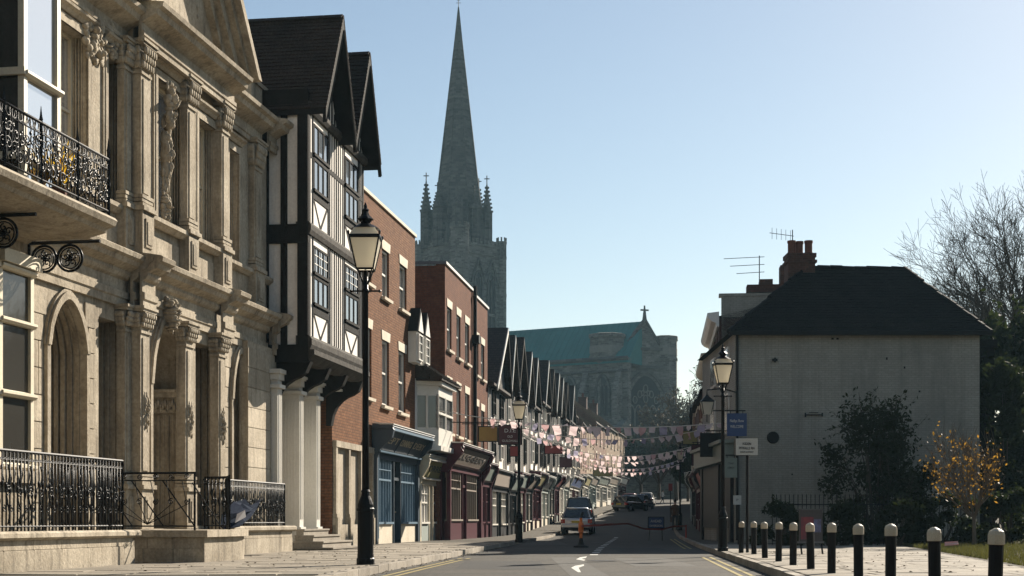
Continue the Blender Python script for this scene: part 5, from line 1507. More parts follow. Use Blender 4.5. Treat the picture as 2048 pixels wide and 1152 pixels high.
# ------------------------------------------------------------------ cathedral
CY = 270.0; CXT = (922 - 1024) / F * CY
def zc_(py, Y=CY): return EYE - (py - HOR) / F * Y
cath = thing('cathedral', 'grey stone cathedral with tall spire, pinnacled tower and green copper roof behind the street', 'cathedral', (CXT, CY, 4.0))
def L_(x, y, z): return (x - CXT, y - CY, z - 4.0)
tz = zc_(497)
# tower, turned on its corner
R45 = 8.1
sq = [(0, -R45), (R45, 0), (0, R45), (-R45, 0)]
m = MB(); m.prism([(x * .96, y * .96) for x, y in sq], lambda x, y, z: (x, y, z), 0, tz - 4); m.build('tower', 'stone_grey', cath)
for zz, h in ((tz - 4 - 1.9, .45), (tz - 4 - 13, .5), (tz - 4 - .3, .4)):
    m = MB(); m.prism([(x * .995, y * .995) for x, y in sq], lambda x, y, z: (x, y, z), zz, zz + h); m.build('string_course', 'stone_grey', cath)
# battlements
for (xa, ya_), (xb, yb_) in zip(sq, sq[1:] + sq[:1]):
    n = 11
    for i in range(n):
        f0 = (i + .15) / n; f1 = (i + .7) / n
        pa_, pb_ = (xa + (xb - xa) * f0, ya_ + (yb_ - ya_) * f0), (xa + (xb - xa) * f1, ya_ + (yb_ - ya_) * f1)
        m = MB(); m.prism([(pa_[0] * .97, pa_[1] * .97), (pb_[0] * .97, pb_[1] * .97), (pb_[0] * .91, pb_[1] * .91), (pa_[0] * .91, pa_[1] * .91)], lambda x, y, z: (x, y, z), tz - 4.02, tz - 3.0); m.build('merlon', 'stone_grey', cath)
# corner turrets
for k, ((x, y), top, r_) in enumerate((((0, -R45 * .93), zc_(462), 1.75), ((R45 * .93, 0), zc_(476), 1.0), ((-R45 * .95, 0), zc_(482), .95), ((0, R45 * .93), zc_(476), 1.2))):
    m = MB(); m.lathe([(r_, 0), (r_, top - 5.2), (r_ * 1.08, top - 5.1), (r_ * 1.08, top - 4.8), (r_, top - 4.75)], 8, (x, y, 0), .5); t_ = m.build('turret', 'stone_grey', cath)
    for i in range(8):
        th = 2 * math.pi * i / 8; m = MB(); m.lathe([(r_ * .2, 0), (r_ * .2, .75)], 4, (x + r_ * .85 * math.cos(th), y + r_ * .85 * math.sin(th), top - 4.76), .5); m.build('merlon', 'stone_grey', t_)
    m = MB(); m.lathe([(r_ * 1.06, 0), (r_ * 1.06, .4)], 8, (x, y, tz - 4 - 2), .5); m.build('band', 'stone_grey', t_)
    m = MB(); m.lathe([(r_ * 1.06, 0), (r_ * 1.06, .4)], 8, (x, y, tz - 4 - 9), .5); m.build('band', 'stone_grey', t_)
# belfry lancets on the two faces in view
def lancet(c, tdir, w, z0, z1, parent, mt='dark_paint', frame='spire_stone', nrm=None, lights=2):
    tx, ty = tdir; nx, ny = nrm
    def P3(u, z, o): return (c[0] + tx * u + nx * o, c[1] + ty * u + ny * o, z)
    zs = z1 - w * .95
    a = arch_pts(-w / 2, w / 2, zs, z1, 12, 2); b = arch_pts(-w / 2 - w * .16, w / 2 + w * .16, zs, z1 + w * .22, 12, 2)
    fr = MB()
    for i in range(12): fr.prism([a[i], a[i + 1], b[i + 1], b[i]], lambda u, z, o: P3(u, z, o), -.1, .3)
    fr.prism([(-w / 2 - w * .16, z0), (-w / 2, z0), (-w / 2, zs), (-w / 2 - w * .16, zs)], lambda u, z, o: P3(u, z, o), -.1, .3); fr.prism([(w / 2, z0), (w / 2 + w * .16, z0), (w / 2 + w * .16, zs), (w / 2, zs)], lambda u, z, o: P3(u, z, o), -.1, .3)
    f_ = fr.build('window', frame, parent)
    g = MB(); g.prism([(-w / 2, z0)] + a + [(w / 2, z0)], lambda u, z, o: P3(u, z, o), -.05, .06); g.build('opening', mt, f_)
    tr = MB()
    for i in range(1, lights):
        u = -w / 2 + w * i / lights; tr.prism([(u - .09, z0), (u + .09, z0), (u + .09, zs + .2), (u - .09, zs + .2)], lambda u_, z, o: P3(u_, z, o), .06, .2)
    for i in range(lights):
        u0 = -w / 2 + w * i / lights; a2 = arch_pts(u0 + .05, u0 + w / lights - .05, zs - .3, zs + .55, 8, 2); b2 = arch_pts(u0 - .05, u0 + w / lights + .05, zs - .3, zs + .8, 8, 2)
        for j in range(8): tr.prism([a2[j], a2[j + 1], b2[j + 1], b2[j]], lambda u_, z, o: P3(u_, z, o), .06, .2)
    tr.build('tracery', frame, f_)
    return f_
for sx in (1, -1):
    c0 = (0, -R45 * .96); c1 = (sx * R45 * .96, 0)
    td = Vector((c1[0] - c0[0], c1[1] - c0[1])).normalized(); nr = Vector((td.y, -td.x)) * (1 if sx > 0 else -1)
    for f_ in (.42, .72):
        c = (c0[0] + (c1[0] - c0[0]) * f_, c0[1] + (c1[1] - c0[1]) * f_)
        lancet(c, (td.x, td.y), 1.7, tz - 4 - 15, tz - 4 - 5.2, cath, nrm=(nr.x, nr.y))
        for sg in (-1, 1):
            m = MB(); m.tube([(c[0] + td.x * sg * 1.9 + nr.x * .25, c[1] + td.y * sg * 1.9 + nr.y * .25, tz - 4 - 7.2), (c[0] + nr.x * .25, c[1] + nr.y * .25, tz - 4 - 2.6)], .22, 5); m.build('gablet', 'spire_stone', cath)
# spire
sx_ = (917 - 922) / F * CY
sz0, sz1 = tz - 4.2, zc_(14) - 4
def srad(py): return (py - 8) * .1145 * CY / F
prof = [(srad(505), sz0), (srad(420), zc_(420) - 4), (srad(357) * 1.03, zc_(357) - 4), (srad(357) * 1.05, zc_(354) - 4), (srad(350) * .97, zc_(350) - 4), (srad(160), zc_(160) - 4), (.12, sz1)]
m = MB(); m.lathe(prof, 8, (sx_, 0, 0), .5); sp = m.build('spire', 'spire_stone', cath)
for k in range(8):
    th = 2 * math.pi * (k + .5) / 8; m = MB(); m.tube([(sx_ + prof[0][0] * 1.01 * math.cos(th), prof[0][0] * 1.01 * math.sin(th), sz0), (sx_, 0, sz1)], [.22, .06], 5); m.build('spire_rib', 'spire_stone', sp)
m = MB(); m.tube([(sx_, 0, sz1 - .2), (sx_, 0, sz1 + 1.7)], .06, 5); m.tube([(sx_ - .45, 0, sz1 + .75), (sx_ + .45, 0, sz1 + .75)], .05, 5); m.tube([(sx_ - .28, 0, sz1 + 1.2), (sx_ + .28, 0, sz1 + 1.2)], .04, 5); m.build('spire_cross', 'iron_dull', sp)
def pinnacle(px, dy, top, shaft_top, base, w, nm='pinnacle'):
    x = (px - 922) / F * CY; zt_, zs_, zb = zc_(top) - 4, zc_(shaft_top) - 4, zc_(base) - 4
    m = MB(); m.lathe([(w, zb), (w, zs_), (w * 1.15, zs_ + .1), (w * 1.15, zs_ + .5)], 8, (x, dy, 0), .5)
    m.lathe([(w * 1.02, zs_ + .5), (w * .5, zs_ + (zt_ - zs_) * .5), (.1, zt_)], 8, (x, dy, 0), .5)
    p = m.build(nm, 'spire_stone', cath)
    c = MB()
    for i in range(7):
        z = zs_ + .6 + (zt_ - zs_ - .6) * i / 7; r_ = w * 1.02 * (1 - (z - zs_) / (zt_ - zs_)) + .12
        for q in range(4):
            th = q * math.pi / 2; c.blob((x + r_ * math.cos(th), dy + r_ * math.sin(th), z), (.22, .22, .25), 5, 4)
    tag(c.build('crockets', 'spire_stone', p), kind='stuff')
    c = MB(); c.tube([(x, dy, zt_ - .2), (x, dy, zt_ + 1.5)], .1, 5); c.tube([(x - .5, dy, zt_ + .9), (x + .5, dy, zt_ + .9)], .1, 5); c.build('pinnacle_cross', 'spire_stone', p)
    c = MB()
    for q in range(8):
        th = 2 * math.pi * (q + .5) / 8; c.tube([(x + w * math.cos(th), dy + w * math.sin(th), zb), (x + w * math.cos(th), dy + w * math.sin(th), zs_)], .12, 4)
    c.build('colonnette', 'spire_stone', p)
pinnacle(853, -1.0, 364, 430, 500, 1.0); pinnacle(974, -1.0, 370, 432, 500, .95); pinnacle(873, 3.5, 372, 420, 500, 1.05); pinnacle(957, 3.0, 365, 424, 500, 1.0); pinnacle(917, -5.6, 403, 425, 500, .95); pinnacle(881, -3.5, 395, 425, 500, 1.1); pinnacle(950, -3.5, 395, 428, 500, 1.1)
# great gabled front towards the street
GF = Fac(slope=16 / 5.2, X=(1187 - 1024) / F * 251, Y=251.0)
GF.nx, GF.ny = GF.dy, -GF.dx
gW = 16.6
gr = thing('tmp', 'tmp', 'tmp')
bpy.data.objects.remove(gr)
rzg = math.atan2(GF.dy, GF.dx)
def G(t, o, z):
    """point on the gabled front: along, towards the viewer, height above the cathedral ground"""
    return (GF.x0 + t * GF.dx + o * GF.nx - CXT, GF.y0 + t * GF.dy + o * GF.ny - CY, z - 4)
zw = zc_(690, 253); zap = zc_(640, 254)
tA = GF.t(1290)
m = MB()
lo_ = [(1.5, 4), (gW - 1, 4), (gW - 1, zw), (GF.t(1316), zw + .5), (tA, zap), (GF.t(1256), zw + .6), (1.5, zw)]
m.prism(lo_, lambda t, z, o: G(t, o, z), 0, -3.0); m.build('gable_front', 'stone_grey', cath)
m = MB(); m.prism([(tA, zap + .35), (GF.t(1318), zw + .7), (GF.t(1318) , zw + .1), (tA, zap - .3)], lambda t, z, o: G(t, o, z), .35, -.8); m.prism([(tA, zap + .35), (GF.t(1253), zw + .6), (GF.t(1253), zw + .0), (tA, zap - .3)], lambda t, z, o: G(t, o, z), .35, -.8); m.build('gable_coping', 'spire_stone', cath)
m = MB(); m.tube([G(tA, -.2, zap), G(tA, -.2, zap + 2.2)], [.45, .16], 6); m.tube([G(tA, -.2, zap + .8), G(tA, -.2, zap + 2.55)], .16, 5); m.tube([G(tA - .75, -.2, zap + 1.75), G(tA + .75, -.2, zap + 1.75)], .16, 5); m.build('gable_cross', 'spire_stone', cath)
def oct_turret(tc, r_, top, nm='stair_turret'):
    x, y, _ = G(tc, -.6 * r_, 0); zt_ = top - 4
    m = MB(); m.lathe([(r_, 0), (r_, zt_ - 4.4), (r_ * 1.06, zt_ - 4.3), (r_ * 1.06, zt_ - 3.9), (r_, zt_ - 3.8), (r_, zt_ - .9), (r_ * 1.08, zt_ - .7), (r_ * 1.08, zt_ - .1), (r_ * .95, zt_)], 8, (x, y, 0), .27); o_ = m.build(nm, 'stone_grey', cath); m = MB(); m.lathe([(r_ * 1.03, zt_ - 3.4), (r_ * 1.03, zt_ - 2.2)], 8, (x, y, 0), .27); m.build('pale_band', 'tracery_stone', o_); return o_
oct_turret(GF.t(1223), 3.15, zc_(666, 252)); oct_turret(GF.t(1337), 2.15, zc_(672, 256))
for z in (zc_(697, 253), zc_(733, 253)):
    m = MB(); m.prism([(3, z - .25), (gW - 2, z - .25), (gW - 2, z + .25), (3, z + .25)], lambda t, zz, o: G(t, o, zz), 0, .35); m.build('string_course', 'spire_stone', cath)
# its traceried window
wA, wB = GF.t(1246), GF.t(1334); wz1 = zc_(742, 253); wz0 = 12.0; wzs = wz1 - 6.2
def gframe(k0, k1, d0, d1, nm, mt, par):
    a = arch_pts(wA + k0, wB - k0, wzs, wz1 - k0, 18, 2); b = arch_pts(wA + k1, wB - k1, wzs, wz1 - k1, 18, 2)
    f = MB()
    for i in range(18): f.prism([a[i], a[i + 1], b[i + 1], b[i]], lambda t, z, o: G(t, o, z), d0, d1)
    for s_, e_ in ((wA + k0, wA + k1), (wB - k1, wB - k0)): f.prism([(s_, wz0), (e_, wz0), (e_, wzs), (s_, wzs)], lambda t, z, o: G(t, o, z), d0, d1)
    return f.build(nm, mt, par)
gw = gframe(-.3, .2, 0, .45, 'great_window', 'spire_stone', cath)
gframe(.2, .75, 0, .22, 'inner_order', 'stone_grey', gw)
a = arch_pts(wA + .7, wB - .7, wzs, wz1 - .75, 18, 2)
m = MB(); m.prism([(wA + .7, wz0)] + a + [(wB - .7, wz0)], lambda t, z, o: G(t, o, z), .02, .08); m.build('opening', 'dark_paint', gw)
iw0, iw1 = wA + .75, wB - .75; nl = 5
for i in range(1, nl):
    t = iw0 + (iw1 - iw0) * i / nl; m = MB(); m.tube([G(t, .2, wz0), G(t, .2, wzs - .5)], .13, 5); m.build('mullion', 'tracery_stone', gw)
for i in range(nl):
    t0 = iw0 + (iw1 - iw0) * i / nl; t1 = iw0 + (iw1 - iw0) * (i + 1) / nl
    m = MB(); m.tube([G(t, .2, z) for t, z in arch_pts(t0, t1, wzs - 1.2, wzs + .3, 8, 2)], .12, 5); m.build('light_head', 'tracery_stone', gw)
tc_ = (iw0 + iw1) / 2
for dt, dz, r_ in ((0, 3.2, .55), (-1.1, 2.2, .5), (1.1, 2.2, .5), (0, 1.4, .55), (-2.0, 1.2, .5), (2.0, 1.2, .5), (-.55, 2.4, .35), (.55, 2.4, .35)):
    m = MB(); ring(m, (0, 0), r_, lambda u, v, dt=dt, dz=dz: G(tc_ + dt + u * .75, .2, wzs + dz + v * 1.2), .11, 12); m.build('tracery', 'tracery_stone', gw)
# nave: copper roof running back to the tower
n0 = Vector(G(tA, -1.2, zap)); n1 = Vector((2.0, 2.0, zap - 4))
dv = (n1 - n0); dv.z = 0; Ln = dv.length; dv.normalize()
pn = Vector((-dv.y, dv.x, 0));
if pn.y > 0: pn = -pn
dropz = 8.0; half = 7.4
m = MB()
A0, A1 = n0 - dv * .5, n1
def V(p, dx, dz): q = p + pn * dx; return (q.x, q.y, p.z - dz)
m.add([V(A0, 0, .1), V(A1, 0, .1), V(A1, half, dropz), V(A0, half, dropz), V(A0, -half, dropz), V(A1, -half, dropz)], [(0, 1, 2, 3), (1, 0, 4, 5), (0, 3, 4), (1, 5, 2)])
rf = m.build('nave_roof', 'copper_roof', cath)
for i in range(int(Ln / 1.1)):
    p = A0 + dv * (i * 1.1 + .4); m = MB(); m.tube([V(p, .05, .1), V(p, half, dropz - .05)], .06, 4); m.build('roof_seam', 'copper_roof', rf)
m = MB(); a_, b_ = A0 + pn * (half - .4), A1 + pn * (half - .4)
zb = n0.z - dropz
m.add([(a_.x, a_.y, 0), (b_.x, b_.y, 0), (b_.x, b_.y, zb + .9), (a_.x, a_.y, zb + .9)] + [(a_.x - pn.x * 1.2, a_.y - pn.y * 1.2, 0), (b_.x - pn.x * 1.2, b_.y - pn.y * 1.2, 0), (b_.x - pn.x * 1.2, b_.y - pn.y * 1.2, zb + .9), (a_.x - pn.x * 1.2, a_.y - pn.y * 1.2, zb + .9)], [(0, 1, 2, 3), (7, 6, 5, 4), (3, 2, 6, 7), (0, 3, 7, 4), (1, 5, 6, 2)])
m.build('nave_wall', 'stone_grey', cath)
m = MB(); q0, q1 = a_ + pn * .3, b_ + pn * .3; m.tube([(q0.x, q0.y, zb + .8), (q1.x, q1.y, zb + .8)], .35, 4); m.tube([(q0.x, q0.y, zb - 1.4), (q1.x, q1.y, zb - 1.4)], .25, 4); m.build('parapet', 'spire_stone', cath)
for i in range(5):
    p = a_ - (a_ - b_) * ((i + .75) / 5.5); lancet((p.x + pn.x * .1, p.y + pn.y * .1), (dv.x, dv.y), 2.2, zb - 9, zb - 2.2, cath, nrm=(pn.x, pn.y), lights=3)
    p = a_ - (a_ - b_) * ((i + .25) / 5.5)
    m = MB(); e_ = p + pn * 2.2; s_ = dv * .5
    m.add([tuple(p - s_), tuple(p + s_), tuple(e_ + s_), tuple(e_ - s_)], []) if False else m.hexa([(p.x - s_.x, p.y - s_.y, 0), (p.x + s_.x, p.y + s_.y, 0), (e_.x + s_.x, e_.y + s_.y, 0), (e_.x - s_.x, e_.y - s_.y, 0), (p.x - s_.x, p.y - s_.y, zb - .5), (p.x + s_.x, p.y + s_.y, zb - .5), (e_.x + s_.x, e_.y + s_.y, zb - 5), (e_.x - s_.x, e_.y - s_.y, zb - 5)])
    m.build('buttress', 'stone_grey', cath)
# low aisle and close wall
m = MB(); a2, b2 = a_ + pn * 6, b_ + pn * 6
m.hexa([(a_.x, a_.y, 0), (b_.x, b_.y, 0), (b2.x, b2.y, 0), (a2.x, a2.y, 0), (a_.x, a_.y, zb - 9.5), (b_.x, b_.y, zb - 9.5), (b2.x, b2.y, zb - 13), (a2.x, a2.y, zb - 13)]); m.build('aisle', 'stone_grey', cath)
# ------------------------------------------------------------------ street lamps
def make_lamp(label, loc, H=5.1, s=1.0):
    L = thing('street_lamp', label, 'street lamp', loc, 0.0, 'black column street lamps with lanterns')
    k = s
    m = MB(); m.lathe([(.17, 0), (.17, .12), (.155, .14), (.155, .2), (.15, .22), (.15, 1.0), (.165, 1.02), (.165, 1.06), (.15, 1.08), (.15, 1.14), (.12, 1.22), (.085, 1.3), (.075, 1.36), (.09, 1.38), (.07, 1.42)], 14); m.v = [(x * k, y * k, z * k) for x, y, z in m.v]; m.build('base', 'iron', L, False)
    zt = H - 1.25 * k
    m = MB(); m.lathe([(.07 * k, 1.4 * k), (.062 * k, 2.5 * k), (.052 * k, zt - .45 * k), (.07 * k, zt - .43 * k), (.07 * k, zt - .38 * k), (.052 * k, zt - .36 * k), (.045 * k, zt - .02)], 12); m.build('column', 'iron', L, True)
    m = MB(); m.tube([(-.26 * k, 0, zt - .4 * k), (.26 * k, 0, zt - .4 * k)], .018 * k, 6); m.blob((-.27 * k, 0, zt - .4 * k), (.03 * k,) * 3); m.blob((.27 * k, 0, zt - .4 * k), (.03 * k,) * 3); m.build('ladder_bar', 'iron', L)
    m = MB()
    for q in range(4):
        th = math.pi / 4 + q * math.pi / 2; c, s_ = math.cos(th), math.sin(th)
        m.tube([(0.04 * k * c, .04 * k * s_, zt - .3 * k), (.13 * k * c, .13 * k * s_, zt - .12 * k), (.2 * k * c, .2 * k * s_, zt + .02 * k)], .014 * k, 5)
    m.build('cradle', 'iron', L, True)
    b0, b1, h = .155 * k, .275 * k, .58 * k
    f = MB()
    for sx in (-1, 1):
        for sy in (-1, 1): f.tube([(sx * b0, sy * b0, zt), (sx * b1, sy * b1, zt + h)], .019 * k, 4)
    for a, z in ((b0, zt), (b1, zt + h)):
        f.tube([(-a, -a, z), (a, -a, z), (a, a, z), (-a, a, z)], .022 * k, 4, True)
    lan = f.build('lantern_frame', 'iron', L)
    for (ax, ay), (bx, by) in (((-1, -1), (1, -1)), ((1, -1), (1, 1)), ((1, 1), (-1, 1)), ((-1, 1), (-1, -1))):
        q = .985; g = MB(); g.add([(ax * b0 * q, ay * b0 * q, zt), (bx * b0 * q, by * b0 * q, zt), (bx * b1 * q, by * b1 * q, zt + h), (ax * b1 * q, ay * b1 * q, zt + h)], [(0, 1, 2, 3)]); g.build('pane', 'lamp_glass', lan)
    m = MB(); zr = zt + h + .012 * k
    m.lathe([(b1 * 1.5, 0), (b1 * 1.5, .03 * k)], 4, (0, 0, zr), .5)
    rf = m.build('lantern_collar', 'iron', L)
    m = MB(); m.lathe([(b1 * 1.40, .03 * k), (b1 * 1.0, .17 * k)], 4, (0, 0, zr), .5); m.build('roof_glass', 'lamp_glass', rf)
    m = MB(); m.lathe([(b1 * 1.02, .17 * k), (b1 * .5, .25 * k), (.09 * k, .28 * k), (.13 * k, .34 * k), (.16 * k, .35 * k), (.09 * k, .42 * k), (.055 * k, .5 * k), (.07 * k, .53 * k), (.03 * k, .56 * k), (.035 * k, .6 * k), (.008 * k, .67 * k)], 8, (0, 0, zr), .5); m.build('lantern_cap', 'iron', rf)
    for sx in (-1, 1):
        for sy in (-1, 1):
            m = MB(); m.blob((sx * b1 * 1.06, sy * b1 * 1.06, zr + .06 * k), (.025 * k, .025 * k, .045 * k), 6, 4); m.build('corner_finial', 'iron', rf)
    m = MB(); m.blob((0, 0, zt + .3 * k), (.085 * k, .085 * k, .1 * k), 10, 8); m.lathe([(.02 * k, 0), (.03 * k, .22 * k)], 6, (0, 0, zt)); m.build('bulb', 'white_paint', L, True)
    return L
make_lamp('tall black street lamp with large lantern, nearest, on the left pavement', (-2.42, 23.95, PAV), 5.98, .88)
make_lamp('black street lamp near the kerb beside the gold and maroon hanging signs', (.24, 49.5, PAV), 5.2, .8)
make_lamp('black street lamp on the right kerb in front of the white end house', (5.06, 34.8, PAV), 4.98, .76)
make_lamp('small far street lamp on the right kerb beside the standing person', (9.62, 83.0, road_z(83) + PAV), 5.0, .78)
wl = thing('wall_lantern', 'small lantern hung on a bracket from the right-hand house fronts', 'lantern', (6.4, 47.6, 0))
m = MB(); m.tube([(0.0, 0, 4.35), (0, 0, 4.1)], .02, 6); m.tube([(.0, 0, 4.98), (.0, 0, 5.15), (.5, 0, 5.2), (1.25, 1.6, 5.2)], .022, 6); m.build('bracket', 'iron', wl)
f = MB(); b0, b1 = .12, .2
for sx in (-1, 1):
    for sy in (-1, 1): f.tube([(sx * b0, sy * b0, 4.35), (sx * b1, sy * b1, 4.75)], .015, 4)
lan = f.build('lantern_frame', 'iron', wl)
for (ax, ay), (bx, by) in (((-1, -1), (1, -1)), ((1, -1), (1, 1)), ((1, 1), (-1, 1)), ((-1, 1), (-1, -1))):
    g = MB(); g.add([(ax * b0, ay * b0, 4.35), (bx * b0, by * b0, 4.35), (bx * b1, by * b1, 4.75), (ax * b1, ay * b1, 4.75)], [(0, 1, 2, 3)]); g.build('pane', 'lamp_glass', lan)
m = MB(); m.lathe([(.3, 4.75), (.3, 4.78), (.1, 4.93), (.03, 5.0)], 4, (0, 0, 0), .5); m.build('lantern_cap', 'iron', wl)

# ------------------------------------------------------------------ bollards
bpx = [(1482, 64, 1043, 24), (1508, 66, 1043, 21), (1530, 74, 1044, 21), (1557, 81, 1044, 22), (1586, 88, 1045, 23), (1622, 96, 1046, 24), (1663, 104, 1046, 26), (1717, 118, 1048, 28), (1781, 134, 1048, 32), (1870, 152, 1055, 38), (1988, 180, 1057, 46)]
def bollard(i, px, hpx, ytop):
    Hb = .78; Y = F * (EYE - PAV - Hb) / (ytop - HOR) if False else F * (Hb) / hpx * .92
    z0 = EYE - (ytop - HOR) / F * Y - Hb
    lab = ['farthest cream-capped bollard, close beside the pole of the white sign', 'second farthest cream-capped bollard, thin and dark', 'third cream-capped bollard counting from the lamp', 'fourth cream-capped bollard counting from the lamp', 'fifth cream-capped bollard counting from the lamp', 'sixth cream-capped bollard, in front of the poster board',
           'fifth nearest cream-capped bollard, just right of the poster board', 'fourth nearest cream-capped bollard', 'third nearest cream-capped bollard', 'second nearest cream-capped bollard, by the grass edge', 'nearest and largest cream-capped bollard at the lower right'][i]
    b = thing('bollard', lab, 'bollard', ((px - 1024) / F * Y, Y, z0), random.uniform(0, 1), 'cream-capped black bollards')
    r_ = .058
    b.rotation_euler[0] = random.uniform(-.03, .03); b.rotation_euler[1] = random.uniform(-.03, .03)
    m = MB(); m.lathe([(r_ * 1.12, -.3), (r_ * 1.1, .03), (r_, .08), (r_, Hb - .13)], 12); m.build('post', 'iron_dull', b, False)
    m = MB(); m.lathe([(r_ * 1.0, Hb - .13), (r_ * 1.16, Hb - .125), (r_ * 1.16, Hb - .05), (r_ * 1.0, Hb - .022), (r_ * .5, Hb - .004), (.012, Hb + .004)], 12); m.build('cap', 'cap_cream', b)
    return b
mat('cap_cream', (.55, .46, .33), .6, (.42, .34, .24), 8, .6, .15, .15, 40, .004, .4)
for i, (px, hp, yt, w) in enumerate(bpx): bollard(i, px, hp, yt)

# ------------------------------------------------------------------ signs
def flat_sign(label, name, X, Y, z0, z1, w, board, edge, texts=(), tcol='letter_pale', bracket=None, post=None, th=.04, cat='sign', ang=0.0):
    """board facing the viewer; bracket = x of the wall it hangs from"""
    s = thing(name, label, cat, (X, Y, 0), ang)
    fr = .035
    MB().box(-w / 2, w / 2, -th / 2, th / 2, z0, z1).build('board', board, s)
    m = MB()
    for a, b, c, d in ((-w / 2 - fr, w / 2 + fr, z1, z1 + fr), (-w / 2 - fr, w / 2 + fr, z0 - fr, z0), (-w / 2 - fr, -w / 2, z0, z1), (w / 2, w / 2 + fr, z0, z1)): m.box(a, b, -th * .7, th * .7, c, d)
    m.build('frame', edge, s)
    for tx, sz, zz, wd in texts: lettering(tx, sz, s, tcol, (0, -th / 2 - .004, zz), (1, 0, 0), (0, 0, 1), width=wd)
    if bracket is not None:
        m = MB(); x1 = bracket; m.tube([(x1, 0, z1 + .12), (-w / 2 if x1 > 0 else w / 2, 0, z1 + .12)], .02, 5); m.tube([(-w * .35, 0, z1), (-w * .35, 0, z1 + .12)], .012, 4); m.tube([(w * .35, 0, z1), (w * .35, 0, z1 + .12)], .012, 4); m.build('bracket', 'iron', s)
    if post:
        m = MB(); m.tube([(post[0], .04, 0), (post[0], .04, post[1])], .035, 8); m.build('post', 'iron_dull', s)
    return s
def sgn(px0, py0, px1, py1, Y):
    k = Y / F; return ((px0 + px1) / 2 - 1024) * k, EYE - (py1 - HOR) * k, EYE - (py0 - HOR) * k, (px1 - px0) * k
x, a, b, w = sgn(958, 854, 994, 882, 55.5); flat_sign('plain ochre gold hanging sign beside the maroon sign', 'hanging_sign', x, 55.5, a, b, w, 'gold_sign', 'iron_dull', bracket=-1.0)
x, a, b, w = sgn(998, 851, 1042, 888, 54.5); flat_sign('large maroon hanging sign with pale lettering above the second lamp post', 'hanging_sign', x, 54.5, a, b, w, 'maroon_sign', 'iron_dull', (('D.I.E', .2, b - .2, .42), ('OLD', .13, b - .42, .2), ('GUILDHALL', .12, b - .58, .6)), 'letter_pale', bracket=-2.2)
x, a, b, w = sgn(1020, 893, 1037, 912, 70); flat_sign('small bright red hanging sign below the maroon sign', 'hanging_sign', x, 70, a, b, w, 'red_sign', 'iron_dull', bracket=-1.2)
x, a, b, w = sgn(1090, 892, 1124, 907, 88); flat_sign('wide dark red hanging sign among the timber houses', 'hanging_sign', x, 88, a, b, w, 'red_sign', 'iron_dull', bracket=-1.2)
x, a, b, w = sgn(1120, 915, 1143, 934, 98); flat_sign('dark plum hanging sign farther up the timber row', 'hanging_sign', x, 98, a, b, w, 'maroon_sign', 'iron_dull', bracket=-1.2)
x, a, b, w = sgn(1187, 935, 1225, 952, 126); flat_sign('olive green hanging sign over the far left shops', 'hanging_sign', x, 126, a, b, w, 'fascia_olive', 'iron_dull', bracket=-2.0)
# right-hand side
x, a, b, w = sgn(1456, 829, 1491, 870, 45); flat_sign('royal blue hanging sign with two lines of pale lettering', 'hanging_sign', x, 45, a, b, w, 'navy_sign', 'navy_sign', (("Nellys Row", .13, b - .2, w * .8), ('WELCOME', .13, b - .38, w * .75)), bracket=-.75)
x, a, b, w = sgn(1475, 880, 1512, 907, 33.0); flat_sign('white rectangular street sign on a thin dark pole by the bollards', 'post_sign', x, 33.0, a, b, w, 'white_sign', 'white_sign', (('KIDEN', .085, b - .09, w * .45), ('PITFALLS RN', .085, b - .19, w * .82), ('SHOP & STREET', .045, b - .275, w * .72)), 'ink', post=(0.02, 2.65))
x, a, b, w = sgn(1451, 918, 1472, 953, 46); flat_sign('pale green hanging board under the blue sign', 'hanging_sign', x, 46, a, b, w, 'green_sign', 'green_sign', (('TEAS', .08, b - .14, w * .5), ('LUNCH', .08, b - .28, w * .6)), 'ink', bracket=.6)
x, a, b, w = sgn(1402, 868, 1446, 912, 52); flat_sign('large black hanging sign on the right in front of the dark houses', 'hanging_sign', x, 52, a, b, w, 'dark_paint', 'iron_dull', bracket=1.0)
x, a, b, w = sgn(1366, 863, 1394, 888, 74); flat_sign('dull mustard hanging sign on the right behind the far lamp', 'hanging_sign', x, 74, a, b, w, 'fascia_olive', 'iron_dull', bracket=1.2)
x, a, b, w = sgn(1384, 890, 1402, 930, 66); flat_sign('dark plum banner sign hanging on the right', 'hanging_sign', x, 66, a, b, w, 'maroon_sign', 'iron_dull', bracket=.8)
x, a, b, w = sgn(1338, 968, 1344, 981, 110); flat_sign('small round-cornered red traffic sign on the far right pavement', 'post_sign', x, 110, a, b, w, 'red_sign', 'red_sign', post=(0, a + .2))
x, a, b, w = sgn(1469, 993, 1480, 1007, 44); flat_sign('small white notice plate fixed near the end house corner', 'notice_plate', x, 44, a, b, w, 'white_sign', 'white_sign', (('P', .1, (a + b) / 2, .06),), 'ink', post=(.05, b))
# road closure sign on the road, with legs
x, a, b, w = sgn(1297, 1035, 1327, 1056, 62); rs = flat_sign('dark blue road sign with two rows of white lettering standing in the road', 'road_sign', x, 62, a, b, w, 'navy_sign', 'iron_dull', (('AHEAD', .17, b - .16, w * .72), ('DIVERSION', .13, b - .36, w * .84)))
m = MB(); m.tube([(-w * .4, 0, a), (-w * .45, .2, 0)], .02, 5); m.build('leg', 'iron_dull', rs); m = MB(); m.tube([(w * .4, 0, a), (w * .45, .2, 0)], .02, 5); m.build('leg', 'iron_dull', rs)
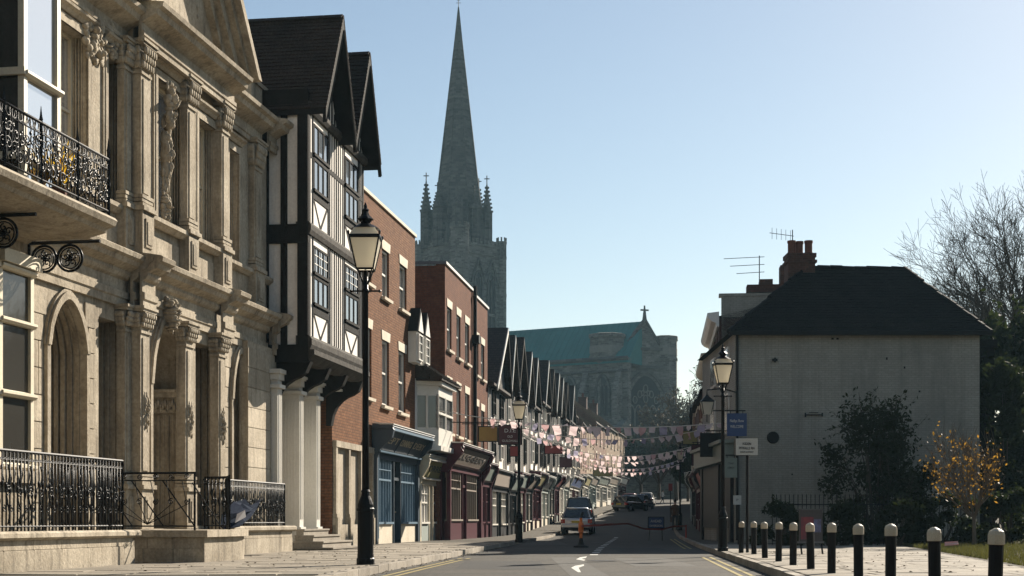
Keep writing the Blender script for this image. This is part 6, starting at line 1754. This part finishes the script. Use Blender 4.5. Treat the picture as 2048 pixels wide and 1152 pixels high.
# poster stand on the right pavement
x, a, b, w = sgn(1598, 1020, 1645, 1083, 31.5)
ps = thing('poster_stand', 'freestanding poster board with red and blue picture behind the bollards', 'poster stand', (x, 31.5, 0), .08)
a = max(a, .2)
MB().box(-w / 2, w / 2, -.03, .03, a, b).build('board', 'poster_grey', ps); MB().box(-w / 2 - .03, w / 2 + .03, -.05, .05, b, b + .025).build('top_rail', 'lead', ps)
MB().box(-w / 2 - .03, w / 2 + .03, -.05, .05, a - .04, a).build('bottom_rail', 'lead', ps)
MB().box(-w * .44, w * .1, -.036, -.031, a + .05, b - .15).build('picture', 'poster_red', ps); MB().box(w * .12, w * .42, -.037, -.031, a + .2, b - .2).build('picture', 'poster_blue', ps)
for sx in (-1, 1):
    m = MB(); m.tube([(sx * w * .45, 0, a), (sx * w * .45, -.12, .12)], .02, 5); m.build('leg', 'iron_dull', ps)
# red tape barrier across the road with an orange post
def at3(px, py, Y): return ((px - 1024) / F * Y, Y, EYE - (py - HOR) / F * Y)
bt = thing('tape_barrier', 'sagging red and white tape strung across the road in front of the silver car', 'barrier', at3(1162, 1094, 46)[:2] + (0,))
o_ = Vector((*at3(1162, 1094, 46)[:2], 0))
pts = [at3(1163, 1052, 46), at3(1200, 1050, 50), at3(1255, 1047, 56), at3(1290, 1058, 59), at3(1325, 1059, 60), at3(1345, 1053, 61), at3(1372, 1052, 62)]
m = MB(); n = len(pts)
for i, p in enumerate(pts):
    q = Vector(p) - o_; m.v += [(q.x, q.y, q.z - .035), (q.x, q.y, q.z + .035)]
m.f = [(2 * i, 2 * i + 2, 2 * i + 3, 2 * i + 1) for i in range(n - 1)]
t_ = m.build('tape', 'barrier_red', bt); sd = t_.modifiers.new('thick', 'SOLIDIFY'); sd.thickness = .006
q = Vector(at3(1372, 1052, 62)) - o_; m = MB(); m.tube([(q.x, q.y, .1), (q.x, q.y, q.z + .05)], .035, 6); m.build('end_post', 'barrier_red', bt)
op = thing('orange_post', 'orange traffic post on a black base standing in the road behind the centre line', 'traffic post', at3(1162, 1094, 46.5)[:2] + (0,))
m = MB(); m.lathe([(.24, 0), (.24, .05), (.1, .09), (.07, .2), (.055, .3)], 10); m.build('base', 'tyre', op)
m = MB(); m.lathe([(.045, .3), (.05, .45), (.085, .5), (.085, .75), (.05, .82), (.045, .95)], 10); m.build('sleeve', 'barrier_orange', op)
m = MB(); m.tube([(0, 0, .95), (.06, 0, 1.12)], [.04, .05], 6); m.build('top', 'tyre', op)

# ------------------------------------------------------------------ bunting
def flagmesh(mt, k):
    m = MB(); r = random.Random(k)
    w, h = .115, .25
    b = r.uniform(-.06, .06); c = r.uniform(-.08, .08)
    m.v = [(-w, 0, 0), (w, 0, 0), (w * .9, .05 + b, -h * .5), (-w * .9, -.03 + c, -h * .5), (w * (.1 if k % 2 else .95), b * 1.5, -h), (-w * (.1 if k % 2 else .9), c * 1.4, -h)]
    m.f = [(0, 1, 2, 3), (3, 2, 4, 5)]
    return m.mesh('flag', mt)
FM = [flagmesh(mt, k) for k, mt in enumerate(('bunting_white', 'bunting_red', 'bunting_white', 'bunting_white', 'bunting_blue', 'bunting_white'))]
def bunting(k, p0, p1, sag, n, label, f0=0.0):
    p0, p1 = Vector(p0), Vector(p1); o = (p0 + p1) / 2
    bt = thing('bunting', label, 'bunting', o, 0, 'strings of small flags across the street')
    d = p1 - p0; ang = math.atan2(d.y, d.x); r = random.Random(200 + k)
    P_ = lambda u: p0 + d * u - Vector((0, 0, sag * 4 * u * (1 - u))) - o
    m = MB(); m.tube([P_(i / 24) for i in range(25)], .014, 4); m.build('cord', 'cord', bt)
    for i in range(n):
        u = f0 + (1 - f0) * (i + .5) / n + r.uniform(-.006, .006)
        f = obj('flag', r.choice(FM), bt, P_(u))
        f.rotation_euler = (r.gauss(0, .45), r.gauss(0, .2), ang + r.gauss(0, .5)); s = r.uniform(.8, 1.3); f.scale = (s, s, s * r.uniform(.8, 1.2))
bl = [((832, 812, 53.0), (1446, 846, 50), .41, 26, 'nearest string of flags, from the white oriel to the blue sign', .25),
      ((984, 836, 62), (1440, 850, 56), .75, 27, 'second string of flags, from beside the maroon sign across the street', .0),
      ((1060, 868, 80), (1400, 888, 72), .9, 26, 'third string of flags up the street', .0),
      ((1090, 885, 92), (1385, 895, 86), 1.07, 26, 'fourth string of flags up the street', .0),
      ((1130, 905, 106), (1372, 915, 100), 1.0, 25, 'fifth string of flags up the street', .0),
      ((1160, 925, 124), (1360, 928, 118), .8, 22, 'farthest string of flags, low over the parked cars', .0)]
for k, (a, b, sg, n, lb_, f0) in enumerate(bl): bunting(k, at3(*a), at3(*b), sg, n, lb_, f0)

# ------------------------------------------------------------------ railings and low planting by the white house
fe = thing('iron_fence', 'plain black iron fence along the garden below the white wall', 'fence', (7.9, 44.0, 0))
fz0, fz1 = .25, 1.55
m = MB(); m.tube([(0, 0, fz1 - .2), (11.5, 0, fz1 - .2)], .02, 5); m.build('rail', 'iron_dull', fe); m = MB(); m.tube([(0, 0, fz0), (11.5, 0, fz0)], .02, 5); m.build('rail', 'iron_dull', fe)
pk = MB(); pk.tube([(0, 0, 0), (0, 0, fz1)], .013, 5); pk.tube([(0, 0, fz1), (0, 0, fz1 + .08)], [.02, .003], 5); pkm = pk.mesh('picket', 'iron_dull')
for i in range(88): obj('picket', pkm, fe, (i * .13, 0, .05))
# ------------------------------------------------------------------ trees and shrubs
def grow(mb, twigs, p, d, L, r_, depth, rnd, up=.12, spread=.55, kids=(2, 4), tips=None, minr=.008, shrink=.72):
    """one tapering limb bending upward, then its children"""
    n = 4 if depth > 1 else 3
    pts = [p]; q = p.copy(); dd = d.copy(); rs = [r_]
    for i in range(n):
        dd = (dd + Vector((rnd.gauss(0, .09), rnd.gauss(0, .09), rnd.gauss(0, .06) + up * .5))).normalized()
        q = q + dd * (L / n); pts.append(q.copy()); rs.append(max(minr, r_ * (1 - .42 * (i + 1) / n)))
    (mb if depth > 2 else twigs).tube(pts, rs, 6 if depth > 3 else (4 if depth > 1 else 3))
    if depth == 0:
        if tips is not None: tips.append((q, dd))
        return
    for k in range(rnd.randint(*kids)):
        i = rnd.choice((1, 2, 3, n)) if n > 3 else rnd.choice((1, 2, n)); i = min(i, n)
        ax = Vector((rnd.gauss(0, 1), rnd.gauss(0, 1), rnd.gauss(0, .6))).normalized()
        nd = (dd + ax * spread).normalized()
        grow(mb, twigs, pts[i], nd, L * shrink * rnd.uniform(.75, 1.15), rs[i] * .66, depth - 1, rnd, up, spread, kids, tips, minr, shrink)
    grow(mb, twigs, q, (dd + Vector((rnd.gauss(0, .2), rnd.gauss(0, .2), .1))).normalized(), L * shrink, rs[-1] * .85, depth - 1, rnd, up, spread, kids, tips, minr, shrink)
def leaf(mb, p, s, rnd):
    a = Vector((rnd.gauss(0, 1), rnd.gauss(0, 1), rnd.gauss(0, 1))).normalized(); b = a.cross(Vector((rnd.gauss(0, 1), rnd.gauss(0, 1), rnd.gauss(0, 1)))).normalized()
    k = len(mb.v); mb.v += [tuple(p - a * s), tuple(p + b * s * .45), tuple(p + a * s), tuple(p - b * s * .45)]; mb.f.append((k, k + 1, k + 2, k + 3))
def quick(mb, name, mt, parent):
    me = bpy.data.meshes.new(name); me.from_pydata(mb.v, [], mb.f); me.materials.append(M[mt]); return obj(name, me, parent)
def bare_tree(label, loc, H, limbs, seed, r0=.32, depth=5, leafmt=None, leafn=0, leafs=.05, bark='bark', spread=.5, lean=(0, 0), minr=.011, zfork=None, kids=(2, 3), name='bare_tree'):
    t = thing(name, label, 'tree', loc); rnd = random.Random(seed)
    tr, tw, tips = MB(), MB(), []
    zf = zfork or H * .25
    tr.tube([(0, 0, -.3), (lean[0] * .3, lean[1] * .3, zf * .5), (lean[0], lean[1], zf)], [r0 * 1.25, r0, r0 * .85], 8)
    for a, el, L in limbs:
        d = Vector((math.cos(a) * math.cos(el), math.sin(a) * math.cos(el), math.sin(el)))
        grow(tr, tw, Vector((lean[0], lean[1], zf * rnd.uniform(.9, 1.0))), d, L, r0 * .6, depth, rnd, .12 if depth < 6 else .05, spread, kids, tips, minr)
    quick(tr, 'trunk', bark, t)
    c = quick(tw, 'twigs', bark, t)
    if leafmt:
        lf = MB()
        for i in range(leafn):
            p, d = rnd.choice(tips); leaf(lf, p - d * rnd.uniform(0, .5) + Vector((rnd.gauss(0, .12), rnd.gauss(0, .12), rnd.gauss(0, .12))), leafs * rnd.uniform(.6, 1.4), rnd)
        quick(lf, 'leaves', leafmt, t)
    return t
R = math.radians
# tall bare tree at the right edge (its left limbs fan into the frame)
bare_tree('tall bare tree with fanning branches at the right edge above the roof', (28.9, 78, 0), 20, [(R(176), R(50), 4.0), (R(205), R(68), 4.4), (R(150), R(34), 3.6), (R(90), R(66), 4.2), (R(20), R(58), 4.0), (R(262), R(62), 4.0), (R(184), R(20), 3.3), (R(165), R(62), 4.3)], 3, .40, 6, None, 0, .05, 'bark', .74, (-.3, 0), .0085, 6.6, (2, 3))
bare_tree('smaller twiggy tree showing just above the right end of the dark roof', (22.5, 70, 0), 12, [(R(170), R(60), 2.9), (R(60), R(65), 2.9), (R(290), R(60), 2.8), (R(200), R(35), 2.4)], 8, .2, 5, 'leaf_brown', 500, .07, 'bark', .55, (0, 0), .012, 5.0, (2, 3))
for k, (px, Y, top, sd, lab) in enumerate(((1392, 200, 742, 21, 'pale twiggy tree beside the right houses at the end of the street'), (1352, 214, 775, 22, 'brown twiggy tree in front of the cathedral window'), (1318, 222, 835, 23, 'round brown tree low in front of the cathedral'), (1282, 226, 850, 24, 'dark tree closing the end of the street behind the walking person'), (1248, 224, 858, 25, 'dark tree behind the last house on the left'), (1376, 196, 862, 26, 'dark tree filling the gap beside the last house on the right'))):
    Hh = EYE - (top - HOR) / F * Y - road_z(Y)
    bare_tree(lab, ((px - 1024) / F * Y, Y, road_z(Y) - .2), Hh, [(R(a), R(55), Hh * .26) for a in (20, 95, 165, 240, 310)] + [(0, R(85), Hh * .3)], sd, Hh * .02, 4, 'leaf_brown' if k < 3 else 'leaf_dark', 2600 if k < 3 else 5200, .22 if k < 3 else .34, 'bark', .6, (0, 0), .03, Hh * .22, (2, 4), 'street_end_tree')
def shrub(label, loc, rx, ry, h, n, s, seed, mt='leaf_dark', name='shrub', stems=9, z0=.0, cat='shrub', lumps=14):
    t = thing(name, label, cat, loc); rnd = random.Random(seed)
    st, lf = MB(), MB(); cl = []
    for i in range(lumps):
        a = rnd.uniform(0, 6.28); q = rnd.uniform(.2, .95); z = rnd.uniform(.15, .95)
        k = math.sqrt(max(.05, 1 - (z * 2 - 1) ** 2 * .75))
        cl.append((Vector((rx * q * k * math.cos(a), ry * q * k * math.sin(a), z0 + h * z)), rnd.uniform(.16, .34)))
    for i in range(stems):
        c, _ = rnd.choice(cl); b = Vector((rnd.gauss(0, rx * .08), rnd.gauss(0, ry * .08), 0)); m_ = (b + c) / 2 + Vector((rnd.gauss(0, .15), 0, h * .08))
        st.tube([b, m_, c, c + (c - b).normalized() * h * .14 + Vector((0, 0, .1))], [.035, .025, .012, .004], 4)
    for i in range(stems * 9):
        c, q = rnd.choice(cl); d = Vector((rnd.gauss(0, 1), rnd.gauss(0, 1), rnd.gauss(.35, .8))).normalized(); L = q * h * rnd.uniform(.4, 1.15)
        st.tube([c, c + d * L * .6, c + d * L + Vector((0, 0, .06))], [.01, .007, .003], 3)
        for j in range(10): leaf(lf, c + d * L * rnd.uniform(.35, 1.05) + Vector((rnd.gauss(0, .05), rnd.gauss(0, .05), rnd.gauss(0, .05))), s * rnd.uniform(.6, 1.2), rnd)
    for i in range(n):
        c, q = rnd.choice(cl); d = Vector((rnd.gauss(0, 1), rnd.gauss(0, 1), rnd.gauss(0, .9))).normalized() * (rnd.random() ** .45) * q
        leaf(lf, c + Vector((d.x * rx * 1.1, d.y * ry * 1.1, d.z * h * .62)), s * rnd.uniform(.6, 1.3), rnd)
    quick(st, 'stems', 'bark', t); quick(lf, 'leaves', mt, t)
    return t
shrub('large dark evergreen bush against the white painted wall', (11.7, 46.4, 0), 1.9, 1.1, 4.1, 8500, .075, 31, z0=.5, lumps=30, stems=30)
shrub('tall dark ivy-clad evergreen filling the right edge behind the golden tree', (21.4, 62.0, 0), 2.7, 2.2, 9.6, 12000, .19, 32, z0=.0, name='evergreen_tree', cat='tree', lumps=26, stems=12)
shrub('dark evergreen mass with sunlit tips at the right edge', (17.0, 49.8, 0), 1.7, 1.4, 5.6, 7000, .14, 36, 'leaf_dark', z0=.5, name='evergreen_tree', cat='tree', lumps=18)
for k, (px, Y, rx, h, lab) in enumerate(((1560, 42.6, 1.0, 1.25, 'low dark shrub in front of the fence, left of the poster board'), (1680, 42.8, 1.3, 1.45, 'low dark shrub in front of the fence, right of the poster board'), (1790, 42.0, 1.3, 1.35, 'low dark shrub under the big bush'), (1890, 42.6, 1.2, 1.5, 'low dark shrub left of the golden tree trunk'), (2020, 41.5, 1.4, 1.6, 'low dark shrub at the right edge beyond the lawn'))):
    shrub(lab, ((px - 1024) / F * Y, Y, .05), rx, .6, h, 2600, .08, 40 + k, name='low_shrub')
bare_tree('small tree with the last golden leaves standing on the lawn', (12.75, 40, .2), 3.6, [(R(a), R(e), L) for a, e, L in ((20, 58, .8), (100, 62, .8), (175, 50, .95), (230, 60, .85), (300, 55, .8), (190, 30, .8), (0, 80, .9), (165, 66, 1.0))], 51, .055, 4, 'leaf_gold', 620, .05, 'bark_pale', .5, (0, 0), .0045, .75, (2, 3), 'golden_tree')
lf_ = thing('dropped_flag', 'small striped flag lying on the grass by the golden tree', 'flag', (10.9, 36.0, .23))
m = MB(); m.add([(-.16, 0, 0), (.2, .03, .03), (.18, .05, .12), (-.15, .02, .1)], [(0, 1, 2, 3)]); q = m.build('cloth', 'bunting_red', lf_); sd = q.modifiers.new('t', 'SOLIDIFY'); sd.thickness = .004
m = MB(); m.add([(-.15, -.012, .03), (.19, .018, .055), (.19, .022, .075), (-.15, -.008, .055)], [(0, 1, 2, 3)]); q = m.build('stripe', 'bunting_white', lf_)

# ------------------------------------------------------------------ vehicles
def car(label, loc, rz, paint, L=4.0, Wd=1.72, H=1.45, tall=False, plate='plate_yellow', name='parked_car', group='parked cars'):
    """heading +y; rear at -y"""
    c = thing(name, label, 'car', loc, rz, group); hw = Wd / 2
    zs = .92 if not tall else 1.08
    sec = [(-L / 2, .42, zs - .12, .86), (-L / 2 + .08, .30, zs - .04, .95), (-L / 2 + .5, .24, zs, 1.0), (-.6, .22, zs, 1.0), (.6, .22, zs - .01, 1.0), (L / 2 - 1.0, .24, zs - .06, .98), (L / 2 - .35, .28, zs - .16, .93), (L / 2, .4, zs - .34, .8)]
    m = MB()
    for y, zb, zt, k in sec:
        w = hw * k; m.v += [(-w * .9, y, zb), (-w, y, zb + .16), (-w, y, (zb + zt) / 2 + .08), (-w * .95, y, zt - .06), (-w * .86, y, zt), (w * .86, y, zt), (w * .95, y, zt - .06), (w, y, (zb + zt) / 2 + .08), (w, y, zb + .16), (w * .9, y, zb)]
    n = 10
    for i in range(len(sec) - 1):
        for k in range(n): m.f.append((i * n + k, i * n + (k + 1) % n, (i + 1) * n + (k + 1) % n, (i + 1) * n + k))
    m.f += [tuple(range(n)), tuple((len(sec) - 1) * n + k for k in range(n - 1, -1, -1))]
    o = m.build('body', paint, c, True)
    b = o.modifiers.new('b', 'BEVEL'); b.width = .03; b.segments = 2; b.limit_method = 'ANGLE'
    yb0, yb1, yt0, yt1 = -L / 2 + .12, L / 2 - 1.15, -L / 2 + .42, L / 2 - 1.85
    wb, wt = hw * .86, hw * .68
    base = [(-wb, yb0, zs - .02), (wb, yb0, zs - .02), (wb, yb1, zs - .08), (-wb, yb1, zs - .08)]; top = [(-wt, yt0, H - .05), (wt, yt0, H - .05), (wt, yt1, H - .06), (-wt, yt1, H - .06)]
    m = MB(); m.hexa(base + top); m.build('windows', 'glass', c)
    m = MB(); m.hexa([(x * 1.04, y + (-.03 if y < 0 else .03), z - .02) for x, y, z in top] + [(x * .9, y * .92, H + .02) for x, y, z in top]); o = m.build('roof', paint, c, True)
    for (a, b_) in zip(base, top):
        m = MB(); m.tube([a, b_], [.06, .05], 5); m.build('pillar', paint, c)
    for sx in (-1, 1):
        m = MB(); m.tube([(sx * wb * 1.005, .1, zs), (sx * wt * 1.02, .05, H - .05)], .045, 4); m.build('pillar', paint, c)
        m = MB(); m.box(sx * hw * .72, sx * hw * .99, -L / 2 - .015, -L / 2 + .3, zs - .32, zs - .1); m.build('tail_light', 'lens_red', c)
        m = MB(); m.box(sx * hw * 1.0, sx * (hw + .16), L / 2 - 1.5, L / 2 - 1.38, zs - .02, zs + .13); m.build('mirror', paint, c)
        for y in (-L / 2 + .72, L / 2 - .75):
            m = MB(); m.tube([(sx * (hw - .2), y, .31), (sx * (hw + .01), y, .31)], .31, 14); w = m.build('wheel', 'tyre', c)
            m = MB(); m.tube([(sx * (hw + .005), y, .31), (sx * (hw + .03), y, .31)], .19, 10); m.build('hubcap', 'hubcap', w)
    m = MB(); m.box(-hw * .9, hw * .9, -L / 2 - .07, -L / 2 + .1, .36, .56); o = m.build('bumper', paint, c, bevel=.03)
    m = MB(); m.box(-hw * .8, hw * .8, -L / 2 - .02, -L / 2 + .1, .22, .36); m.build('bumper_skirt', 'tyre', c)
    m = MB(); m.box(-.26, .26, -L / 2 - .035, -L / 2 + .02, zs - .30, zs - .18); m.build('number_plate', plate, c)
    m = MB(); m.tube([(-.3, -L / 2 + .1, zs + .02), (.12, -L / 2 + .14, zs + .14)], .012, 4); m.build('rear_wiper', 'tyre', c)
    return c
def on_road(px, Y): return ((px - 1024) / F * Y, Y, road_z(Y))
car('silver hatchback parked on the left seen from behind', on_road(1157, 80), R(-6), 'car_silver', 3.95, 1.70, 1.44)
car('tall dark green car parked in front of the silver hatchback', on_road(1160, 98), R(-6), 'car_dark', 4.4, 1.8, 1.8, True)
car('black hatchback standing at an angle in the road, nearest of the far group', on_road(1262, 140), R(-38), 'car_black', 4.2, 1.75, 1.46)
car('dark saloon with pale roof glass behind the black hatchback', on_road(1284, 150), R(-20), 'car_dark', 4.2, 1.75, 1.46)
car('dark red car behind the black hatchback', on_road(1262, 162), R(-14), 'car_red', 4.1, 1.75, 1.48)
car('white car farthest up the road', on_road(1294, 170), R(-10), 'car_white', 4.2, 1.75, 1.5)

# ------------------------------------------------------------------ people
def person(label, loc, rz, joints, cols, H=1.75, bag=False):
    """joints: dict of points (m); one continuous skinned body"""
    p = thing('person', label, 'person', loc, rz)
    J = joints
    names = list(J); idx = {n: i for i, n in enumerate(names)}
    rad = dict(pelvis=(.15, .12), chest=(.17, .12), neck=(.055, .055), jaw=(.07, .08), head=(.085, .1), crown=(.06, .07), shl=(.065, .06), shr=(.065, .06), ell=(.045, .045), elr=(.045, .045), wrl=(.03, .032), wrr=(.03, .032), hal=(.035, .02), har=(.035, .02),
               hil=(.09, .09), hir=(.09, .09), knl=(.06, .06), knr=(.06, .06), anl=(.042, .045), anr=(.042, .045), tol=(.04, .03), tor=(.04, .03))
    ed = [('pelvis', 'chest'), ('chest', 'neck'), ('neck', 'jaw'), ('jaw', 'head'), ('head', 'crown'), ('chest', 'shl'), ('shl', 'ell'), ('ell', 'wrl'), ('wrl', 'hal'), ('chest', 'shr'), ('shr', 'elr'), ('elr', 'wrr'), ('wrr', 'har'), ('pelvis', 'hil'), ('hil', 'knl'), ('knl', 'anl'), ('anl', 'tol'), ('pelvis', 'hir'), ('hir', 'knr'), ('knr', 'anr'), ('anr', 'tor')]
    me = bpy.data.meshes.new('body'); me.from_pydata([J[n] for n in names], [(idx[a], idx[b]) for a, b in ed], []); me.update()
    o = bpy.data.objects.new('body', me); C.objects.link(o)
    sk = o.modifiers.new('skin', 'SKIN'); o.modifiers.new('sub', 'SUBSURF').levels = 2
    for n in names: me.skin_vertices[0].data[idx[n]].radius = rad[n]
    me.skin_vertices[0].data[idx['pelvis']].use_root = True
    bpy.context.view_layer.update()
    ev = bpy.data.meshes.new_from_object(o.evaluated_get(bpy.context.evaluated_depsgraph_get()))
    bpy.data.objects.remove(o); ev.name = 'body'
    for c in ('skin',) + cols: ev.materials.append(M[c])
    zn, zp_ = J['neck'][2], J['pelvis'][2]; hands = [Vector(J['hal']), Vector(J['har'])]; za = J['anl'][2]
    for f in ev.polygons:
        c = f.center
        if c.z > zn - .01 or min((c - h).length for h in hands) < .09: f.material_index = 0
        elif c.z > zp_ - .08: f.material_index = 1
        elif c.z > .09: f.material_index = 2
        else: f.material_index = 3
        f.use_smooth = True
    obj('body', ev, p)
    hd = J['head']; m = MB(); m.blob((hd[0], hd[1] + .02, hd[2] + .05), (.098, .11, .1), 10, 8); m.build('hair', 'hair_dark', p, True)
    if bag:
        m = MB(); m.box(J['har'][0] - .05, J['har'][0] + .07, J['har'][1] - .14, J['har'][1] + .14, J['har'][2] - .34, J['har'][2] - .04); m.build('bag', 'cloth_brown', p, bevel=.02)
    return p
stand = dict(pelvis=(0, 0, .95), chest=(0, 0, 1.32), neck=(0, -.01, 1.5), jaw=(0, -.03, 1.58), head=(0, -.02, 1.66), crown=(0, 0, 1.74), shl=(-.17, 0, 1.42), shr=(.17, 0, 1.42), ell=(-.23, .03, 1.14), elr=(.23, .03, 1.14), wrl=(-.2, -.12, .95), wrr=(.22, -.08, .9), hal=(-.19, -.17, .88), har=(.22, -.1, .82),
             hil=(-.1, 0, .9), hir=(.1, 0, .9), knl=(-.11, -.02, .5), knr=(.12, 0, .5), anl=(-.11, .02, .09), anr=(.13, .03, .09), tol=(-.13, -.12, .035), tor=(.16, -.1, .035))
walk = dict(stand); walk.update(chest=(0, -.03, 1.32), neck=(0, -.06, 1.5), jaw=(0, -.09, 1.58), head=(0, -.08, 1.66), crown=(0, -.06, 1.74), knl=(-.1, -.16, .52), anl=(-.1, -.22, .1), tol=(-.11, -.36, .05), knr=(.1, .06, .5), anr=(.1, .34, .16), tor=(.11, .26, .04), ell=(-.22, .14, 1.16), wrl=(-.2, .16, .93), hal=(-.2, .13, .86), elr=(.22, -.06, 1.15), wrr=(.2, -.26, 1.02), har=(.19, -.33, .99))
person('person in dark clothes and brown top standing by the far lamp', ((1350 - 1024) / F * 82.2, 82.2, road_z(82) + PAV), R(150), stand, ('cloth_brown', 'cloth_dark', 'cloth_dark'), bag=True)
person('person in white top walking in the road near the street end', on_road(1325, 185), R(60), walk, ('cloth_white', 'cloth_dark', 'cloth_dark'))

# ------------------------------------------------------------------ the place behind the viewer: parkland trees, and the wall closing the street
bt0 = shrub('broad dark park tree behind the viewer, first of the row from the left', (-17, -15, 0), 5.0, 3.5, 15, 3600, .62, 61, name='park_tree', cat='tree', lumps=30, stems=10, z0=.8)
tag(bt0, group='park trees behind the viewer')
for k, (x, y, sc_, lab) in enumerate(((-8, -17, 1.1, 'second'), (1, -16, 1.0, 'third'), (10, -18, 1.15, 'fourth'), (19, -14, 1.05, 'fifth'), (27, -6, 1.0, 'sixth'))):
    dup(bt0, 'broad dark park tree behind the viewer, ' + lab + ' of the row from the left', (x, y, 0), k * 1.3 + .4, sc_)
cw = thing('churchyard_wall', 'grey stone wall across the top of the street below the cathedral', 'wall', (12, 232, road_z(232)))
MB().box(-4, 34, 0, .8, -1, 4.2).build('wall', 'stone_grey', cw); MB().box(-4.1, 34.1, -.15, .95, 4.2, 4.5).build('coping', 'spire_stone', cw)

# windblown leaves along the kerbs and wall feet
lt = MB(); r = random.Random(88)
for i in range(520):
    k = r.random()
    if k < .35: y = r.uniform(20, 46); x = lerp_line(LK, y) + abs(r.gauss(0, .12)) + .03; z = .008
    elif k < .7: y = r.uniform(20, 36); x = lerp_line(RK, y) + r.uniform(.2, 4.2); z = PAV + .02
    else: y = r.uniform(20, 40); x = lerp_line(LK, y) - r.uniform(.3, 3.6); z = PAV + .02
    s_ = r.uniform(.015, .035); th = r.uniform(0, 6.28); c, q = math.cos(th) * s_, math.sin(th) * s_; n = len(lt.v)
    lt.v += [(x - c, y - q, z), (x + q * .6, y - c * .6, z + r.uniform(0, .02)), (x + c, y + q, z), (x - q * .6, y + c * .6, z + r.uniform(0, .02))]; lt.f.append((n, n + 1, n + 2, n + 3))
fl_ = quick(lt, 'fallen_leaves', 'leaf_brown', None)
tag(fl_, 'scattered brown leaves blown along kerbs and pavements', 'leaves', kind='stuff')

for k, (x, y, sc_, lab) in enumerate(((29, 58, .62, 'dark evergreen beyond the lawn, just outside the right edge'), (36, 48, .7, 'dark evergreen farther right beyond the lawn'))):
    dup(bt0, lab, (x, y, 0), k * 2.1 + 1, sc_)['group'] = 'evergreens right of the lawn'
# ------------------------------------------------------------------ haze: one box of pale air round everything
hm = bpy.data.materials.new('haze'); hm.use_nodes = True
hn = hm.node_tree; hn.nodes.clear()
ho = hn.nodes.new('ShaderNodeOutputMaterial'); hv = hn.nodes.new('ShaderNodeVolumePrincipled')
hv.inputs['Color'].default_value = (.5, .82, 1.0, 1); hv.inputs['Density'].default_value = .0002; hv.inputs['Anisotropy'].default_value = .1
hn.links.new(hv.outputs[0], ho.inputs['Volume'])
hz = MB().box(-296, 296, -66, 566, -1.5, 112).build('haze', hm)
tag(hz, kind='stuff')
